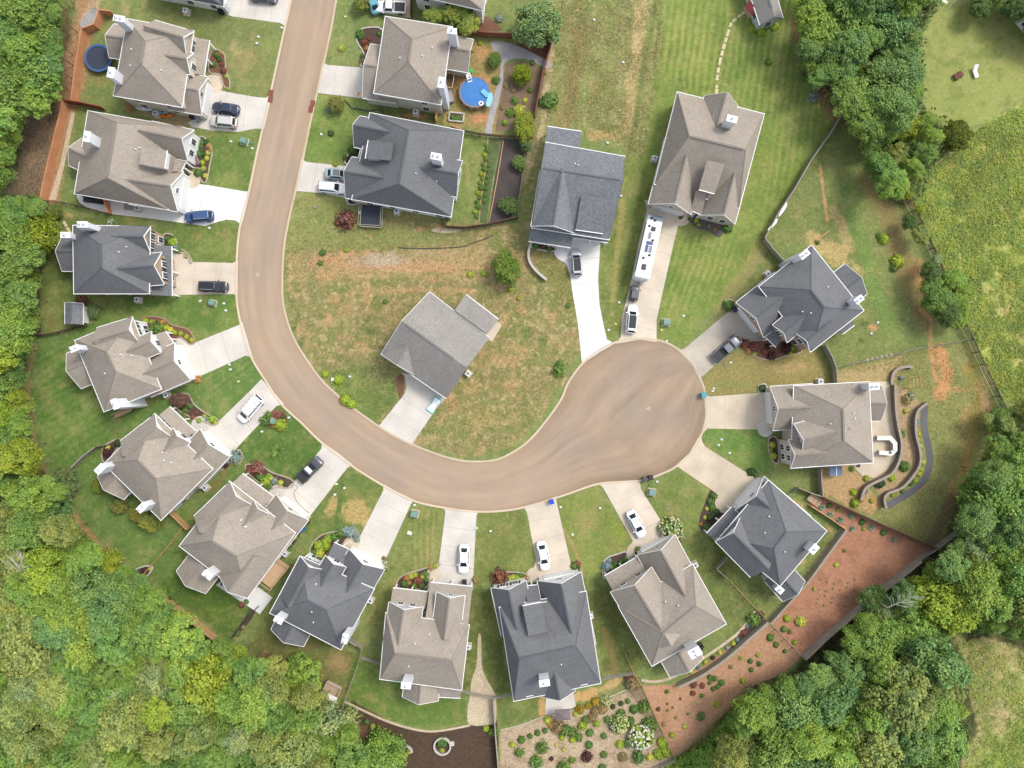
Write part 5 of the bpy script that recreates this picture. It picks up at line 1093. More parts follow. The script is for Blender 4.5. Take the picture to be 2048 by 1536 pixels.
def forest(poly, where, group, n, rr, pal, seed, zc=(6.5, 10), spacing=0.56, taken=None, edge=0.55):
    rd = random.Random(seed); a = np.array(poly); L = taken if taken is not None else []
    x0, y0 = a.min(0); x1, y1 = a.max(0); made = 0
    for _ in range(9000):
        if made >= n: break
        x, y = rd.uniform(x0, x1), rd.uniform(y0, y1); r = rd.uniform(*rr)
        if not (-26 < x < 2072 and -26 < y < 1560): continue
        d = psd(poly, x, y)
        if d < 0: continue
        if d < r * edge: r = max(rr[0] * 0.55, d / edge)
        if d < r * edge * 0.95: continue
        if any((x - u) ** 2 + (y - v) ** 2 < (spacing * (r + s)) ** 2 for u, v, s in L): continue
        L.append((x, y, r)); made += 1
        # species drifts in groups
        nval = float(fbm(np.array([[x]]), np.array([[y]]), 1 / 150.0, 6)[0, 0]); q = pal[min(len(pal) - 1, int(max(0, min(0.999, (nval - 0.25) * 2 + rd.uniform(-.16, .16))) * len(pal)))]
        sz = 'large' if r > rr[0] + (rr[1] - rr[0]) * 0.66 else ('small' if r < rr[0] + (rr[1] - rr[0]) * 0.25 else 'mid-sized')
        tree(x, y, r * 1.12, LC[q], '%s %s tree %s' % (sz, LN[q], where), group, rd.uniform(*zc) * (0.75 if r < 30 else 1))
    return L
FW = [(-70, -60), (112, -60), (116, 60), (112, 120), (116, 175), (92, 215), (40, 225), (28, 300), (0, 360), (-70, 380)]
FW2 = [(-70, 390), (86, 392), (96, 450), (86, 520), (78, 570), (78, 650), (58, 690), (44, 740), (50, 800), (62, 850), (70, 910), (95, 950), (-70, 960)]
FW3 = [(-70, 950), (100, 952), (135, 985), (135, 1020), (160, 1065), (205, 1105), (260, 1135), (305, 1170), (345, 1215), (420, 1270), (470, 1280), (520, 1325), (-70, 1320)]
FW4 = [(-70, 1320), (560, 1318), (600, 1345), (640, 1385), (655, 1420), (700, 1440), (725, 1490), (735, 1600), (-70, 1600)]
TK = []
# individually placed trees that stand out
for x, y, r, q, z, t in ((72, 60, 48, 'g', 9, 'hanging over the trail in the top left corner'), (62, 148, 56, 'g', 9, 'spreading beside the trail left of the cedar fence'), (425, 1368, 56, 'y', 9, 'glowing at the lower left wood edge below the fence'),
                      (472, 1314, 26, 'y', 8, 'poking out toward the boardwalk fence end'), (600, 1350, 44, 'm', 8, 'left of the stone seating square'), (650, 1450, 52, 'p', 9, 'greyish over the dark mulch edge'), (575, 1400, 36, 'y', 9, 'with yellowing leaves left of the dark mulch'),
                      (60, 465, 50, 'y', 9, 'by the fence left of the black car house'), (50, 1290, 60, 'o', 9, 'in the left of the lower wood'), (98, 1135, 50, 'y', 9, 'left of the lower left lawn'), (212, 1135, 32, 'y', 7, 'at the tip of the lower left lawn'), (100, 1020, 40, 'b', 8, 'bulging over the white table at the left'),
                      (250, 1440, 56, 'o', 10, 'with brownish leaves near the bottom left'), (180, 1190, 55, 'b', 9, 'broad, below the lower left lawn'), (765, 1510, 42, 'm', 6, 'alone at the dark mulch by the bottom edge'), (480, 1480, 40, 'p', 10, 'with pale drooping leaves near the bottom')):
    tree(x, y, r * 1.1, LC[q], '%s tree %s' % (LN[q], t), 'trees of the western woods', min(z, r / 60.0 * 2.9 + max(0, psd(WEST, x, y)) / 12.0 * 0.6)); TK.append((x, y, r))
forest(FW, 'in the woods left of the cedar fence', 'trees of the western woods', 24, (30, 52), 'bgmgg', 11, taken=TK)
forest(FW2, 'in the left woods beside the rail fence', 'trees of the western woods', 30, (28, 48), 'mgymbg', 12, taken=TK, edge=0.95)
forest(FW3, 'in the woods below the left lawn', 'trees of the western woods', 66, (30, 54), 'ogmgbm', 13, taken=TK, edge=0.9)
forest(FW4, 'in the bottom left woods', 'trees of the western woods', 96, (30, 56), 'mgogmpy', 14, taken=TK, edge=0.8)
FN = [(1596, -60), (1600, 60), (1600, 110), (1625, 165), (1655, 215), (1690, 250), (1722, 295), (1752, 345), (1758, 390), (1815, 388), (1840, 335), (1886, 300), (1868, 250), (1836, 215), (1838, 150), (1836, 80), (1875, -60)]
TN = []
for x, y, r, q, z, t in ((1645, 75, 44, 'm', 8, 'bushy at the top end of the big mown lawn'), (1700, 30, 52, 'g', 9, 'tall at the top of the north hedge wood'), (1780, 55, 48, 'b', 9, 'facing the pale lawn near the top'), (1770, 160, 46, 'b', 8, 'blue-tinted in the middle of the hedge wood'), (1812, 255, 34, 'y', 7, 'with golden leaves above the round cypress'), (1720, 145, 24, 'y', 8, 'small with rusty leaves inside the hedge wood'), (1745, 285, 26, 'm', 5, 'at the hedge wood corner by the back yard'), (1800, 315, 32, 'o', 6, 'low in the lower hedge wood')):
    tree(x, y, r * 1.1, LC[q], '%s tree %s' % (LN[q], t), 'trees of the north hedge wood', min(z, r / 60.0 * 3.3 + 1.5)); TN.append((x, y, r))
forest(FN, 'in the hedge wood beside the big lawn', 'trees of the north hedge wood', 34, (22, 40), 'gmgbmg', 15, (5, 8), taken=TN)
FS = [(2110, 870), (2040, 862), (1990, 870), (1968, 915), (1945, 940), (1925, 985), (1912, 1020), (1925, 1045), (1890, 1112), (1838, 1146), (1800, 1176), (1730, 1180), (1724, 1228), (1668, 1300), (1642, 1328), (1596, 1358), (1548, 1366), (1490, 1385), (1470, 1440), (1440, 1500), (1425, 1545), (1440, 1610), (1880, 1610), (1930, 1470), (1930, 1390), (1890, 1310), (1895, 1262), (1975, 1262), (2110, 1300)]
TS = []
for x, y, r, q, z, t in ((1884, 1198, 60, 'y', 8, 'bright and lobed right of the red mulch slope'), (1920, 1230, 40, 'y', 8, 'beside the brightest one right of the red mulch'), (1752, 1203, 34, 'b', 7, 'leaning over the grey wall of the red mulch'), (1990, 1010, 60, 'g', 9, 'broad at the right edge above the slatted bridge fence'), (1960, 1110, 46, 'p', 9, 'pale and lobed at the right beside the bridge fence'), (1800, 1400, 70, 'o', 10, 'big and golden-olive in the lower right wood'), (1870, 1320, 58, 'b', 9, 'blue-tinted beside the brown clearing'), (1700, 1356, 46, 'b', 9, 'below the grey wall corner'), (1600, 1430, 60, 'b', 10, 'tall and bluish below the brown slope'), (1550, 1500, 56, 'g', 9, 'wide near the bottom, right of the brown slope'), (1410, 1520, 26, 'm', 4, 'low at the bottom tip of the brown slope'), (1770, 1235, 24, 'p', 7, 'small with bare whitish twigs by the bright trees'), (1750, 1490, 60, 'o', 10, 'olive, above the bottom edge')):
    tree(x, y, r * 1.1, LC[q], '%s tree %s' % (LN[q], t), 'trees of the southeast wood', min(z, r / 60.0 * 2.9 + max(0, psd(SOUTHEAST, x, y)) / 12.0 * 0.6)); TS.append((x, y, r))
forest(FS, 'in the lower right woods', 'trees of the southeast wood', 80, (30, 52), 'bgbmgmo', 16, taken=TS, edge=0.85)
forest([(2000, 0), (2048, 60), (2110, 80), (2110, -60), (1920, -60), (1915, 10), (1960, 34)], 'by the top right corner house', 'trees by the top right house', 7, (16, 30), 'dogd', 17, (3, 6))
forest([(1960, 815), (2000, 822), (2048, 800), (2110, 830), (2110, 880), (2000, 880), (1975, 850)], 'at the right edge above the woods', 'trees of the southeast wood', 8, (20, 32), 'goy', 18, (3, 6), taken=TS)
forest([(1800, 396), (1830, 390), (1830, 370), (1790, 350), (1776, 384)], 'at the top end of the right rail fence', 'shrubs along the right fence', 4, (14, 20), 'yg', 19, (2.5, 3.5))
for x, y, r, q, z in ((1843, 470, 17, 'o', 3), (1870, 523, 14, 'p', 3), (1862, 545, 20, 'd', 4), (1865, 570, 22, 'g', 4), (1880, 600, 26, 'g', 4), (1895, 625, 24, 'd', 4), (1860, 605, 16, 'g', 3), (1915, 605, 20, 'm', 3), (1918, 640, 18, 'm', 3), (1905, 560, 22, 'm', 2.5), (1820, 445, 14, 'd', 2.5), (1840, 420, 10, 'y', 2), (1925, 580, 16, 'm', 2)):
    tree(x, y, r * 1.15, LC[q], '%s bush growing through the right rail fence' % LN[q], 'bushes along the right rail fence', z, name='fence_bush', cat='bush')
tree(1915, 270, 34, (118, 128, 44), 'dense dark olive rounded evergreen alone by the pale lawn corner', None, 5, 3)
tree(1013, 535, 34, (128, 158, 72), 'fresh green round tree alone on the dry lot', None, 4, 0)
tree(1076, 50, 52, (140, 166, 104), 'large light green tree over the brown garden corner at the top', None, 6, 1)
tree(1044, 148, 22, (150, 172, 50), 'small round bright green tree in the upper garden bed', None, 3, 2)
tree(1047, 252, 27, (178, 184, 70), 'small yellow-tipped tree at the lower end of the garden bed', None, 3.5, 2)
tree(989, 120, 15, (120, 150, 74), 'small leafy sapling beside the gravel path', None, 2.5, 0)
for x, y, r in ((868, 32, 20), (903, 28, 24), (938, 48, 24), (925, 25, 18)): tree(x, y, r, (160, 176, 84), 'light yellow-green bushy tree along the side of the top edge house', 'trees beside the top edge house', 3.5)
tree(722, 6, 20, (150, 164, 84), 'light green tree at the top edge by the road', None, 4); tree(1050, 290, 15, (128, 150, 92), 'small green tree at the top of the dark fabric bed', None, 2.5); tree(1038, 325, 15, (122, 150, 84), 'small green tree midway down the dark fabric bed', None, 2.5); tree(1018, 410, 20, (112, 140, 76), 'green tree at the bottom of the dark fabric bed', None, 3)
tree(672, 207, 20, (166, 160, 84), 'golden olive tree by the driveway above the dark-roofed house', None, 3, 1)
tree(240, 1010, 18, (148, 152, 84), 'olive tree between the two white chimneys', None, 3.5); tree(272, 1030, 16, (156, 160, 76), 'light olive tree below the lower white chimney', None, 3); tree(300, 1042, 22, (160, 166, 78), 'yellow olive tree at the back corner of the van house', None, 3.5); tree(196, 972, 16, (140, 156, 70), 'thin yellow-green tree by the sunroom of the van house', None, 3)
tree(130, 965, 30, (128, 142, 88), 'hazy olive tree at the end of the small side fence', None, 4, 5)
tree(186, 623, 15, (112, 142, 92), 'blue-green bush right of the garden shed', None, 2); tree(110, 422, 16, (136, 156, 80), 'pale green bush in the fence corner below the river rock', None, 2.5)
tree(360, 800, 20, (132, 100, 88), 'dusky red-leaved small tree at the top of the van house bed', None, 2.5, 1)
tree(1342, 345, 1, (120, 140, 70), 'x', None) if False else None
# dead standing trees
def snag(px, py, ang, L, label):
    mb = MB(); b = P(px, py, 7); rr = random.Random(int(px)); p1 = b + Vector((math.cos(ang) * L, math.sin(ang) * L, 4)); m = mat('dead wood', A3(214, 206, 192), 0.85, 0.1, 3.0)
    mb.tube([b - Vector((0, 0, 7)), b, p1], 0.15, 6, 0.04)
    for i in range(14):
        t = 0.15 + 0.8 * i / 14; c = b.lerp(p1, t); a = ang + rr.choice((-1, 1)) * rr.uniform(0.5, 1.2); l = (1 - t * 0.6) * L * 0.45
        e = c + Vector((math.cos(a) * l, math.sin(a) * l, rr.uniform(0.4, 1.4))); mb.tube([c, c.lerp(e, .5) + Vector((0, 0, .1)), e], 0.05, 4, 0.015)
        e2 = e + Vector((math.cos(a + .6) * l * .4, math.sin(a + .6) * l * .4, .2)); mb.tube([c.lerp(e, .6), e2], 0.03, 4, 0.01)
    t = thing('dead_tree', (b.x, b.y, 0), label, 'dead tree'); mb.build('branches', m, t)
snag(295, 1385, 2.7, 3.6, 'bare whitish dead tree branches above the lower left canopy')
snag(30, 1165, 0.9, 6.5, 'large bare pale dead tree at the left edge'); snag(1775, 1215, 0.9, 4.0, 'bare twiggy dead branches by the bright lower right tree')
# undergrowth and meadow weeds
EXC = [p[2] for p in DR] + [[(855, 575), (750, 710), (800, 745), (900, 805), (1010, 655), (935, 580)], [(1080, 240), (1050, 500), (1225, 500), (1260, 300), (1170, 245)], [(1535, 765), (1535, 940), (1640, 1000), (1770, 1020), (1870, 970), (1870, 800), (1760, 740)]]
def scatter(name, polys, n, size, zr, col, label, seed, clump=0.5):
    rg = np.random.RandomState(seed); out = []
    for poly, frac in polys:
        a = np.array(poly); k = int(n * frac); got = 0
        while got < k:
            x = rg.uniform(a[:, 0].min(), a[:, 0].max(), k * 2); y = rg.uniform(a[:, 1].min(), a[:, 1].max(), k * 2)
            m = sdist(poly, x[None], y[None])[0] > 3; m &= fbm(x, y, 1 / 26.0, 3) + rg.uniform(-.12, .12, len(x)) > clump
            if name == 'rough_grass':
                for e in EXC: m &= sdist(e, x[None], y[None])[0] < -2
            x, y = x[m], y[m]; out.append(np.stack([x, y], 1)[:k - got]); got += len(x)
    xy = np.concatenate(out); hgt = rg.uniform(*zr, len(xy)) * (0.4 + 1.2 * fbm(xy[:, 0], xy[:, 1], 1 / 20.0, 5))
    pos = np.stack([(xy[:, 0] - 1024) / S, (768 - xy[:, 1]) / S, hgt], 1)
    me = leaf_cards(rg, pos, np.tile([0, 0, 1.0], (len(xy), 1)), size, np.clip(0.8 + 0.3 * rg.randn(len(xy)) * 0.6 + 0.5 * (fbm(xy[:, 0], xy[:, 1], 1 / 40.0, 2) - 0.5), 0.3, 1.6), name)
    o = bpy.data.objects.new(name, me); COL.objects.link(o); o.color = A4(*col); tag(o, label, name.replace('_', ' '), kind='stuff'); return o
scatter('undergrowth', [(FW, 0.08), (FW2, 0.12), (FW3, 0.15), (FW4, 0.2), (FS, 0.35), (NORTHEAST, 0.10)], 90000, 0.26, (0.1, 2.6), (116, 144, 72), 'dark leafy undergrowth on the floor of the woods', 5, 0.42)
SCRUB = [(1300, 1550), (1330, 1520), (1362, 1504), (1402, 1484), (1448, 1428), (1485, 1392), (1540, 1380), (1520, 1460), (1450, 1520), (1440, 1610), (1300, 1610)]
scatter('scrub', [(SCRUB, 1.0)], 16000, 0.17, (0.1, 1.6), (150, 190, 84), 'bright low scrub at the bottom tip of the brown slope', 9, 0.3)
scatter('tall_grass', [(SEM, 1.0)], 16000, 0.1, (0.05, 0.5), (190, 210, 110), 'tall pale grass in the lower right clearing', 10, 0.42)
scatter('weeds', [(MEA, 1.0)], 80000, 0.11, (0.03, 0.4), (192, 212, 104), 'tall yellow-green weeds covering the field at the right', 6, 0.36)
scatter('dry_grass', [(MEA, 1.0)], 8000, 0.1, (0.05, 0.3), (220, 210, 140), 'dry straw-coloured grass in the field at the right', 7, 0.5)
scatter('rough_grass', [(LOT, 0.45), (ISL, 0.4), (Y13, 0.15)], 26000, 0.08, (0.02, 0.12), (176, 170, 108), 'rough tufts of grass on the unmown lots', 8, 0.5)

# ------------------------------------------------------------------ shrubs
def ball_mesh(seed, n=420, size=0.17, spread=0.10, name='foliage'):
    rg = np.random.RandomState(seed); d = rg.normal(size=(n, 3)); d[:, 2] = np.abs(d[:, 2]) * 1.1 - 0.1; d /= np.linalg.norm(d, axis=1)[:, None]
    r = 0.85 + spread * rg.normal(size=n) + 0.1 * np.sin(d[:, 0] * 5 + seed) * np.sin(d[:, 1] * 6)
    p = d * r[:, None]; p[:, 2] = p[:, 2] * 0.85 + 0.1
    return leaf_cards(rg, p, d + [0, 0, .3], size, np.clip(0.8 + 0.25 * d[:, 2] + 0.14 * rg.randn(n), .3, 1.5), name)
BALLS = [ball_mesh(s) for s in (1, 2, 3)]; LOOSE = [ball_mesh(s, 260, 0.2, 0.24) for s in (4, 5, 6)]
def spike_mesh(seed, n=46):
    rg = random.Random(seed); mb = MB()
    for i in range(n):
        a = rg.uniform(0, 6.28); e = rg.uniform(0.15, 1.1); L = rg.uniform(0.7, 1.1); d = Vector((math.cos(a) * math.cos(e), math.sin(a) * math.cos(e), math.sin(e))); s_ = Vector((-math.sin(a), math.cos(a), 0)) * 0.075
        m = d * L * 0.45 + Vector((0, 0, 0.05)); mb.face([d * 0.05 - s_ * .6, d * 0.05 + s_ * .6, m + s_, m - s_]); mb.face([m - s_, m + s_, d * L - Vector((0, 0, .12)), ])
    me = bpy.data.meshes.new('leaves'); me.from_pydata([tuple(v) for v in mb.v], [], mb.f); a = me.attributes.new('shade', 'FLOAT', 'POINT'); a.data.foreach_set('value', [0.8 + 0.5 * rg.random() for _ in mb.v]); me.materials.append(M_LEAF); return me
SPIKES = [spike_mesh(1), spike_mesh(2)]
def bloom_mesh(seed, n=90, s=0.16):
    rg = np.random.RandomState(seed); d = rg.normal(size=(n, 3)); d[:, 2] = np.abs(d[:, 2]); d /= np.linalg.norm(d, axis=1)[:, None]; mb = MB()
    for q in d:
        c = q * 0.98; c[2] = c[2] * .85 + .12; mb.lathe(tuple(c), [(s * .3, -s * .4), (s * .62, 0), (s * .35, s * .45)], 6)
    me = bpy.data.meshes.new('blossoms'); me.from_pydata([tuple(v) for v in mb.v], [], mb.f); a = me.attributes.new('shade', 'FLOAT', 'POINT'); a.data.foreach_set('value', [1.0] * len(mb.v)); me.materials.append(M_LEAF); return me
BLOOM = [bloom_mesh(1), bloom_mesh(2, 40, 0.2)]
SH = {'g': (BALLS, (104, 138, 68), 'round green shrub'), 'G': (LOOSE, (112, 142, 70), 'loose green shrub'), 'y': (BALLS, (196, 200, 88), 'yellow shrub'), 'Y': (BALLS, (166, 186, 66), 'yellow-green shrub'), 'd': (BALLS, (74, 98, 60), 'dark green shrub'),
      'r': (LOOSE, (146, 96, 84), 'red-leaved shrub'), 'R': (LOOSE, (92, 62, 60), 'dark purple-red shrub'), 'o': (LOOSE, (196, 150, 96), 'orange-tinted plant'), 's': (SPIKES, (128, 158, 138), 'spiky blue-green yucca'), 'k': (SPIKES, (112, 140, 70), 'spiky dark green shrub'),
      'b': (LOOSE, (150, 170, 164), 'silvery blue-green plant'), 't': (LOOSE, (168, 156, 108), 'dry tan grassy plant'), 'n': (LOOSE, (142, 96, 80), 'brown-leaved shrub'), 'W': (BALLS, (132, 156, 74), 'white-flowered hydrangea bush'), 'C': (BALLS, (132, 156, 74), 'cream-flowered hydrangea bush'), 'O': (LOOSE, (150, 150, 60), 'orange-flowered plant'), 'w': (LOOSE, (132, 150, 90), 'white-flowered plant'), 'p': (LOOSE, (150, 146, 96), 'pink-tinged mixed plant')}
BC = {'W': (244, 246, 236), 'C': (240, 232, 184), 'O': (240, 166, 30), 'w': (236, 238, 220), 'p': (188, 128, 112)}
def shrubs(region, L):
    if 'flower garden at the bottom' in region: L = [(x, y, r * (.82 if q not in 'WC' else 1), {'p': 'G', 'R': 'n', 'g': 'G'}.get(q, q) if (x * 7 + y) % 3 == 0 else q) for x, y, r, q in L]
    if 'brown slope' in region: L = [(x, y, r * .8, q) for x, y, r, q in L]
    for x, y, r, q in L:
        ms, c, nm = SH[q]; rm = r / S * 1.08; p = P(x, y, rm * 0.5); s2 = 'small ' if rm < 0.42 and 'small' not in nm else ''
        kn = {'s': 'yucca', 'k': 'yucca', 'W': 'hydrangea', 'C': 'hydrangea', 'O': 'flowering_plant', 'w': 'flowering_plant', 'p': 'flowering_plant', 'o': 'flowering_plant', 'r': 'red_bush', 'R': 'red_bush', 'n': 'red_bush', 'b': 'silvery_plant', 't': 'grass_clump', 'y': 'golden_shrub'}.get(q, 'shrub')
        if r < 3: kn = 'seedling'
        t = thing(kn, (p.x, p.y, 0), s2 + nm + ' ' + region, kn.replace('_', ' '), 'plants ' + region, rnd.uniform(0, 6.28))
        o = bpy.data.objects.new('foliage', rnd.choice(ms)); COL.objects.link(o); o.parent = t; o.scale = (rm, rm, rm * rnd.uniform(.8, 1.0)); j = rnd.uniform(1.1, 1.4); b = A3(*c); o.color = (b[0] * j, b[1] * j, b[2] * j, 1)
        if q in BC:
            o = bpy.data.objects.new('blossoms', BLOOM[0 if r > 12 else 1]); COL.objects.link(o); o.parent = t; o.scale = (rm, rm, rm * .95); o.color = A4(*BC[q])
shrubs('in the bed by the round trampoline house', [(433, 109, 6, 'g'), (438, 119, 5, 'd'), (426, 128, 6, 'g'), (447, 140, 6, 'r'), (444, 128, 5, 'n'), (452, 152, 4, 'y'), (456, 177, 4, 'Y'), (440, 106, 4, 'o')])
shrubs('in the bed by the long tan house', [(402, 284, 7, 'g'), (411, 284, 6, 'd'), (396, 306, 8, 'g'), (406, 308, 5, 'd'), (416, 292, 5, 'o'), (415, 305, 5, 'y'), (404, 325, 5, 'Y'), (413, 316, 5, 'y'), (406, 336, 5, 'y'), (410, 351, 5, 'y'), (395, 345, 8, 'g'), (398, 292, 6, 'g'), (420, 300, 4, 'o'), (374, 350, 4, 'd')])
shrubs('in the bed by the black car house', [(334, 478, 6, 'g'), (343, 484, 8, 'Y'), (350, 497, 6, 'b'), (372, 511, 5, 'C'), (335, 490, 6, 'd'), (356, 500, 6, 'G'), (347, 474, 4, 'g')])
shrubs('by the back of the black car house', [(222, 447, 9, 'w'), (162, 600, 10, 'n')])
shrubs('in the red-edged bed', [(311, 656, 13, 'G'), (331, 655, 6, 'Y'), (339, 660, 6, 'y'), (348, 665, 5, 'Y'), (360, 667, 5, 'Y'), (372, 673, 5, 'Y'), (382, 680, 5, 'Y'), (290, 642, 6, 'Y'), (303, 645, 6, 'Y'), (323, 645, 5, 'o'), (298, 652, 6, 'r'), (393, 759, 7, 'o'), (335, 670, 5, 'r')])
shrubs('in the bed by the white van house', [(370, 820, 6, 'G'), (385, 833, 5, 'r'), (397, 841, 5, 'Y'), (423, 838, 7, 'Y'), (408, 832, 4, 'y'), (380, 812, 5, 'g'), (392, 826, 4, 'n'), (414, 838, 4, 'b'), (430, 845, 4, 'y')])
shrubs('at the back fence of the white van house', [(235, 886, 8, 'd'), (213, 905, 8, 'R'), (215, 896, 5, 'y'), (222, 900, 5, 'R'), (206, 904, 4, 'o')])
shrubs('at the garage corner by the van driveway', [(469, 915, 12, 'b'), (449, 929, 7, 'R')])
shrubs('around the transformer near the road', [(528, 842, 9, 'G'), (560, 850, 12, 'Y'), (555, 832, 6, 'r'), (566, 834, 5, 'd'), (543, 852, 5, 'r'), (536, 829, 6, 'G'), (548, 845, 7, 'Y')])
shrubs('in the middle of the lawn beside the dark pickup', [(553, 903, 20, 'k')])
shrubs('in the bed by the dark pickup driveway', [(514, 937, 12, 'r'), (500, 940, 8, 'n'), (530, 963, 9, 'Y'), (536, 955, 7, 'Y'), (548, 962, 6, 'b'), (560, 966, 6, 'y'), (519, 953, 8, 'g'), (542, 958, 5, 'y'), (538, 972, 6, 'G'), (569, 970, 4, 'd')])
shrubs('in the bed by the straight empty driveway', [(636, 1092, 10, 'Y'), (650, 1084, 8, 'Y'), (640, 1108, 10, 'y'), (656, 1078, 8, 'Y'), (667, 1074, 8, 'g'), (680, 1067, 8, 'G'), (690, 1062, 8, 'b'), (700, 1064, 9, 'b'), (712, 1070, 7, 'b'), (714, 1080, 5, 'b'), (628, 1105, 7, 'g'), (652, 1095, 9, 'Y'), (646, 1120, 7, 'y'), (772, 1126, 6, 'w'), (774, 1135, 6, 'w'), (768, 1117, 4, 'p')])
shrubs('against the wall by the blue bin', [(580, 1090, 4, 'G'), (590, 1075, 4, 'y'), (597, 1062, 4, 'g'), (578, 1100, 4, 'g')])
shrubs('in the bed by the leftmost white sedan', [(808, 1168, 7, 'g'), (813, 1157, 6, 'o'), (822, 1153, 6, 'y'), (836, 1162, 8, 'r'), (845, 1153, 5, 'y'), (828, 1172, 6, 'g'), (843, 1173, 6, 'g'), (850, 1149, 6, 'G'), (862, 1135, 5, 'o'), (852, 1160, 5, 'g'), (870, 1133, 5, 'Y'), (830, 1150, 5, 'Y'), (818, 1166, 4, 'o'), (950, 1160, 6, 't')])
shrubs('in the bed by the middle white sedan', [(1000, 1157, 16, 'n'), (1018, 1157, 6, 'y'), (1026, 1155, 6, 'y'), (1034, 1158, 7, 'Y'), (1041, 1151, 5, 'g'), (1048, 1158, 5, 'o'), (1012, 1150, 5, 'r'), (1149, 1133, 7, 'G'), (1156, 1127, 5, 'r')])
shrubs('by the garage of the rightmost white sedan', [(1343, 1058, 22, 'C'), (1365, 1074, 7, 'w'), (1277, 1100, 6, 'G'), (1273, 1110, 5, 'd')])
shrubs('in the bed by the rightmost white sedan', [(1214, 1134, 9, 'b'), (1231, 1130, 6, 'g'), (1241, 1125, 6, 'g'), (1250, 1120, 5, 'g'), (1225, 1135, 5, 'Y'), (1218, 1122, 5, 'b')])
shrubs('in the dark bed by the tan slanting driveway', [(1428, 992, 7, 'g'), (1422, 1003, 7, 'g'), (1425, 1015, 7, 'g'), (1434, 1024, 6, 'd'), (1414, 1018, 4, 'y'), (1410, 1035, 4, 'y'), (1420, 1036, 7, 'd'), (1427, 1030, 5, 'd'), (1415, 1055, 8, 'g'), (1402, 1048, 3, 'o')])
shrubs('at the white garage corner by the slanting driveway', [(1503, 944, 8, 'd'), (1513, 950, 6, 'g')])
shrubs('in the bed by the wet driveway house', [(1545, 890, 6, 'y'), (1547, 912, 7, 'y'), (1543, 900, 4, 'Y'), (1548, 902, 5, 'd'), (1524, 777, 7, 'd')])
shrubs('on the curved wall terraces', [(1803, 868, 9, 'g'), (1798, 857, 4, 'y'), (1810, 933, 10, 'g'), (1785, 955, 8, 'Y'), (1761, 967, 10, 'd'), (1734, 957, 6, 'y'), (1708, 985, 7, 'Y'), (1711, 1006, 9, 'Y'), (1838, 868, 5, 'y'), (1837, 880, 5, 'Y'), (1841, 893, 5, 'y'), (1840, 908, 5, 'Y'), (1846, 924, 6, 'y'), (1842, 938, 5, 'Y'), (1839, 948, 5, 'y'), (1832, 962, 5, 'Y'), (1822, 968, 4, 'G'), (1806, 983, 4, 'G'), (1786, 990, 4, 'Y'), (1770, 1001, 4, 'G'), (1832, 843, 7, 'b'), (1829, 852, 6, 'b'), (1815, 800, 9, 't'), (1824, 792, 7, 'w'), (1812, 822, 5, 'y'), (1802, 900, 4, 'Y'), (1721, 1000, 6, 'o'), (1744, 1002, 5, 'Y'), (1704, 938, 5, 'G'), (1749, 965, 4, 'd')])
shrubs('in the bed by the grey pickup house', [(1457, 611, 11, 'g'), (1491, 688, 9, 'r'), (1510, 695, 9, 'r'), (1497, 702, 6, 'o'), (1510, 706, 5, 'y'), (1574, 697, 10, 'R'), (1586, 695, 7, 'Y'), (1580, 704, 6, 'Y'), (1543, 712, 8, 'R'), (1531, 704, 6, 'r'), (1592, 700, 5, 'G'), (1535, 693, 5, 'R')])
shrubs('in the bed by the camper house', [(1393, 440, 5, 'Y'), (1456, 456, 9, 'g'), (1398, 449, 4, 'Y'), (1362, 434, 4, 'g'), (1380, 438, 4, 'g'), (1418, 452, 3, 'w'), (1430, 459, 3, 'o'), (1497, 63 - 13, 1, 'g')][:7])
shrubs('by the red-porched outbuilding', [(1504, 57, 8, 'Y'), (1523, 60, 9, 'Y'), (1551, 50, 9, 'Y'), (1538, 123, 7, 'g')])
shrubs('in the bed by the silver car house', [(1071, 492, 6, 'g'), (1099, 498, 6, 'g'), (1086, 494, 4, 'r')])
shrubs('in the curved bed in front of the pool house', [(720, 68, 9, 'g'), (729, 84, 6, 'r'), (733, 95, 5, 'o'), (758, 67, 5, 'g'), (725, 112, 5, 'G'), (722, 122, 4, 'p'), (737, 76, 4, 'r')])
shrubs('on the lawn left of the pool house', [(682, 95, 7, 'y'), (661, 266, 6, 'd'), (658, 220, 4, 'b')])
shrubs('by the front of the square trampoline house', [(704, 300, 9, 'g'), (712, 297, 6, 'd'), (670, 328, 5, 'Y'), (690, 316, 5, 'g'), (703, 401, 6, 'R')])
shrubs('beside the square trampoline', [(690, 439, 18, 'r')])
shrubs('in the raised planter below the pool', [(905, 235, 6, 'G'), (912, 237, 6, 'g'), (920, 235, 6, 'G')])
shrubs('in the pool yard', [(992, 160, 7, 'G'), (960, 85, 5, 'Y'), (998, 36, 7, 'b'), (946, 102, 3, 'Y')])
shrubs('in the weedy garden bed', [(1065, 125, 5, 'g'), (1030, 200, 7, 'G'), (1020, 225, 8, 'G'), (1010, 245, 6, 'Y'), (1050, 200, 5, 'y'), (1028, 180, 5, 't'), (1004, 215, 4, 'p'), (1012, 170, 5, 't'), (1038, 220, 12, 'y'), (1060, 180, 5, 'G'), (1090, 145, 4, 't'), (1100, 200, 14, 'G'), (1085, 205, 8, 'G')])
shrubs('in the vegetable rows', [(972 - k * 1.6 + (k % 2) * 5, 290 + k * 9.5, 3.6 + (k * 7 % 4) * .6, 'GGYG'[k % 4]) for k in range(16)] + [(978 - k * 1.5, 330 + k * 12, 4, 'GgG'[k % 3]) for k in range(7)])
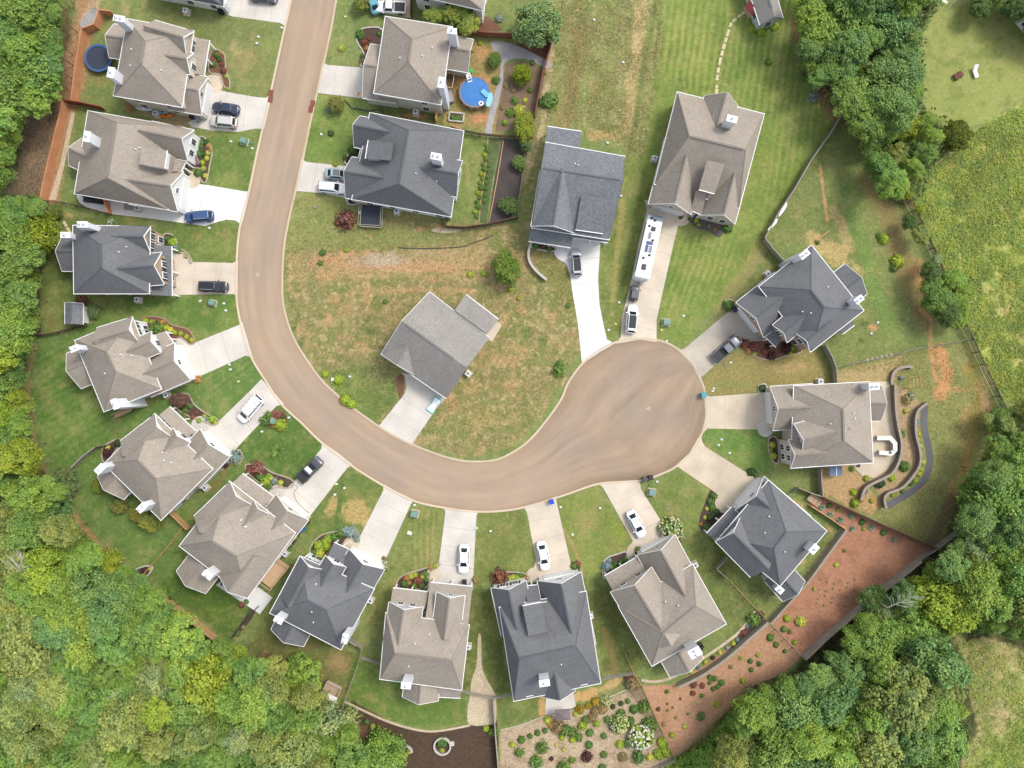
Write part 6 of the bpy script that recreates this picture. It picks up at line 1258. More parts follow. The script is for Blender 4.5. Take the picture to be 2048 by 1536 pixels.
shrubs('on the dry lot', [(940, 549, 6, 'Y'), (967, 546, 6, 'Y'), (1021, 577, 6, 'Y'), (1037, 597, 4, 'Y'), (1137, 611, 5, 'G'), (1118, 742, 11, 'G'), (1120, 728, 7, 'G'), (692, 499, 5, 'Y'), (640, 526, 5, 'G'), (645, 505, 6, 'G'), (770, 603, 4, 'G'), (676, 760, 9, 'Y'), (690, 800, 11, 'Y'), (702, 808, 9, 'Y'), (650, 748, 6, 'Y')])
shrubs('in the grey pickup yard', [(1770, 478, 10, 'Y'), (1797, 522, 13, 'Y'), (1790, 535, 8, 'G'), (1760, 472, 6, 'G'), (1636, 485, 4, 'G')])
shrubs('on the reddish mulch slope', [(1644, 1015, 10, 's'), (1662, 1030, 9, 's'), (1682, 1041, 10, 's'), (1704, 1032, 9, 's'), (1706, 1058, 8, 's'), (1744, 1056, 9, 's'), (1790, 1079, 8, 's'), (1659, 1012, 5, 'g'), (1725, 1045, 6, 'g'), (1768, 1066, 6, 'g'), (1727, 1058, 4, 'Y'), (1673, 1130, 5, 'y'), (1575, 1238, 7, 'Y'), (1602, 1244, 10, 'y'), (1568, 1259, 6, 'g'), (1590, 1285, 5, 'Y'), (1629, 1178, 4, 'y'), (1580, 1264, 4, 'G'), (1689, 1102, 3, 'G'), (1676, 1020, 4, 'Y')])
shrubs('in a tiny row on the reddish mulch', [(1640 + (k % 6) * 14 - (k // 6) * 2, 1160 + (k // 6) * 15 + (k * 7 % 5) * 2, 2.4 + (k * 5 % 3) * 0.25, 'k') for k in range(24)])
shrubs('on the brown slope', [(1542, 1276, 9, 'g'), (1553, 1290, 7, 'g'), (1570, 1303, 5, 'g'), (1334, 1384, 5, 'g'), (1335, 1408, 3, 'G'), (1335, 1421, 3, 'G'), (1404, 1392, 5, 'G'), (1435, 1409, 7, 'Y'), (1402, 1434, 9, 'G'), (1370, 1454, 6, 'y'), (1344, 1471, 7, 'Y'), (1328, 1449, 5, 't'), (1352, 1436, 4, 't'), (1420, 1355, 6, 'g'), (1430, 1358, 7, 'g'), (1444, 1366, 8, 'g'), (1436, 1374, 6, 'g'), (1427, 1378, 6, 'g'), (1420, 1366, 5, 'G'), (1388, 1370, 8, 'n'), (1405, 1372, 6, 'n'), (1386, 1387, 6, 'n'), (1501, 1323, 6, 'g'), (1519, 1328, 6, 'G'), (1482, 1317, 5, 'Y'), (1503, 1340, 6, 'g'), (1516, 1311, 5, 'Y'), (1486, 1362, 7, 'Y'), (1361, 1398, 3, 'n'), (1317, 1419, 5, 'n'), (1462, 1334, 5, 't'), (1376, 1428, 3, 'G'), (1346, 1415, 3, 't')])
shrubs('inside the long stone wall', [(1383, 1344, 5, 'y'), (1411, 1325, 5, 'y'), (1440, 1305, 5, 'y'), (1467, 1287, 5, 'y'), (1508, 1240, 12, 'G'), (1488, 1266, 6, 'r'), (1495, 1252, 4, 'b'), (1475, 1280, 4, 'b'), (1455, 1296, 4, 'b'), (1426, 1316, 4, 'R'), (1398, 1335, 4, 'b')])
shrubs('in the flower garden at the bottom', [(1096, 1440, 10, 'y'), (1103, 1450, 8, 'o'), (1115, 1455, 14, 'p'), (1130, 1462, 13, 'p'), (1145, 1466, 12, 'G'), (1165, 1452, 11, 'Y'), (1185, 1436, 10, 'p'), (1172, 1440, 9, 'G'), (1160, 1420, 10, 'O'), (1176, 1413, 7, 'O'), (1192, 1405, 10, 'O'), (1152, 1428, 7, 'y'), (1211, 1403, 10, 'C'), (1205, 1419, 11, 'p'), (1190, 1424, 9, 'p'), (1226, 1414, 6, 'd'), (1242, 1408, 6, 'd'), (1256, 1403, 6, 'G'), (1242, 1428, 10, 'g'), (1269, 1420, 11, 'g'), (1261, 1443, 10, 'g'), (1239, 1449, 18, 'C'), (1283, 1477, 23, 'W'), (1300, 1450, 16, 'G'), (1288, 1415, 13, 'G'), (1264, 1368, 15, 'p'), (1258, 1355, 10, 'R'), (1215, 1441, 8, 'G'), (1194, 1448, 8, 'Y'), (1180, 1467, 9, 'g'), (1158, 1476, 9, 'g'), (1208, 1473, 7, 'G'), (1145, 1480, 8, 'Y'), (1125, 1475, 8, 'Y'), (1178, 1491, 9, 'g'), (1240, 1490, 10, 'Y'), (1208, 1510, 8, 'G'), (1043, 1481, 9, 'g'), (1038, 1506, 10, 'g'), (1075, 1467, 7, 'g'), (1060, 1473, 6, 'g'), (1090, 1462, 6, 'G'), (1024, 1490, 7, 'Y'), (1084, 1496, 13, 'p'), (1072, 1526, 14, 'G'), (1112, 1490, 4, 'y'), (1127, 1500, 5, 'y'), (1174, 1515, 12, 'R'), (1144, 1521, 7, 'G'), (1128, 1536, 14, 'g'), (1205, 1537, 9, 'g'), (1246, 1515, 10, 'p'), (1277, 1516, 14, 'G'), (1300, 1516, 9, 'y'), (1257, 1488, 10, 'G'), (1103, 1518, 5, 'R')])
for x, y in ((1324, 1486), (1331, 1502), (1316, 1508)): shrubs('in the fenced corner of the flower garden', [(x, y, 9, 'Y'), (x + 3, y + 6, 7, 'Y')])
shrubs('in the dark mulch at the bottom', [(695, 1417, 6, 'g'), (733, 1444, 5, 'g'), (745, 1454, 5, 'y'), (757, 1457, 5, 'Y'), (722, 1432, 4, 'G'), (762, 1470, 3, 'y'), (972, 1458, 6, 'Y'), (986, 1466, 8, 'G'), (818, 1505, 4, 'y')])
shrubs('inside the round stone planter', [(884, 1486, 10, 'g'), (884, 1502, 5, 'y')])
shrubs('by the black side fence', [(500, 1230, 4, 'G'), (486, 1255, 4, 't'), (475, 1268, 5, 'G'), (492, 1204, 5, 'g'), (482, 1210, 6, 'r'), (463, 1280, 5, 'g')])
shrubs('by the yucca-coloured fence corner bed', [(290, 1143, 6, 'R'), (300, 1138, 4, 'y')])
shrubs('by the patio steps of the lower left lawn', [(430, 1155, 6, 'g'), (343, 1190, 9, 'G')])
# ------------------------------------------------------------------ vehicles
def paintm(n, c, rough=0.25, metal=0.0): return mat('paint ' + n, c, rough, metal=metal, spec=0.5, coat=0.6)
M_TYRE = mat('tyre', (0.02, 0.02, 0.022), 0.9); M_RIM = mat('rim', (0.45, 0.46, 0.48), 0.35, metal=0.8); M_LAMP = mat('headlight', (0.45, 0.47, 0.5), 0.2); M_CARGLASS = mat('car glass', (0.015, 0.02, 0.025), 0.12, spec=0.25); M_TAIL = mat('taillight', (0.35, 0.02, 0.02), 0.3); M_BLACK = mat('black plastic', (0.03, 0.03, 0.032), 0.6)
def wheel(root, x, y, r=0.34, w=0.24):
    mb = MB(); n = 18; pr = [(r * .6, -w / 2), (r * .95, -w / 2), (r, -w / 3), (r, w / 3), (r * .95, w / 2), (r * .6, w / 2)]
    rings = [[(x + a * math.cos(6.2832 * k / n), y + b, r + a * math.sin(6.2832 * k / n)) for k in range(n)] for a, b in pr]
    mb.quadstrip(rings); t = mb.build('wheel', M_TYRE, root)
    m2 = MB(); s = 1 if y > 0 else -1
    rings = [[(x + a * math.cos(6.2832 * k / n), y + b * s, r + a * math.sin(6.2832 * k / n)) for k in range(n)] for a, b in ((r * .6, -w * .3), (r * .58, w * .35), (r * .2, w * .42))]
    i = m2.quadstrip(rings); m2.cap(i + 2 * n, n); m2.build('rim', M_RIM, t)
def body_mesh(root, L, W, prof, m, zb=0.28):
    """prof: (x fraction -.5..+.5, width factor, top z)"""
    mb = MB(); rings = []
    for xf, wf, zt in prof:
        w = W / 2 * wf; x = xf * L
        half = [(w * .90, zb), (w * .99, zb + .18), (w, (zb + zt) / 2 + .05), (w * .96, zt - .10), (w * .86, zt - .015), (w * .5, zt + .02), (0, zt + .03)]
        rings.append([(x, y, z) for y, z in half] + [(x, -y, z) for y, z in half[-2::-1]])
    k = len(rings[0]); n0 = mb.quadstrip(rings); mb.cap(n0, k, False); mb.cap(n0 + k * (len(rings) - 1), k, True)
    return mb.build('body', m, root, smooth=True)
def cabin(root, W, xs_, zb, zt, m, glass, roofm=None, side=True, wt=0.72, pillars=3):
    """xs_ = (rear base, rear top, front top, front base)"""
    a, b, c, d = xs_; wb = W / 2 * .86; wr = W / 2 * wt; mb = MB()
    def ring(t):   # t 0..1 base->top
        e = t; x0 = a + (b - a) * e; x1 = d + (c - d) * e; w = wb + (wr - wb) * e; z = zb + (zt - zb) * e; r = 0.24
        return [(x0, -w + r, z), (x0, w - r, z), (x0 + r * .7, w, z), (x1 - r * .7, w, z), (x1, w - r, z), (x1, -w + r, z), (x1 - r * .7, -w, z), (x0 + r * .7, -w, z)]
    top = [(x * 0.94 + (b + c) / 2 * 0.06, y * .9, zt + .05) for x, y, z in ring(1)]
    n0 = mb.quadstrip([ring(0), ring(.9), ring(1), top]); mb.cap(n0 + 24, 8, True)
    cb = mb.build('cabin', m, root)
    def gl(name, pts, off):
        g = MB(); g.face([Vector(p) + Vector(off) for p in pts]); return g.build(name, glass, root)
    def at(e, fr, sy, edge):
        x0 = a + (b - a) * e; x1 = d + (c - d) * e; w = (wb + (wr - wb) * e); z = zb + (zt - zb) * e
        if fr == 'f': return (x1, sy * (w - .22), z)
        if fr == 'r': return (x0, sy * (w - .22), z)
        return (x0 + (x1 - x0) * edge, sy * w, z)
    gl('windshield', [at(.04, 'f', -1, 0), at(.04, 'f', 1, 0), at(.94, 'f', 1, 0), at(.94, 'f', -1, 0)], (.012, 0, .012))
    gl('rear_window', [at(.12, 'r', 1, 0), at(.12, 'r', -1, 0), at(.9, 'r', -1, 0), at(.9, 'r', 1, 0)], (-.012, 0, .012))
    if side:
        for sy in (1, -1):
            g = MB()
            for i in range(pillars):
                e0 = .06 + .88 * i / pillars + .012; e1 = .06 + .88 * (i + 1) / pillars - .012
                q = [Vector(at(.12, 's', sy, e0)), Vector(at(.12, 's', sy, e1)), Vector(at(.88, 's', sy, e1)), Vector(at(.88, 's', sy, e0))]
                g.face([v + Vector((0, sy * .012, .004)) for v in (q if sy < 0 else q[::-1])])
            g.build('side_windows', glass, root)
    if roofm:
        r = MB(); x0, x1 = b + .35, c - .03; w = wr * .8
        r.box(((x0 + x1) / 2, 0, zt + .058), (x1 - x0, 2 * w, .02)); r.build('roof_panel', roofm, root)
def details(root, L, W, zf=0.62, zr=0.75, mx=0.6, m=None):
    for s in (1, -1):
        b = MB(); b.box((L / 2 - .30, s * W * .35, zf + .06), (.26, .2, .12), -s * .5); b.build('headlight', M_LAMP, root)
        b = MB(); b.box((-L / 2 + .16, s * W * .37, zr), (.14, .24, .16), s * .4); b.build('taillight', M_TAIL, root)
        b = MB(); b.box((mx, s * (W / 2 + .08), .98), (.16, .2, .14)); b.build('mirror', m or M_BLACK, root)
SEDAN = [(-.5, .55, .62), (-.49, .72, .84), (-.465, .85, .92), (-.42, .93, .96), (-.3, .99, .97), (0, 1, .93), (.2, .99, .90), (.32, .96, .86), (.40, .91, .79), (.45, .83, .71), (.485, .68, .62), (.5, .5, .55)]
SUVP = [(-.5, .66, .7), (-.49, .8, .92), (-.46, .91, 1.02), (-.40, .97, 1.05), (0, 1, 1.05), (.2, .99, 1.02), (.34, .96, .98), (.42, .90, .91), (.465, .80, .82), (.49, .66, .7), (.5, .5, .6)]
def make_car(kind, color, label, px, py, vx, vy, L=None, W=1.86, roofm=None, name=None, glass=None, cat=None):
    """(vx,vy) heading in photo space (y down)"""
    hz = {'sedan': 1.45, 'suv': 1.7, 'van': 2.0, 'pickup': 1.9, 'mini': 1.7}[kind]
    p = P(px, py, hz * 0.5); t = thing(name or {'sedan': 'sedan', 'suv': 'suv', 'van': 'van', 'pickup': 'pickup_truck', 'mini': 'utility_cart'}[kind], (0, 0, 0), label, cat or {'sedan': 'car', 'suv': 'car', 'van': 'van', 'pickup': 'pickup truck', 'mini': 'utility cart'}[kind])
    glass = glass or M_CARGLASS; m = color
    if kind == 'sedan':
        L = L or 4.8; body_mesh(t, L, W, SEDAN, m); cabin(t, W, (-L * .40, -L * .24, L * .08, L * .25), .9, hz, m, glass, roofm, wt=.68); details(t, L, W, mx=L * .19, m=m); wx = L * .3
    elif kind == 'suv':
        L = L or 4.8; body_mesh(t, L, W, SUVP, m); cabin(t, W, (-L * .475, -L * .41, L * .12, L * .26), 1.02, hz, m, glass, roofm, wt=.76); details(t, L, W, .75, 1.0, L * .2, m)
        for s in (1, -1): b = MB(); b.beam((-L * .36, s * W * .34, hz + .12), (L * .08, s * W * .34, hz + .12), .05, .05); b.build('roof_rail', M_METAL, t)
        wx = L * .3
    elif kind == 'van':
        L = L or 5.2; body_mesh(t, L, W, SUVP, m); cabin(t, W, (-L * .49, -L * .46, L * .17, L * .33), 1.02, hz, m, glass, roofm, wt=.84); details(t, L, W, .75, 1.0, L * .27, m)
        for k in range(5): b = MB(); x = -L * .42 + k * L * .135; b.beam((x, -W * .42, hz + .16), (x, W * .42, hz + .16), .06, .05); b.build('roof_bar', M_METAL, t)
        for s in (1, -1): b = MB(); b.beam((-L * .44, s * W * .4, hz + .16), (L * .14, s * W * .4, hz + .16), .06, .05); b.build('roof_rail', M_METAL, t)
        wx = L * .31
    elif kind == 'pickup':
        L = L or 5.6; pr = [(-.5, .9, .9), (-.49, .96, 1.0), (-.13, 1, 1.0), (-.1, 1, 1.08), (.15, 1, 1.08), (.25, .99, 1.08), (.38, .97, 1.05), (.46, .93, .95), (.49, .86, .8), (.5, .72, .65)]
        body_mesh(t, L, W, pr, m, .4); cabin(t, W, (-L * .13, -L * .10, L * .11, L * .22), 1.06, hz, m, glass, roofm, wt=.78, pillars=2); details(t, L, W, .85, .9, L * .2, m)
        b = MB(); b.box((-L * .31, 0, 1.05), (L * .33, W * .80, .05)); b.build('bed_cover', M_BLACK, t)
        for s in (1, -1): b = MB(); b.box((-L * .31, s * W * .455, 1.06), (L * .35, .12, .09)); b.build('bed_rail', m, t)
        wx = L * .32
    else:
        L = L or 2.8; body_mesh(t, L, W, [(-.5, .8, .6), (-.4, .96, .8), (0, 1, .8), (.3, .95, .8), (.45, .85, .75), (.5, .7, .6)], m, .35)
        cabin(t, W, (-L * .42, -L * .36, L * .12, L * .2), .8, hz, m, glass, roofm, wt=.8, pillars=2); details(t, L, W, .6, .6, L * .2); wx = L * .32
    for x in (wx, -wx):
        for s in (1, -1): wheel(t, x, s * (W / 2 - .13), .34 if kind != 'pickup' else .4)
    t.location = (p.x, p.y, 0.045); t.rotation_euler = (0, 0, math.atan2(-vy, vx)); return t
WHT = paintm('white', (0.78, 0.78, 0.79)); SIL = paintm('silver', (0.42, 0.43, 0.43), .3, .3); DGR = paintm('dark grey', (0.06, 0.065, 0.075), .3, .2)
make_car('sedan', paintm('navy', (0.015, 0.022, 0.055)), 'dark navy car parked beside the silver one in the upper driveway', 451, 217, -1, -.14, 4.6)
make_car('suv', paintm('champagne', (0.5, 0.49, 0.45), .3, .2), 'silver SUV parked below the navy car', 446, 243, -1, -.1, 4.5)
make_car('suv', paintm('blue', (0.03, 0.07, 0.17)), 'bright blue SUV at the bottom of the white concrete driveway', 397, 433, -1, .08, 4.8)
make_car('suv', paintm('black', (0.012, 0.012, 0.014)), 'glossy black car parked near the road curve', 426, 573, 1, .03, 4.9)
make_car('van', WHT, 'white van with roof bars on a slanting driveway', 500, 818, -.66, .75, 5.3, 2.0)
make_car('pickup', DGR, 'dark pickup truck with white cab roof on a slanting driveway', 619, 940, .70, -.72, 5.0, 1.95, roofm=WHT)
make_car('sedan', WHT, 'white sedan, leftmost of the three lower driveways', 928, 1118, -.04, 1, 4.9, roofm=None)
make_car('sedan', paintm('white b', (0.76, 0.77, 0.79)), 'white sedan with dark sunroof in the middle lower driveway', 1087, 1112, .17, 1, 4.9)
make_car('sedan', paintm('white c', (0.70, 0.73, 0.76)), 'cool white sedan, rightmost of the three lower driveways', 1273, 1048, .5, 1, 4.9)
make_car('suv', paintm('silver blue', (0.42, 0.45, 0.48), .3, .3), 'silver hatchback with dark roof glass on the bright curving driveway', 1153, 525, -.06, -1, 4.6, roofm=M_BLACK)
make_car('mini', paintm('gunmetal', (0.07, 0.075, 0.075), .4), 'small dark grey utility cart between camper and white car', 1269, 586, .14, -1, 2.7, 1.5, roofm=mat('cart roof', (0.10, 0.11, 0.11), .5))
make_car('suv', WHT, 'white car with black roof near the turning circle', 1264, 638, .1, -1, 4.8, roofm=M_BLACK)
make_car('pickup', paintm('charcoal', (0.11, 0.115, 0.13), .3, .3), 'dark grey pickup truck on the stained driveway', 1454, 697, .73, -.63, 5.6, 1.95)
make_car('sedan', paintm('teal grey', (0.28, 0.36, 0.38)), 'pale teal car half under the garage eave', 677, 348, 1, .06, 4.5, roofm=mat('tan roof', (0.12, 0.12, 0.11), .4))
make_car('suv', WHT, 'white SUV below the pale teal car by the garage', 664, 375, 1, .09, 4.7)
make_car('pickup', WHT, 'white pickup with dark bed cover at the top edge', 780, 14, -1, -.05, 5.2)
make_car('sedan', paintm('teal', (0.10, 0.30, 0.34)), 'teal car at the top edge beside the white pickup', 745, 2, -.4, -1, 4.4)
make_car('sedan', DGR, 'dark car cut off by the top edge near the road', 527, -7, 1, .1, 4.6)
# ---- camper
def camper():
    q0, q1 = P(1313, 427, 3.2), P(1284, 556, 3.2); c = (q0 + q1) / 2; d = (q0 - q1); L = d.length; ang = math.atan2(d.y, d.x)
    t = thing('camper_trailer', (0, 0, 0), 'long white camper trailer with solar panels on the roof', 'camper'); wh = mat('camper white', (0.80, 0.80, 0.80), .35, .03, 1.0); W = 2.5
    mb = MB(); rings = []
    for x, w, z0, z1 in ((-L / 2, .9, .9, 3.0), (-L / 2 + .12, 1, .7, 3.2), (L / 2 - 1.7, 1, .7, 3.25), (L / 2 - 1.2, 1, .9, 3.2), (L / 2 - .5, .96, 1.2, 3.0), (L / 2 - .12, .88, 1.5, 2.6), (L / 2, .74, 1.7, 2.2)):
        h = W / 2 * w; rings.append([(x, -h, z0), (x, h, z0), (x, h, z1 - .12), (x, h - .12, z1), (x, -h + .12, z1), (x, -h, z1 - .12)])
    n0 = mb.quadstrip(rings); mb.cap(n0, 6, False); mb.cap(n0 + 36, 6, True); mb.build('body', wh, t)
    mb = MB(); h = W / 2; mb.quadstrip([[(L / 2 - 1.2, -h * 1.005, 3.215), (L / 2 - 1.2, h * 1.005, 3.215)], [(L / 2 - .5, -h * .97, 3.01), (L / 2 - .5, h * .97, 3.01)], [(L / 2 - .1, -h * .89, 2.62), (L / 2 - .1, h * .89, 2.62)]], close=False); mb.build('front_cap', mat('camper cap', (0.22, 0.26, 0.30), .35), t)
    for s in (1, -1):
        mb = MB(); mb.box((-.2, s * (W / 2 + .01), 1.9), (L * .8, .02, .35)); mb.build('side_stripe', mat('stripe', (.12, .13, .14), .4), t)
    mb = MB(); mb.beam((-L * .42, W / 2 + .1, 3.0), (L * .34, W / 2 + .1, 3.0), .16, .16); mb.build('awning', M_BLACK, t)
    for x, y, sx, sy in ((L * .26, -.05, .75, .75), (-L * .33, .1, .95, .75)): mb = MB(); mb.box((x, y, 3.35), (sx, sy, .24), taper=.85); mb.build('air_conditioner', M_DARKMETAL, t)
    for x, y in ((L * .39, 0), (L * .29, .7), (L * .09, -.35), (-L * .14, -.35), (-L * .2, .5), (L * .42, .55)): mb = MB(); mb.lathe((x, y, 3.22), [(.2, 0), (.22, .1), (.12, .16)], 10); mb.build('roof_vent', M_BLACK, t)
    sp = mat('solar panel', (0.08, 0.10, 0.2), .25); sg = mat('solar grey', (.2, .21, .23), .35)
    for i, (x, y, sx, sy) in enumerate(((L * .15, .3, 1.1, .5), (L * .04, .05, .55, 1.1), (-L * .05, .35, 1.2, .5), (-L * .05, -.3, 1.1, .5))): mb = MB(); mb.box((x, y, 3.29), (sx, sy, .04)); mb.build('solar_panel', sp if i in (1, 2) else sg, t)
    mb = MB(); mb.box((-L / 2 + .35, 0, 3.26), (.1, 2.1, .06)); mb.box((-L / 2 - .1, 0, .9), (.3, 2.2, .2)); mb.build('rear_bumper', M_METAL, t)
    mb = MB(); mb.beam((-L / 2 - .1, 0, .7), (-L / 2 - .7, 0, .7), .12, .12); mb.beam((-L / 2 - .65, -.3, .7), (-L / 2 - .65, .3, .7), .1, .1); mb.build('hitch_rack', M_BLACK, t)
    mb = MB(); mb.tube([(-L / 2 + .1, -1.0, 1.0), (-L / 2 - .12, -1.0, 1.4), (-L / 2 - .12, -1.0, 3.1)], .03, 5); mb.tube([(-L / 2 + .1, -.7, 1.0), (-L / 2 - .12, -.7, 1.4), (-L / 2 - .12, -.7, 3.1)], .03, 5); mb.build('ladder', M_METAL, t)
    for x in (-1.8, -.8): 
        for s in (1, -1): wheel(t, x, s * (W / 2 - .15), .38)
    t.location = (c.x, c.y, .04); t.rotation_euler = (0, 0, ang)
camper()
# ------------------------------------------------------------------ yard things
def ob1(name, label, cat, group=None, px=0, py=0, rot=0, z=0):
    p = P(px, py, z); return thing(name, (p.x, p.y, z), label, cat, group, rot)
def loc(t, mb, name, m, smooth=False):
    """parts modelled in local coordinates"""
    me_o = mb.build(name, m, None, smooth, origin=(0, 0, 0)); me_o.parent = t; me_o.location = (0, 0, 0); return me_o
# bins
def bin_(px, py, col, label, rot, s=1.0):
    t = ob1('wheeled_bin', label, 'bin', None, px, py, rot); m = mat('bin ' + str(col), A3(*col), .5)
    mb = MB(); mb.box((0, 0, .5), (.55 * s, .6 * s, 1.0), taper=1.2); loc(t, mb, 'bin_body', m); mb = MB(); mb.box((0, 0, 1.04), (.7 * s, .78 * s, .08), taper=.94); mb.beam((-.36 * s, -.3 * s, 1.03), (-.36 * s, .3 * s, 1.03), .05, .05); loc(t, mb, 'lid', m)
    for y in (-.28, .28): mb = MB(); mb.beam((-.3, y - .04, .1), (-.3, y + .04, .1), .2, .2); loc(t, mb, 'wheel', M_TYRE)
bin_(1103, 1002, (44, 84, 214), 'bright blue wheeled bin at the kerb of the middle driveway', .3)
bin_(1405, 790, (70, 166, 182), 'teal wheeled bin at the edge of the turning circle', .1, 1.15)
bin_(1288, 957, (92, 82, 88), 'dark grey bin lying left of the black bin at the kerb', 1.5); bin_(1300, 954, (60, 56, 62), 'black bin with a pale lid mark at the lower kerb', .1)
bin_(607, 1056, (40, 110, 196), 'blue bin against the tan garage wall', .6); bin_(616, 1043, (58, 62, 68), 'dark bin above the blue one at the tan garage corner', .6); bin_(1468, 619, (64, 62, 70), 'dark grey bin at the top of the stained driveway', .7, 1.2); bin_(388, 236, (40, 42, 48), 'black bin at the garage corner above the silver SUV', .1); bin_(399, 241, (150, 156, 160), 'grey bin beside the silver SUV', .2, .8); bin_(930, 1162, (52, 54, 58), 'dark bin at the garage of the leftmost sedan', 0)
bin_(445, 26, (34, 36, 44), 'black bin under the wall of the top left white house', 0, 1.1)
# transformers, covers
for x, y, s, t_ in ((490, 284, 1.0, 'on the lawn right of the long tan house'), (427, 606, .9, 'in the square stone bed below the black car'), (549, 842, .9, 'in the planted bed near the road'), (830, 1027, 1.1, 'on the lawn right of the straight driveway'), (1303, 984, 1.1, 'beside the two dark bins'), (1332, 645, 1.1, 'on the lawn right of the camper driveway')):
    t = ob1('utility_box', 'green metal transformer box ' + t_, 'utility box', 'green transformer boxes', x, y, rnd.uniform(-.3, .3)); g = mat('utility green', A3(128, 160, 146), .5, .05, 2.0)
    mb = MB(); mb.box((0, 0, .05), (1.3 * s, 1.2 * s, .1)); loc(t, mb, 'pad', M_CONC); mb = MB(); mb.box((0, 0, .5), (1.05 * s, .9 * s, .85), taper=.96); loc(t, mb, 'cabinet', g); mb = MB(); mb.box((0, .08 * s, .95), (1.0 * s, .7 * s, .06)); loc(t, mb, 'lid', g)
COV = [(462, 283, 'w'), (503, 286, 'g'), (505, 297, 'w'), (419, 456, 'w'), (401, 602, 'w'), (448, 607, 'w'), (452, 621, 'w'), (459, 729, 'w'), (461, 739, 'w'), (477, 763, 'y'), (578, 835, 'w'), (524, 863, 'w'), (829, 1010, 'w'), (819, 1066, 'W'), (673, 968, 'w'), (689, 976, 'w'), (670, 989, 'w'), (953, 1056, 'w'), (981, 1062, 'w'), (1121, 1014, 'w'), (1200, 1016, 'w'), (1145, 1069, 'w'), (1314, 963, 'w'), (1300, 969, 'g'), (1334, 1018, 'n'), (1427, 777, 'w'), (1425, 782, 'w'), (1443, 879, 'w'), (1437, 890, 'w'), (1459, 906, 'w'), (1323, 660, 'y'), (1333, 682, 'w'), (1367, 632, 'w'), (1238, 605, 'w'), (1231, 648, 'y'), (1217, 660, 'w'), (1242, 392, 'w'), (667, 759, 'W'), (700, 753, 'w'), (643, 269, 'w'), (691, 34, 'y'), (564, 56, 'w'), (517, 74, 'w'), (514, 87, 'w'), (631, 415, 'n'), (1461, 725, 'w'), (1451, 731, 'n'), (1117, 741, 'W'), (1129, 743, 'w'), (1742, 667, 'w'), (1755, 645, 'w'), (1188, 40, 'w'), (1246, 125, 'w'), (1215, 286, 'w')]
cm = {'w': mat('cover white', A3(232, 236, 232), .6), 'W': mat('cover cream', A3(240, 236, 214), .7), 'g': mat('cover green', A3(120, 150, 130), .7), 'n': mat('cover grey', A3(160, 154, 150), .8), 'y': mat('cover yellow', A3(226, 224, 140), .7)}
cn = {'w': 'small white box', 'W': 'cream flat box', 'g': 'green flat box', 'n': 'grey flat box', 'y': 'pale yellow box'}
def near(px, py):
    v = Vector(P2(px, py)); return min(HOUSES.values(), key=lambda h: (h[1] - v).length)[0]
for x, y, k in COV:
    s = .8 if k == 'W' else .42; mb = MB(); p = P(x, y); a = rnd.uniform(-.4, .4); mb.box((p.x, p.y, .09), (s, s * .75, .16), a, .9); mb.box((p.x, p.y, .18), (s * .7, s * .5, .03), a)
    o = mb.build('meter_box', cm[k]); tag(o, cn[k] + ' near ' + near(x, y), 'meter box', 'ground meter boxes on the lawns')
# drain inlets and survey marks on the road
for x, y, t_ in ((542, 186, 'upper left'), (541, 199, 'lower left'), (626, 207, 'upper right'), (622, 219, 'lower right')):
    mb = MB(); p = P(x, y); mb.box((p.x, p.y, .09), (.75, 1.0, .06), -.15); t = mb.build('storm_drain', mat('rusty drain', A3(140, 84, 68), .8, .2, 4.0)); tag(t, 'rusty red storm drain grate in the kerb, %s one' % t_, 'drain', 'storm drains')
mw = mat('mark white', A3(236, 226, 214), .8)
for x, y, t_ in ((515, 549, 'at the left of the road bend'), (1297, 817, 'in the turning circle')):
    mb = MB(); p = P(x, y)
    for k in range(4): a = k * math.pi / 2 + .3; mb.box((p.x + math.cos(a) * .22, p.y + math.sin(a) * .22, .018), (.25, .1, .004), a)
    o = mb.build('survey_mark', mw); tag(o, 'white painted survey cross ' + t_, 'road mark')
# stepping stones
def stones(pts, m, label, cat, group, s=.42):
    for x, y in pts:
        p = P(x, y); mb = MB(); r = s * rnd.uniform(.85, 1.1) / 2 * 1.15; mb.lathe((p.x, p.y, 0), [(r * 1.05, 0), (r, .05), (r * .8, .06)], 7, rnd.random() * 6); o = mb.build('stepping_stone', m); tag(o, label, cat, group)
sp = crom([(1433, 186), (1434, 158), (1437, 138), (1441, 118), (1446, 100), (1451, 82), (1456, 66), (1462, 48), (1474, 36), (1487, 26)], 4)
stones([sp[int(i * (len(sp) - 1) / 25)] for i in range(26)], mat('tan flagstone', A3(222, 206, 166), .85, .1, 3.0), 'round tan stepping stone in the curved line to the outbuilding', 'stepping stone', 'stepping stones to the outbuilding', .5)
stones([(129, 446), (132, 451), (136, 458), (139, 463), (143, 467)], mat('tan flagstone', A3(200, 192, 160), .85), 'small stepping stone behind the black car house', 'stepping stone', 'stepping stones behind the black car house', .5)
for i in range(6):
    x, y = 1735 + i * 9.4, 720 - i * 2.1; p = P(x, y); mb = MB(); mb.box((p.x, p.y, .05), (.42, .42, .1), .2); o = mb.build('paver', M_CONC); tag(o, 'square concrete paver in the row below the back fence', 'paver', 'row of square pavers')
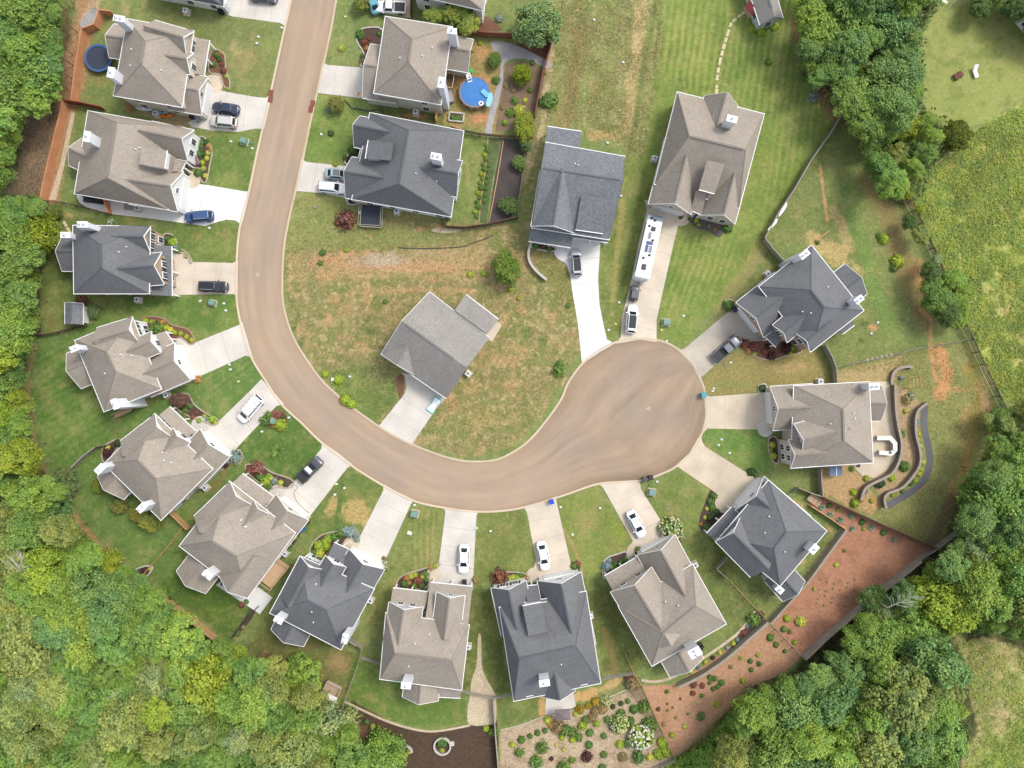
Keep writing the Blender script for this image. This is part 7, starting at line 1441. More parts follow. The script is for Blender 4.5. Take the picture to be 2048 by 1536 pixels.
# trampolines
def ring(mb, c, r, w, z, n=40):
    mb.quadstrip([[(c[0] + rr * math.cos(6.2832 * k / n), c[1] + rr * math.sin(6.2832 * k / n), zz) for k in range(n)] for rr, zz in ((r, z), (r, z + .06), (r - w, z + .06), (r - w, z))])
t = ob1('trampoline', 'round trampoline with black mat and blue padded rim', 'trampoline', None, 203, 121)
mb = MB(); mb.lathe((0, 0, .86), [(2.0, 0), (2.0, .02)], 40); loc(t, mb, 'mat', mat('tramp mat', A3(66, 72, 88), .8)); mb = MB(); ring(mb, (0, 0), 2.3, .36, .9); loc(t, mb, 'pad', mat('tramp blue', A3(72, 106, 158), .6))
for k in range(6): a = k * 1.047; mb = MB(); mb.tube([(2.1 * math.cos(a), 2.1 * math.sin(a), 0), (2.1 * math.cos(a), 2.1 * math.sin(a), .9)], .04); loc(t, mb, 'leg', M_METAL)
t = ob1('trampoline', 'square black trampoline with thin pale frame and net poles', 'trampoline', None, 745, 434, -.06)
mb = MB(); mb.box((0, 0, .85), (3.4, 3.5, .03)); loc(t, mb, 'mat', mat('tramp mat2', A3(62, 66, 76), .8)); mb = MB()
for a, b in (((-1.8, -1.85), (1.8, -1.85)), ((1.8, -1.85), (1.8, 1.85)), ((1.8, 1.85), (-1.8, 1.85)), ((-1.8, 1.85), (-1.8, -1.85))):
    mb.beam((*a, .88), (*b, .88), .1, .08); mb.beam((*a, 2.4), (*b, 2.4), .06, .06)
loc(t, mb, 'frame', mat('tramp frame', A3(190, 186, 160), .6))
for x in (-1.8, 1.8):
    for y in (-1.85, 1.85): mb = MB(); mb.tube([(x, y, 0), (x, y, 2.4)], .04); loc(t, mb, 'pole', M_DARKMETAL)
mb = MB(); mb.box((-2.0, .5, .45), (.5, .5, .06)); mb.beam((-2.2, .3, 0), (-1.9, .3, .85), .05, .05); mb.beam((-2.2, .7, 0), (-1.9, .7, .85), .05, .05); loc(t, mb, 'ladder', M_METAL)
# pool
t = ob1('swimming_pool', 'round above-ground pool with blue water and stone-look rim', 'pool', None, 950, 190); r = 2.42
mb = MB(); mb.lathe((0, 0, 0), [(r + .12, 0), (r + .12, 1.15), (r + .1, 1.2)], 30); loc(t, mb, 'pool_wall', mat('pool wall', A3(176, 150, 128), .8, .15, 3.0)); 
mb = MB(); mb.lathe((0, 0, 1.205), [(r - .02, 0), (r - .02, .012)], 40); loc(t, mb, 'water', mat('pool water', A3(64, 130, 200), .08, .12, 1.2, noise2=.1, scale2=.5, spec=.6)); mb = MB(); ring(mb, (0, 0), r + .2, .24, 1.2, 14); loc(t, mb, 'rim', mat('pool rim', A3(150, 132, 122), .7, .1, 2.0))
for k in range(12): a = k * .5236; mb = MB(); mb.box(((r + .2) * math.cos(a), (r + .2) * math.sin(a), .6), (.14, .2, 1.2), a); loc(t, mb, 'upright', mat('pool post', A3(110, 94, 84), .7))
def flat(name, label, cat, px, py, z, m, poly, h=.15, rot=0):
    p = P(px, py, z); t = MB(); t.prism([(p.x + x * math.cos(rot) - y * math.sin(rot), p.y + x * math.sin(rot) + y * math.cos(rot)) for x, y in poly], z, z + h, bottom=True); o = t.build(name, m); tag(o, label, cat); return o
t = ob1('pool_ladder', 'white plastic pool ladder over the upper left pool rim', 'ladder', None, 939, 163, 1.85, 0)
for s in (-.35, .35): mb = MB(); mb.tube([(-1.0, s, .2), (-.2, s, 1.9), (.2, s, 1.9), (1.0, s, 1.25)], .06); loc(t, mb, 'side_rail', M_TRIM)
for k in range(6): x = -.9 + k * .36; mb = MB(); mb.box((x, 0, 1.75 - abs(x) * .9), (.2, .75, .06)); loc(t, mb, 'tread', M_TRIM)
fl = mat('float aqua', A3(150, 214, 226), .4); flat('pool_float', 'pale aqua inflatable lounger on the right pool rim', 'pool float', 979, 200, 1.3, fl, crom([(-.4, -1), (.3, -1.1), (.5, 0), (.3, 1.0), (-.2, 1.1), (-.4, .2)], 4, True), .2, -.2); flat('pool_float', 'crumpled light blue float on the water', 'pool float', 970, 187, 1.25, mat('float sky', A3(120, 196, 224), .4), crom([(-.7, .2), (-.2, .7), (.3, .3), (.8, -.2), (.2, -.7), (-.3, -.2)], 4, True), .2)
mb = MB(); p = P(962, 207, 1.3); n = 20; rings = [[(p.x + (.3 + .12 * math.cos(a)) * math.cos(6.2832 * k / n), p.y + (.3 + .12 * math.cos(a)) * math.sin(6.2832 * k / n), 1.34 + .1 * math.sin(a)) for k in range(n)] for a in [6.2832 * j / 8 for j in range(9)]]; mb.quadstrip(rings); o = mb.build('swim_ring', M_TRIM, smooth=True); tag(o, 'white swim ring floating in the pool', 'swim ring')
# pump, storage, sandbox
t = ob1('hot_tub', 'grey covered spa box against the pool house wall', 'spa', None, 898, 196, .2); mb = MB(); mb.box((0, 0, .4), (1.3, 2.0, .8)); loc(t, mb, 'tub', mat('spa', A3(140, 134, 138), .6)); mb = MB(); mb.box((0, 0, .84), (1.36, 2.06, .08)); loc(t, mb, 'cover', mat('spa cover', A3(160, 152, 158), .6))
t = ob1('sandbox', 'green turtle-shaped sandbox lid right of the porch', 'sandbox', None, 941, 143); mb = MB(); mb.lathe((0, 0, 0), [(.42, 0), (.45, .2), (.3, .38), (.05, .45)], 12); loc(t, mb, 'lid', mat('toy green', A3(50, 190, 80), .5))
t = ob1('planter_box', 'raised planter box edged in pale blocks below the pool', 'planter', None, 913, 235, -.1); mb = MB()
for a, b in (((-1.2, -.7), (1.2, -.7)), ((1.2, -.7), (1.2, .7)), ((1.2, .7), (-1.2, .7)), ((-1.2, .7), (-1.2, -.7))): mb.beam((*a, .17), (*b, .17), .22, .34)
loc(t, mb, 'block_frame', M_BLOCK); mb = MB(); mb.box((0, 0, .13), (2.2, 1.2, .24)); loc(t, mb, 'soil', M_MULCH)
# kayaks
def kayak(px, py, L, W, m, label, rot):
    t = ob1('kayak', label, 'kayak', 'kayaks beside the house', px, py, rot); mb = MB(); rings = []
    for i in range(13):
        u = -1 + 2 * i / 12; w = W / 2 * math.sqrt(max(.004, 1 - abs(u) ** 2.2)); z = .12 * abs(u) ** 3; rings.append([(u * L / 2, -w, .2 + z), (u * L / 2, -w * .6, .02 + z), (u * L / 2, w * .6, .02 + z), (u * L / 2, w, .2 + z), (u * L / 2, w * .5, .3 + z), (u * L / 2, -w * .5, .3 + z)])
    n0 = mb.quadstrip(rings); mb.cap(n0, 6); mb.cap(n0 + 72, 6); loc(t, mb, 'hull', m, True); mb = MB(); mb.lathe((0, 0, .3), [(W * .26, 0), (W * .26, .03)], 12); loc(t, mb, 'cockpit', M_TRIM if 'white' in label else M_BLACK)
kayak(289, 218, 2.9, .8, mat('kayak white', A3(226, 232, 238), .4), 'white kayak beside the tan house wall', -.13); kayak(327, 224, 1.9, .65, mat('kayak teal', A3(120, 196, 206), .4), 'teal kayak right of the air conditioner', -.35); kayak(334, 232, 2.2, .75, mat('kayak orange', A3(240, 130, 40), .4), 'orange kayak lying partly under the teal one', .06)
t = ob1('water_mat', 'white inflatable mat with aqua rim at the driveway corner', 'water mat', None, 868, 810, -2.18)
hp = crom([(-1.25, -.7), (0, -.5), (1.25, -.7), (1.35, 0), (1.25, .7), (0, .5), (-1.25, .7), (-1.35, 0)], 4, True); mb = MB(); mb.prism(hp, 0, .25); loc(t, mb, 'rim', mat('aqua rim', A3(120, 214, 220), .4)); mb = MB(); mb.prism([(x * .86, y * .8) for x, y in hp], .2, .27); loc(t, mb, 'top', M_TRIM)
# hoses / pipes on the ground
def hose(name, pts, r, m, label, cat):
    mb = MB(); mb.tube([P(x, y, r) for x, y in crom(pts, 5)], r, 6); o = mb.build(name, m); tag(o, label, cat)
hose('drain_pipe', [(688, 200), (695, 206), (705, 216), (722, 219), (738, 222), (750, 219), (762, 221), (770, 229)], .1, M_DARKMETAL, 'black corrugated pipe snaking over the lawn above the dark-roofed house', 'pipe')
hose('drain_pipe', [(797, 494), (806, 496), (850, 497), (905, 495), (930, 492), (950, 484), (970, 478), (985, 470)], .07, M_DARKMETAL, 'long black pipe lying across the dry lot', 'pipe')
hose('garden_hose', [(583, 975), (590, 970), (595, 975), (588, 985), (592, 1000), (605, 1015), (618, 1026)], .035, M_DARKMETAL, 'thin garden hose on the dark pickup driveway', 'hose')
# chairs, lounger etc on the far lawn
t = ob1('garden_cart', 'small rusty brown cart on the pale lawn', 'cart', None, 1914, 153, .55); mb = MB(); mb.box((0, 0, .45), (1.5, .8, .1)); [mb.box((0, s * .4, .58), (1.5, .05, .25)) for s in (-1, 1)]; loc(t, mb, 'tray', mat('rust', A3(120, 76, 60), .8, .2, 4.0)); mb = MB(); mb.beam((.75, 0, .45), (1.3, 0, .6), .05, .05); loc(t, mb, 'handle', M_DARKMETAL)
for x in (-.5, .5):
    for s in (-1, 1): mb = MB(); mb.beam((x, s * .48 - .04, .2), (x, s * .48 + .04, .2), .36, .36); loc(t, mb, 'wheel', M_TYRE)
t = ob1('lounge_chair', 'white reclining lounge chair on the pale lawn', 'lounge chair', None, 1947, 145, -1.25); mb = MB(); mb.box((.45, 0, .4), (1.2, .65, .08)); loc(t, mb, 'seat', M_TRIM); mb = MB(); mb.beam((-.1, 0, .42), (-.9, .25, .95), .65, .08); loc(t, mb, 'backrest', M_TRIM)
for x in (0, .95):
    for s in (-.28, .28): mb = MB(); mb.box((x, s, .18), (.06, .06, .36)); loc(t, mb, 'leg', M_TRIM)
mb = MB(); mb.lathe((0, 0, 0), [(.3, 0), (.36, .2), (.1, .3)], 10); t = ob1('wash_basin', 'pale blue round tub at the corner of the north wood', 'tub', None, 1596, 25); loc(t, mb, 'tub', mat('tub blue', A3(170, 188, 214), .5)); 
def swing(px, py, rot, label):
    t = ob1('swing_frame', label, 'swing frame', None, px, py, rot); mb = MB(); mb.tube([(-1.1, -.7, 0), (-1.1, 0, 1.9), (-1.1, .7, 0)], .05, 5); loc(t, mb, 'frame_end', M_TRIM); mb = MB(); mb.tube([(1.1, -.7, 0), (1.1, 0, 1.9), (1.1, .7, 0)], .05, 5); loc(t, mb, 'frame_end', M_TRIM); mb = MB(); mb.tube([(-1.1, 0, 1.9), (1.1, 0, 1.9)], .05, 5); loc(t, mb, 'top_bar', M_TRIM)
    mb = MB(); mb.box((0, 0, .5), (.9, .35, .06)); [mb.tube([(s * .4, 0, .5), (s * .4, 0, 1.9)], .015, 4) for s in (-1, 1)]; loc(t, mb, 'seat', M_TRIM)
swing(1886, 6, -.5, 'white metal swing frame at the top of the pale lawn')
t = ob1('garden_table', 'white slatted table at the left lawn edge', 'table', None, 138, 993, -1.0); mb = MB()
for k in range(4): mb.box((-.75 + k * .5, 0, .72), (.42, 1.1, .06))
loc(t, mb, 'tabletop', mat('table white', A3(214, 216, 210), .7)); 
for x in (-.7, .7):
    for s in (-.45, .45): mb = MB(); mb.box((x, s, .35), (.08, .08, .7)); loc(t, mb, 'leg', M_WOOD)
# bench, patio sets, parasol
t = ob1('garden_bench', 'pinkish garden bench in the bed by the long tan house', 'bench', None, 396, 322, -1.1); mb = MB(); mb.box((0, 0, .45), (1.5, .5, .06)); loc(t, mb, 'seat', mat('bench', A3(190, 160, 150), .8)); mb = MB(); mb.box((0, .28, .75), (1.5, .06, .5)); loc(t, mb, 'backrest', mat('bench', A3(190, 160, 150), .8)); [loc(t, (lambda b: (b.box((x, 0, .21), (.08, .45, .42)), b)[1])(MB()), 'leg', M_DARKMETAL) for x in (-.65, .65)]
t = ob1('parasol', 'square brown parasol over the grey back patio', 'parasol', None, 1124, 1417, .1); mb = MB(); c4 = [(-1.2, -.9), (1.2, -.9), (1.2, .9), (-1.2, .9)]; mb.quadstrip([[(x, y, 2.3) for x, y in c4], [(x * .05, y * .05, 2.75) for x, y in c4]]); mb.quadstrip([[(x, y, 2.22) for x, y in c4], [(x, y, 2.3) for x, y in c4]]); loc(t, mb, 'canopy', mat('brown canvas', A3(128, 116, 116), .8)); mb = MB(); mb.tube([(0, 0, 0), (0, 0, 2.7)], .04); loc(t, mb, 'pole', M_DARKMETAL)
def chair(px, py, rot, label, m, group=None):
    t = ob1('patio_chair', label, 'chair', group, px, py, rot); mb = MB(); mb.box((0, 0, .43), (.55, .55, .08)); loc(t, mb, 'seat', m); mb = MB(); mb.box((-.28, 0, .72), (.07, .55, .5)); loc(t, mb, 'backrest', m)
    for x in (-.22, .22):
        for y in (-.22, .22): mb = MB(); mb.box((x, y, .2), (.05, .05, .4)); loc(t, mb, 'leg', m)
def rtable(px, py, r, label, m):
    t = ob1('patio_table', label, 'table', None, px, py, 0); mb = MB(); mb.lathe((0, 0, .68), [(r, 0), (r, .05)], 16); loc(t, mb, 'tabletop', m)
    for k in range(4): a = k * 1.57; mb = MB(); mb.box((r * .6 * math.cos(a), r * .6 * math.sin(a), .34), (.05, .05, .68)); loc(t, mb, 'leg', m)
bk = M_BLACK
rtable(459, 1170, .55, 'dark round table on the white back patio', bk)
for x, y, a in ((450, 1165, 0), (463, 1179, 1.8), (467, 1168, 3.1)): chair(x, y, a, 'dark chair at the table on the white back patio', bk, 'chairs on the white back patio')
for x, y, a in ((1403, 1293, 1), (1400, 1286, 2)): chair(x, y, a, 'black chair at the back of the wide-garage tan house', bk, 'chairs behind the wide-garage tan house')
for x, y in ((1731, 981), (1729, 985), (1800, 756), (1730, 975)): 
    t = ob1('boulder', 'dark grey boulder on the terraces', 'boulder', 'boulders on the terraces', x, y, rnd.random() * 6); mb = MB(); mb.lathe((0, 0, 0), [(.3, 0), (.38, .18), (.25, .35), (.05, .42)], 7); loc(t, mb, 'rock', mat('rock blue', A3(112, 116, 130), .9, .2, 3.0))
# outdoor kitchen
t = ob1('outdoor_kitchen', 'white U-shaped outdoor kitchen with grill on the curved patio', 'outdoor kitchen', None, 1775, 891, 0); kb = mat('kitchen stone', A3(206, 198, 186), .8, .1, 3.0)
def U(px, py): v = P(px, py, .9); o = P(1775, 891, 0); return (v.x - o.x, v.y - o.y)
for a, b in (((1756, 876), (1780, 876)), ((1780, 876), (1789, 886)), ((1789, 886), (1789, 900)), ((1789, 900), (1782, 907)), ((1782, 907), (1760, 905))):
    mb = MB(); mb.beam((*U(*a), .45), (*U(*b), .45), .62, .88); loc(t, mb, 'cabinet', kb)
mb = MB()
for i, (a, b) in enumerate((((1754, 876), (1781, 876)), ((1779, 874), (1791, 888)), ((1790, 885), (1790, 901)), ((1791, 899), (1781, 909)), ((1783, 907), (1758, 905)))): mb.beam((*U(*a), .93 + .003 * i), (*U(*b), .93 + .003 * i), .72, .06)
loc(t, mb, 'counter', mat('counter', A3(236, 232, 222), .5)); mb = MB(); mb.box((*U(1788, 893), 1.08), (.6, 1.0, .26)); loc(t, mb, 'grill', M_METAL); mb = MB(); mb.box((*U(1780, 905), 1.0), (.4, .35, .1)); loc(t, mb, 'sink', M_DARKMETAL)
t = ob1('fire_bowl', 'small dark fire bowl on the curved patio', 'fire bowl', None, 1716, 931); mb = MB(); mb.lathe((0, 0, 0), [(.2, 0), (.28, .25), (.22, .25), (.15, .12)], 12); loc(t, mb, 'bowl', M_DARKMETAL)
t = ob1('tarp_canopy', 'blue-grey ribbed lean-to roof against the tan house', 'canopy', None, 1663, 940, 0); mb = MB(); mb.box((0, 0, 1.6), (2.0, 1.6, .06)); loc(t, mb, 'sheet', mat('blue sheet', A3(108, 130, 158), .5)); mb = MB(); mb.box((.1, 0, 1.64), (.1, 1.6, .04)); loc(t, mb, 'seam', M_TRIM)
for x in (-.9, .9): mb = MB(); mb.box((x, -.7, .8), (.08, .08, 1.6)); loc(t, mb, 'post', M_WOOD)
# stone seating square / playhouse base at (668,1380)
t = ob1('stone_playhouse', 'small roofed fort with railed deck beside the lower fence', 'play fort', None, 668, 1380, -.45); mb = MB(); mb.box((-.3, .1, .5), (2.6, 2.4, .12)); loc(t, mb, 'deck_floor', mat('fort tan', A3(190, 166, 138), .85, .15, 3.0)); mb = MB()
for a, b in (((-1.6, -1.1), (-1.6, 1.3)), ((-1.6, 1.3), (1.0, 1.3)), ((1.0, 1.3), (1.0, -.2)), ((-1.6, -1.1), (-.2, -1.1))): mb.beam((*a, 1.2), (*b, 1.2), .12, .1); mb.beam((*a, .8), (*b, .8), .08, .08)
loc(t, mb, 'railing', mat('fort rail', A3(206, 190, 170), .8)); mb = MB(); c4 = [(-.5, -1.4), (1.2, -1.4), (1.2, .2), (-.5, .2)]; mb.quadstrip([[(x, y, 2.2) for x, y in c4], [(.35 + (x - .35) * .2, -.6 + (y + .6) * .2, 2.9) for x, y in c4]]); n0 = len(mb.v) - 4; mb.cap(n0, 4); loc(t, mb, 'roof', mat('fort roof', A3(222, 216, 208), .7))
for x, y in ((-.4, -1.3), (1.1, -1.3), (1.1, .1), (-.4, .1)): mb = MB(); mb.box((x, y, 1.1), (.12, .12, 2.2)); loc(t, mb, 'post', M_TANWOOD)
# round planter, stone arc
def block_ring(px, py, r, a0, a1, n, label, cat, name):
    t = ob1(name, label, cat, None, px, py); mb = MB()
    for k in range(n):
        a = a0 + (a1 - a0) * k / (n if a1 - a0 > 6 else n - 1)
        for lv in (0, 1): b = a + lv * .5 * (a1 - a0) / n; mb.box((r * math.cos(b), r * math.sin(b), .12 + .23 * lv), (.26, .36, .22), b)
    loc(t, mb, 'stone_ring', M_BLOCK)
block_ring(885, 1491, 1.35, 0, 6.2832, 22, 'round grey stone planter ring in the dark mulch', 'planter', 'stone_planter'); block_ring(811, 1504, 1.1, .1, 3.0, 10, 'curved arc of tan stones in the dark mulch', 'stone edging', 'stone_arc'); block_ring(114, 484, .5, 0, 6.2832, 9, 'small ring of stones around a fire pit behind the dark-roofed house', 'fire pit', 'fire_pit')
t = ob1('stone_planter_step', 'pale stone block beside the round planter', 'stone block', None, 905, 1486); mb = MB(); mb.box((0, 0, .15), (.6, .7, .3)); loc(t, mb, 'block', M_BLOCK)
# log, wood rail on the lawn
mb = MB(); mb.beam(P(1632, 481, .3), P(1656, 463, .3), .18, .3); o = mb.build('garden_bench', M_TANWOOD); tag(o, 'long wooden beam on the dry patch above the dark-roofed house', 'wooden beam')
# tyres, ring near trees on lawn
for x, y in ((1611, 166), (1619, 197)):
    t = ob1('tree_ring', 'pale ring around a sapling at the lawn edge, %s one' % ('upper' if y < 180 else 'lower'), 'tree ring', None, x, y); mb = MB(); ring(mb, (0, 0), .42, .12, .0, 16); loc(t, mb, 'ring', mat('ring tan', A3(196, 176, 150), .8))
shrubs('inside a pale tree ring', [(1616, 158, 9, 'G'), (1628, 192, 9, 'b')])
# satellite dish on house 19, orange toy
t = ob1('satellite_dish', 'grey satellite dish on the corner of the pool house garage roof', 'satellite dish', None, 754, 192, 0, 4.2); mb = MB(); mb.lathe((0, 0, 0), [(.05, 0), (.2, .03), (.36, .12), (.34, .14)], 14); loc(t, mb, 'dish', mat('dish', A3(170, 172, 176), .5)); mb = MB(); mb.tube([(0, 0, -1.0), (0, 0, 0)], .03); loc(t, mb, 'mast', M_METAL)
t = ob1('toy_bat', 'orange toy lying on the driveway left of the pool house', 'toy', None, 717, 188, 1.3); mb = MB(); mb.box((0, 0, .06), (.6, .25, .1)); loc(t, mb, 'toy_body', mat('toy orange', A3(240, 150, 50), .5))
for x, y, s, t_ in ((180, 398, 1.0, 'left'), (200, 401, .8, 'right')):
    t = ob1('patio_sofa', 'dark patio sofa under the eave of the long tan house, %s one' % t_, 'sofa', None, x, y + 3, -.12); mb = MB(); mb.box((0, 0, .3), (1.7 * s, .8, .4)); loc(t, mb, 'seat', bk); mb = MB(); mb.box((0, .38, .6), (1.7 * s, .15, .5)); loc(t, mb, 'backrest', bk)
mb = MB(); p = P(258, 413); mb.box((p.x, p.y, .07), (1.6, 1.3, .04), -.1); o = mb.build('gravel_patch', mat('gravel olive', A3(176, 168, 144), .9, .2, 5.0)); tag(o, 'olive gravel square beside the long white driveway', 'gravel', kind='structure')
t = ob1('steps', 'wooden garden steps from the side gate to the red mulch', 'steps', None, 1629, 1000, -.62)
for k in range(6): mb = MB(); mb.box((-1.2 + k * .42, 0, .62 - k * .09), (.36, 1.5, .1)); loc(t, mb, 'tread', M_TANWOOD if k % 2 else M_WOOD)
# ------------------------------------------------------------------ fences and walls
def fence(pts, h, style, m, label, gap=2.4, cat='fence', name='fence', pm=None):
    w = [Vector(P2(*p)) for p in pts]; c = w[len(w) // 2]; t = thing(name, (c.x, c.y, 0), label, cat); pm = pm or m
    posts = []
    for i, (a, b) in enumerate(zip(w[:-1], w[1:])):
        L = (b - a).length; d = (b - a).normalized(); n = Vector((-d.y, d.x)); k = max(1, round(L / gap))
        for j in range(k + (1 if i == len(w) - 2 else 0)): posts.append(a.lerp(b, j / k))
        mb = MB()
        if style == 'board':
            nb = max(2, int(L / .16))
            for j in range(nb):
                e = a.lerp(b, (j + .5) / nb); hh = h - .05 + .03 * ((j * 7) % 3) / 3; mb.box((e.x + n.x * .04, e.y + n.y * .04, hh / 2), (L / nb - .012, .022, hh), math.atan2(d.y, d.x))
            mb.build('board_panel', m, t); mb = MB()
            for z in (.3, h - .3): mb.beam((*(a - n * .03), z), (*(b - n * .03), z), .05, .09)
            mb.build('rail', m, t)
            if L > 1.5: mb = MB(); mb.beam((*a, h + .06), (*b, h + .06), .15, .05); mb.build('top_cap', m, t)
        elif style == 'rail':
            for z in (h * .2, h * .45, h * .7, h * .95): mb.beam((*(a + n * .05), z), (*(b + n * .05), z), .05, .17)
            mb.build('rail', m, t)
        elif style == 'mesh':
            for z in (.25, h * .6, h * .97): mb.beam((*a, z), (*b, z), .05, .09)
            mb.build('rail', m, t)
        elif style == 'thin':
            nb = max(2, int(L / .3))
            for j in range(nb + 1): e = a.lerp(b, j / nb); mb.beam((e.x, e.y, .05), (e.x, e.y, h), .03, .03)
            for z in (.2, h - .06): mb.beam((*a, z), (*b, z), .06, .06)
            mb.build('panel', m, t)
    if len(posts) > 95: posts = posts[::2]
    for p in posts: mb = MB(); mb.box((p.x, p.y, (h + .08) / 2), (.12, .12, h + .08)); mb.build('post', pm, t)
    return t
fence([(232, 33), (210, 31), (200, 59), (176, 68), (164, 140), (155, 207)], 1.8, 'board', M_CEDAR, 'orange cedar board fence around the round trampoline lawn')
fence([(138, 208), (134, 232), (115, 310), (98, 384), (95, 402)], 1.8, 'board', M_CEDAR, 'orange cedar board fence left of the long tan house')
fence([(139, 208), (170, 212), (212, 221)], 1.8, 'board', mat('dark cedar', A3(150, 84, 60), .85, .15, 4.0), 'dark orange cross fence between the two tan houses')
fence([(260, 211), (264, 228)], 1.8, 'board', M_CEDAR, 'short orange gate panel by the kayaks', cat='gate', name='gate')
fence([(219, 404), (224, 428)], 1.6, 'board', M_CEDAR, 'orange gate across the long white driveway side', cat='gate', name='gate')
fence([(97, 404), (130, 407), (180, 418), (224, 430)], 1.3, 'mesh', M_DARKWOOD, 'low dark fence below the river rock strip')
fence([(97, 404), (100, 425), (90, 481), (82, 540), (79, 580), (81, 630), (82, 672)], 1.3, 'rail', M_DARKWOOD, 'brown rail fence along the left woods')
fence([(82, 673), (120, 666), (176, 652)], 1.3, 'rail', M_DARKWOOD, 'brown rail fence below the garden shed')
fence([(147, 940), (175, 912), (200, 893), (216, 889)], 1.6, 'board', M_WOOD, 'grey-brown board fence left of the van house')
fence([(350, 1024), (382, 1055)], 1.7, 'board', M_TANWOOD, 'short tan fence between the two lower left tan houses')
fence([(372, 1050), (345, 1085), (310, 1125), (293, 1145)], 1.1, 'thin', M_TANWOOD, 'thin tan fence bordering the lower left lawn')
fence([(310, 1172), (345, 1203), (395, 1240), (437, 1274)], 1.8, 'board', M_TANWOOD, 'tan board fence at the lower left wood edge')
fence([(518, 1212), (490, 1245), (464, 1278)], 1.2, 'thin', M_DARKMETAL, 'black metal fence beside the dark planting strip')
fence([(700, 1274), (716, 1284), (727, 1292)], 1.7, 'board', M_WOOD, 'short dark side fence right of the white-fronted house')
fence([(727, 1293), (718, 1325), (700, 1375), (683, 1420)], 1.3, 'thin', M_WOOD, 'grey fence running down to the play fort')
fence([(723, 1312), (745, 1318), (764, 1324)], 1.3, 'rail', M_WOOD, 'short rail fence left of the sedan house')
fence([(922, 1378), (955, 1386), (987, 1392), (1024, 1385)], 1.3, 'rail', M_WOOD, 'rail fence crossing the dry creek')
fence([(987, 1394), (991, 1460), (998, 1545), (1000, 1590)], 1.4, 'board', M_WOOD, 'grey fence between the dark mulch and flower garden')
fence([(1201, 1354), (1235, 1348), (1268, 1343)], 1.3, 'rail', M_WOOD, 'rail fence right of the two-gabled dark-roofed house')
fence([(1249, 1303), (1258, 1325), (1268, 1345), (1284, 1372), (1310, 1430), (1348, 1514)], 1.3, 'thin', M_TANWOOD, 'tan fence between flower garden and brown slope')
fence([(1348, 1514), (1320, 1526), (1292, 1538), (1240, 1560)], 1.3, 'rail', M_WOOD, 'grey rail fence at the bottom of the flower garden')
fence([(1450, 1152), (1490, 1195), (1534, 1240)], 1.0, 'thin', M_TANWOOD, 'thin tan fence between the two lower right houses')
fence([(1449, 1112), (1429, 1134), (1450, 1153)], 1.5, 'board', M_WOOD, 'short plank fence left of the slanting dark-roofed house')
fence([(1534, 1240), (1570, 1277), (1603, 1312)], 1.3, 'mesh', M_WOOD, 'fence between the red mulch and the brown slope')
fence([(1603, 1311), (1640, 1275), (1690, 1232), (1740, 1190), (1786, 1155), (1831, 1118)], 1.9, 'board', M_WOOD, 'grey board fence along the lower right woods')
fence([(1831, 1116), (1866, 1094), (1900, 1068), (1936, 1043)], 1.6, 'rail', M_WOOD, 'slatted rail fence ending at the right woods')
fence([(1638, 991), (1700, 1020), (1780, 1056), (1866, 1094)], 1.5, 'board', M_DARKWOOD, 'long dark fence above the red mulch')
fence([(1617, 1010), (1652, 1032), (1686, 1056)], 1.0, 'board', M_TANWOOD, 'tan edging fence right of the slanting dark-roofed house')
fence([(1580, 985), (1592, 974), (1617, 984), (1638, 991)], 1.4, 'board', M_WOOD, 'fence corner behind the slanting dark-roofed house')
fence([(1633, 934), (1634, 960), (1637, 988)], 1.8, 'board', M_WOOD, 'grey side fence below the curved patio house')
fence([(1683, 224), (1655, 270), (1615, 325), (1581, 384), (1550, 430), (1523, 480)], 1.7, 'board', M_WOOD, 'long weathered fence at the edge of the big lawn')
fence([(1523, 480), (1540, 502), (1563, 528)], 1.7, 'board', M_WOOD, 'weathered fence joining the dark-roofed house corner')
fence([(1643, 692), (1655, 715), (1663, 735), (1665, 766)], 1.8, 'board', M_WOOD, 'weathered fence between the grey pickup and patio houses')
fence([(1664, 735), (1750, 716), (1850, 694), (1933, 679)], 1.2, 'thin', M_WOOD, 'straight thin fence below the grey pickup yard')
fence([(1806, 399), (1835, 450), (1868, 524), (1895, 590), (1921, 654), (1936, 680), (1958, 730), (1976, 768), (2001, 818)], 1.6, 'rail', mat('grey rail', A3(88, 84, 78), .85, .1, 4.0), 'grey four-rail fence along the right meadow')
fence([(1721, 255), (1732, 268)], 1.4, 'rail', M_WOOD, 'short rail fence piece below the north hedge wood')
fence([(922, 67), (970, 75), (1024, 78), (1106, 77)], 1.8, 'board', mat('red fence', A3(138, 84, 66), .85, .15, 4.0), 'dark red board fence along the top of the pool yard')
fence([(1106, 77), (1098, 108), (1086, 150), (1075, 205), (1069, 240)], 1.8, 'board', mat('red fence', A3(138, 84, 66), .85), 'dark red board fence right of the garden bed')
fence([(1069, 240), (1064, 262), (1055, 310), (1040, 384), (1036, 436)], 1.0, 'thin', M_WOOD, 'thin fence right of the dark fabric bed')
fence([(903, 257), (924, 265)], 1.5, 'board', M_CEDAR, 'short brown gate at the dark-roofed house corner', cat='gate', name='gate')
fence([(876, 224), (873, 245)], 1.6, 'board', M_CEDAR, 'orange gate between pool house and dark-roofed house', cat='gate', name='gate')
fence([(924, 265), (960, 272), (1000, 276), (1064, 278)], 1.3, 'rail', M_DARKWOOD, 'dark rail fence below the pool yard')
fence([(893, 434), (892, 455), (930, 457), (980, 450), (1036, 437)], 1.3, 'board', M_DARKWOOD, 'dark low fence behind the square trampoline house')
fence([(823, 37), (824, 10), (826, -30)], 1.6, 'board', mat('red fence', A3(138, 84, 66), .85), 'red fence right of the white pickup')
fence([(190, -20), (192, 15), (206, 30)], 1.2, 'thin', M_TANWOOD, 'pale timber fence at the gravel patch by the top edge')
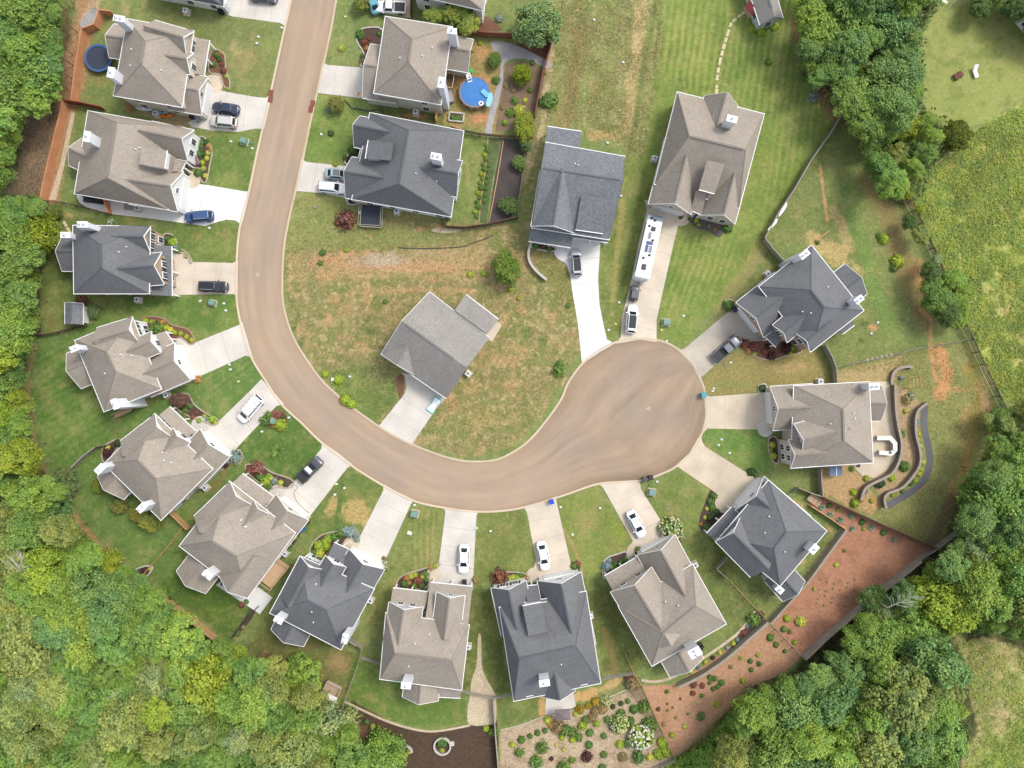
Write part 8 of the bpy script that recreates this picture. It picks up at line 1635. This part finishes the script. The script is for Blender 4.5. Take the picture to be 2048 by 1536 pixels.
# landscape lines
for pts, t in (([(975, 276), (972, 330), (962, 400), (958, 446)], 'left'), ([(1007, 280), (994, 360), (978, 444)], 'right')): ribbon('garden_edging', pts, .14, M_TANWOOD, .1, 'pale timber edging of the vegetable bed, %s one' % t, 'edging', None)
def wall_(name, pts, w, h, m, label, cap=None):
    v = crom(pts, 5); t = None
    c = P(*v[len(v) // 2]); t = thing(name, (c.x, c.y, 0), label, 'retaining wall')
    def strip(w_, z0, z1, nm, mm):
        q = [Vector(P(*p)) for p in v]; rings = []
        for i, p in enumerate(q):
            d = (q[min(i + 1, len(q) - 1)] - q[max(i - 1, 0)]).normalized(); n = Vector((-d.y, d.x, 0)) * w_ / 2
            rings.append([(p.x + n.x, p.y + n.y, z0), (p.x + n.x, p.y + n.y, z1), (p.x - n.x, p.y - n.y, z1), (p.x - n.x, p.y - n.y, z0)])
        mb = MB(); k = mb.quadstrip(rings); mb.cap(k, 4); mb.cap(k + 4 * (len(rings) - 1), 4, True); mb.build(nm, mm, t)
    strip(w, -.02, h, 'wall_blocks', m); strip(w + .04, h, h + .1, 'cap_stones', cap or M_BLOCK)
ST = mat('grey wall block', A3(134, 124, 114), .9, .3, 4.0, noise2=.15, scale2=.8); CP = mat('cap stone grey', A3(166, 154, 138), .9, .3, 3.0)
wall_('retaining_wall', [(1783, 770), (1785, 820), (1790, 855), (1796, 885), (1793, 915), (1777, 945), (1745, 962), (1724, 975), (1716, 998)], .38, 1.15, ST, 'inner curved retaining wall around the patio', CP)
wall_('retaining_wall', [(1848, 806), (1828, 824), (1825, 863), (1834, 905), (1830, 935), (1800, 972), (1770, 985), (1763, 997), (1766, 1014)], .36, 1.0, ST, 'outer curved retaining wall of the terraces', CP)
wall_('retaining_wall', [(1780, 768), (1782, 750), (1792, 738), (1812, 733), (1820, 736)], .4, .6, ST, 'small curved wall end above the patio', CP)
wall_('retaining_wall', [(1354, 1368), (1400, 1345), (1448, 1312), (1495, 1272), (1531, 1240)], .42, 1.3, M_WOOD, 'long straight-topped wall above the brown slope', CP)
wall_('retaining_wall', [(1686, 1057), (1650, 1105), (1610, 1160), (1570, 1205), (1536, 1243)], .3, 1.3, M_WOOD, 'long wall between the slanting house and the red mulch', CP)
wall_('retaining_wall', [(1062, 489), (1057, 505), (1059, 524), (1072, 543), (1093, 561)], .35, .8, M_BLOCK, 'curved white block wall left of the silver car', M_BLOCK)
t = ob1('garden_arch', 'small wooden garden arch by the terraces', 'garden arch', None, 1818, 766, .1); 
for k in range(4): mb = MB(); mb.beam((-.9 + k * .6, -.9, 1.9), (-.9 + k * .6, .9, 1.9), .08, .1); loc(t, mb, 'slat', M_TANWOOD)
for x in (-.9, .9):
    for y in (-.8, .8): mb = MB(); mb.box((x, y, .92), (.1, .1, 1.84)); loc(t, mb, 'post', M_TANWOOD)
# white tarps on the long fence
for pts, t_ in (([(1572, 404), (1573, 412), (1566, 424), (1558, 433), (1558, 429), (1565, 415)], 'upper'), ([(1554, 437), (1553, 445), (1545, 454), (1536, 461), (1537, 457), (1546, 446)], 'lower')):
    mb = MB(); q = [P2(*p, 1.6) for p in crom(pts, 3, True)]; mb.prism(q, 1.45, 1.72, bottom=True); o = mb.build('white_float', M_TRIM); tag(o, 'white curved inflatable hung over the long fence, %s one' % t_, 'inflatable')
# ------------------------------------------------------------------ labels made unique, light, camera
def finalize_labels():
    tops = [o for o in bpy.data.objects if o.parent is None and 'label' in o]
    ordw = ['first', 'second', 'third', 'fourth', 'fifth', 'sixth', 'seventh', 'eighth', 'ninth', 'tenth', 'eleventh', 'twelfth', 'thirteenth', 'fourteenth', 'fifteenth', 'sixteenth', 'seventeenth', 'eighteenth', 'nineteenth', 'twentieth']
    d = {}
    for o in tops: d.setdefault(o['label'], []).append(o)
    for lab, L in d.items():
        n = len(L)
        if n < 2: continue
        X = [o.location.x for o in L]; Y = [o.location.y for o in L]
        if max(X) - min(X) >= max(Y) - min(Y): L.sort(key=lambda o: o.location.x); a, b = 'leftmost', 'rightmost'; s, e = 'from left', 'from right'
        else: L.sort(key=lambda o: -o.location.y); a, b = 'topmost', 'bottommost'; s, e = 'from top', 'from bottom'
        for i, o in enumerate(L):
            if i == 0: w = a
            elif i == n - 1: w = b
            elif i < n / 2: w = (ordw[i] if i < 20 else 'number %d' % (i + 1)) + ' ' + s
            else: w = (ordw[n - 1 - i] if n - 1 - i < 20 else 'number %d' % (n - i)) + ' ' + e
            o['label'] = lab + ', ' + w
finalize_labels()
w = bpy.data.worlds.new('World'); scene.world = w; w.use_nodes = True
nt = w.node_tree; bg = nt.nodes['Background']; sky = nt.nodes.new('ShaderNodeTexSky'); sky.sky_type = 'NISHITA'; sky.sun_disc = False
SUN_EL, SUN_AZ = R(52), R(56)      # azimuth measured from +Y (photo up) clockwise to +X
sky.sun_elevation = SUN_EL; sky.sun_rotation = SUN_AZ; sky.altitude = 300; sky.dust_density = 3.0; sky.air_density = 1.0
hs = nt.nodes.new('ShaderNodeHueSaturation'); hs.inputs['Saturation'].default_value = 0.45; nt.links.new(sky.outputs[0], hs.inputs['Color']); nt.links.new(hs.outputs[0], bg.inputs['Color']); bg.inputs['Strength'].default_value = 0.31
sd = bpy.data.lights.new('sun', 'SUN'); sd.energy = 2.3; sd.angle = R(16); sd.color = (1.0, 0.95, 0.87)
so = bpy.data.objects.new('sun', sd); COL.objects.link(so)
dv = Vector((math.sin(SUN_AZ) * math.cos(SUN_EL), math.cos(SUN_AZ) * math.cos(SUN_EL), math.sin(SUN_EL)))
so.rotation_euler = dv.to_track_quat('Z', 'Y').to_euler(); so.location = dv * 150
cd = bpy.data.cameras.new('camera'); co = bpy.data.objects.new('camera', cd); COL.objects.link(co)
co.location = (0, 0, H); co.rotation_euler = (0, 0, 0); cd.sensor_width = 36; cd.lens = 36 * H / (2048 / S); cd.clip_start = 1; cd.clip_end = 20000
scene.camera = co
scene.render.engine = 'CYCLES'; scene.render.resolution_x = 1024; scene.render.resolution_y = 768
scene.view_settings.view_transform = 'Standard'; scene.view_settings.look = 'None'; scene.view_settings.exposure = 0
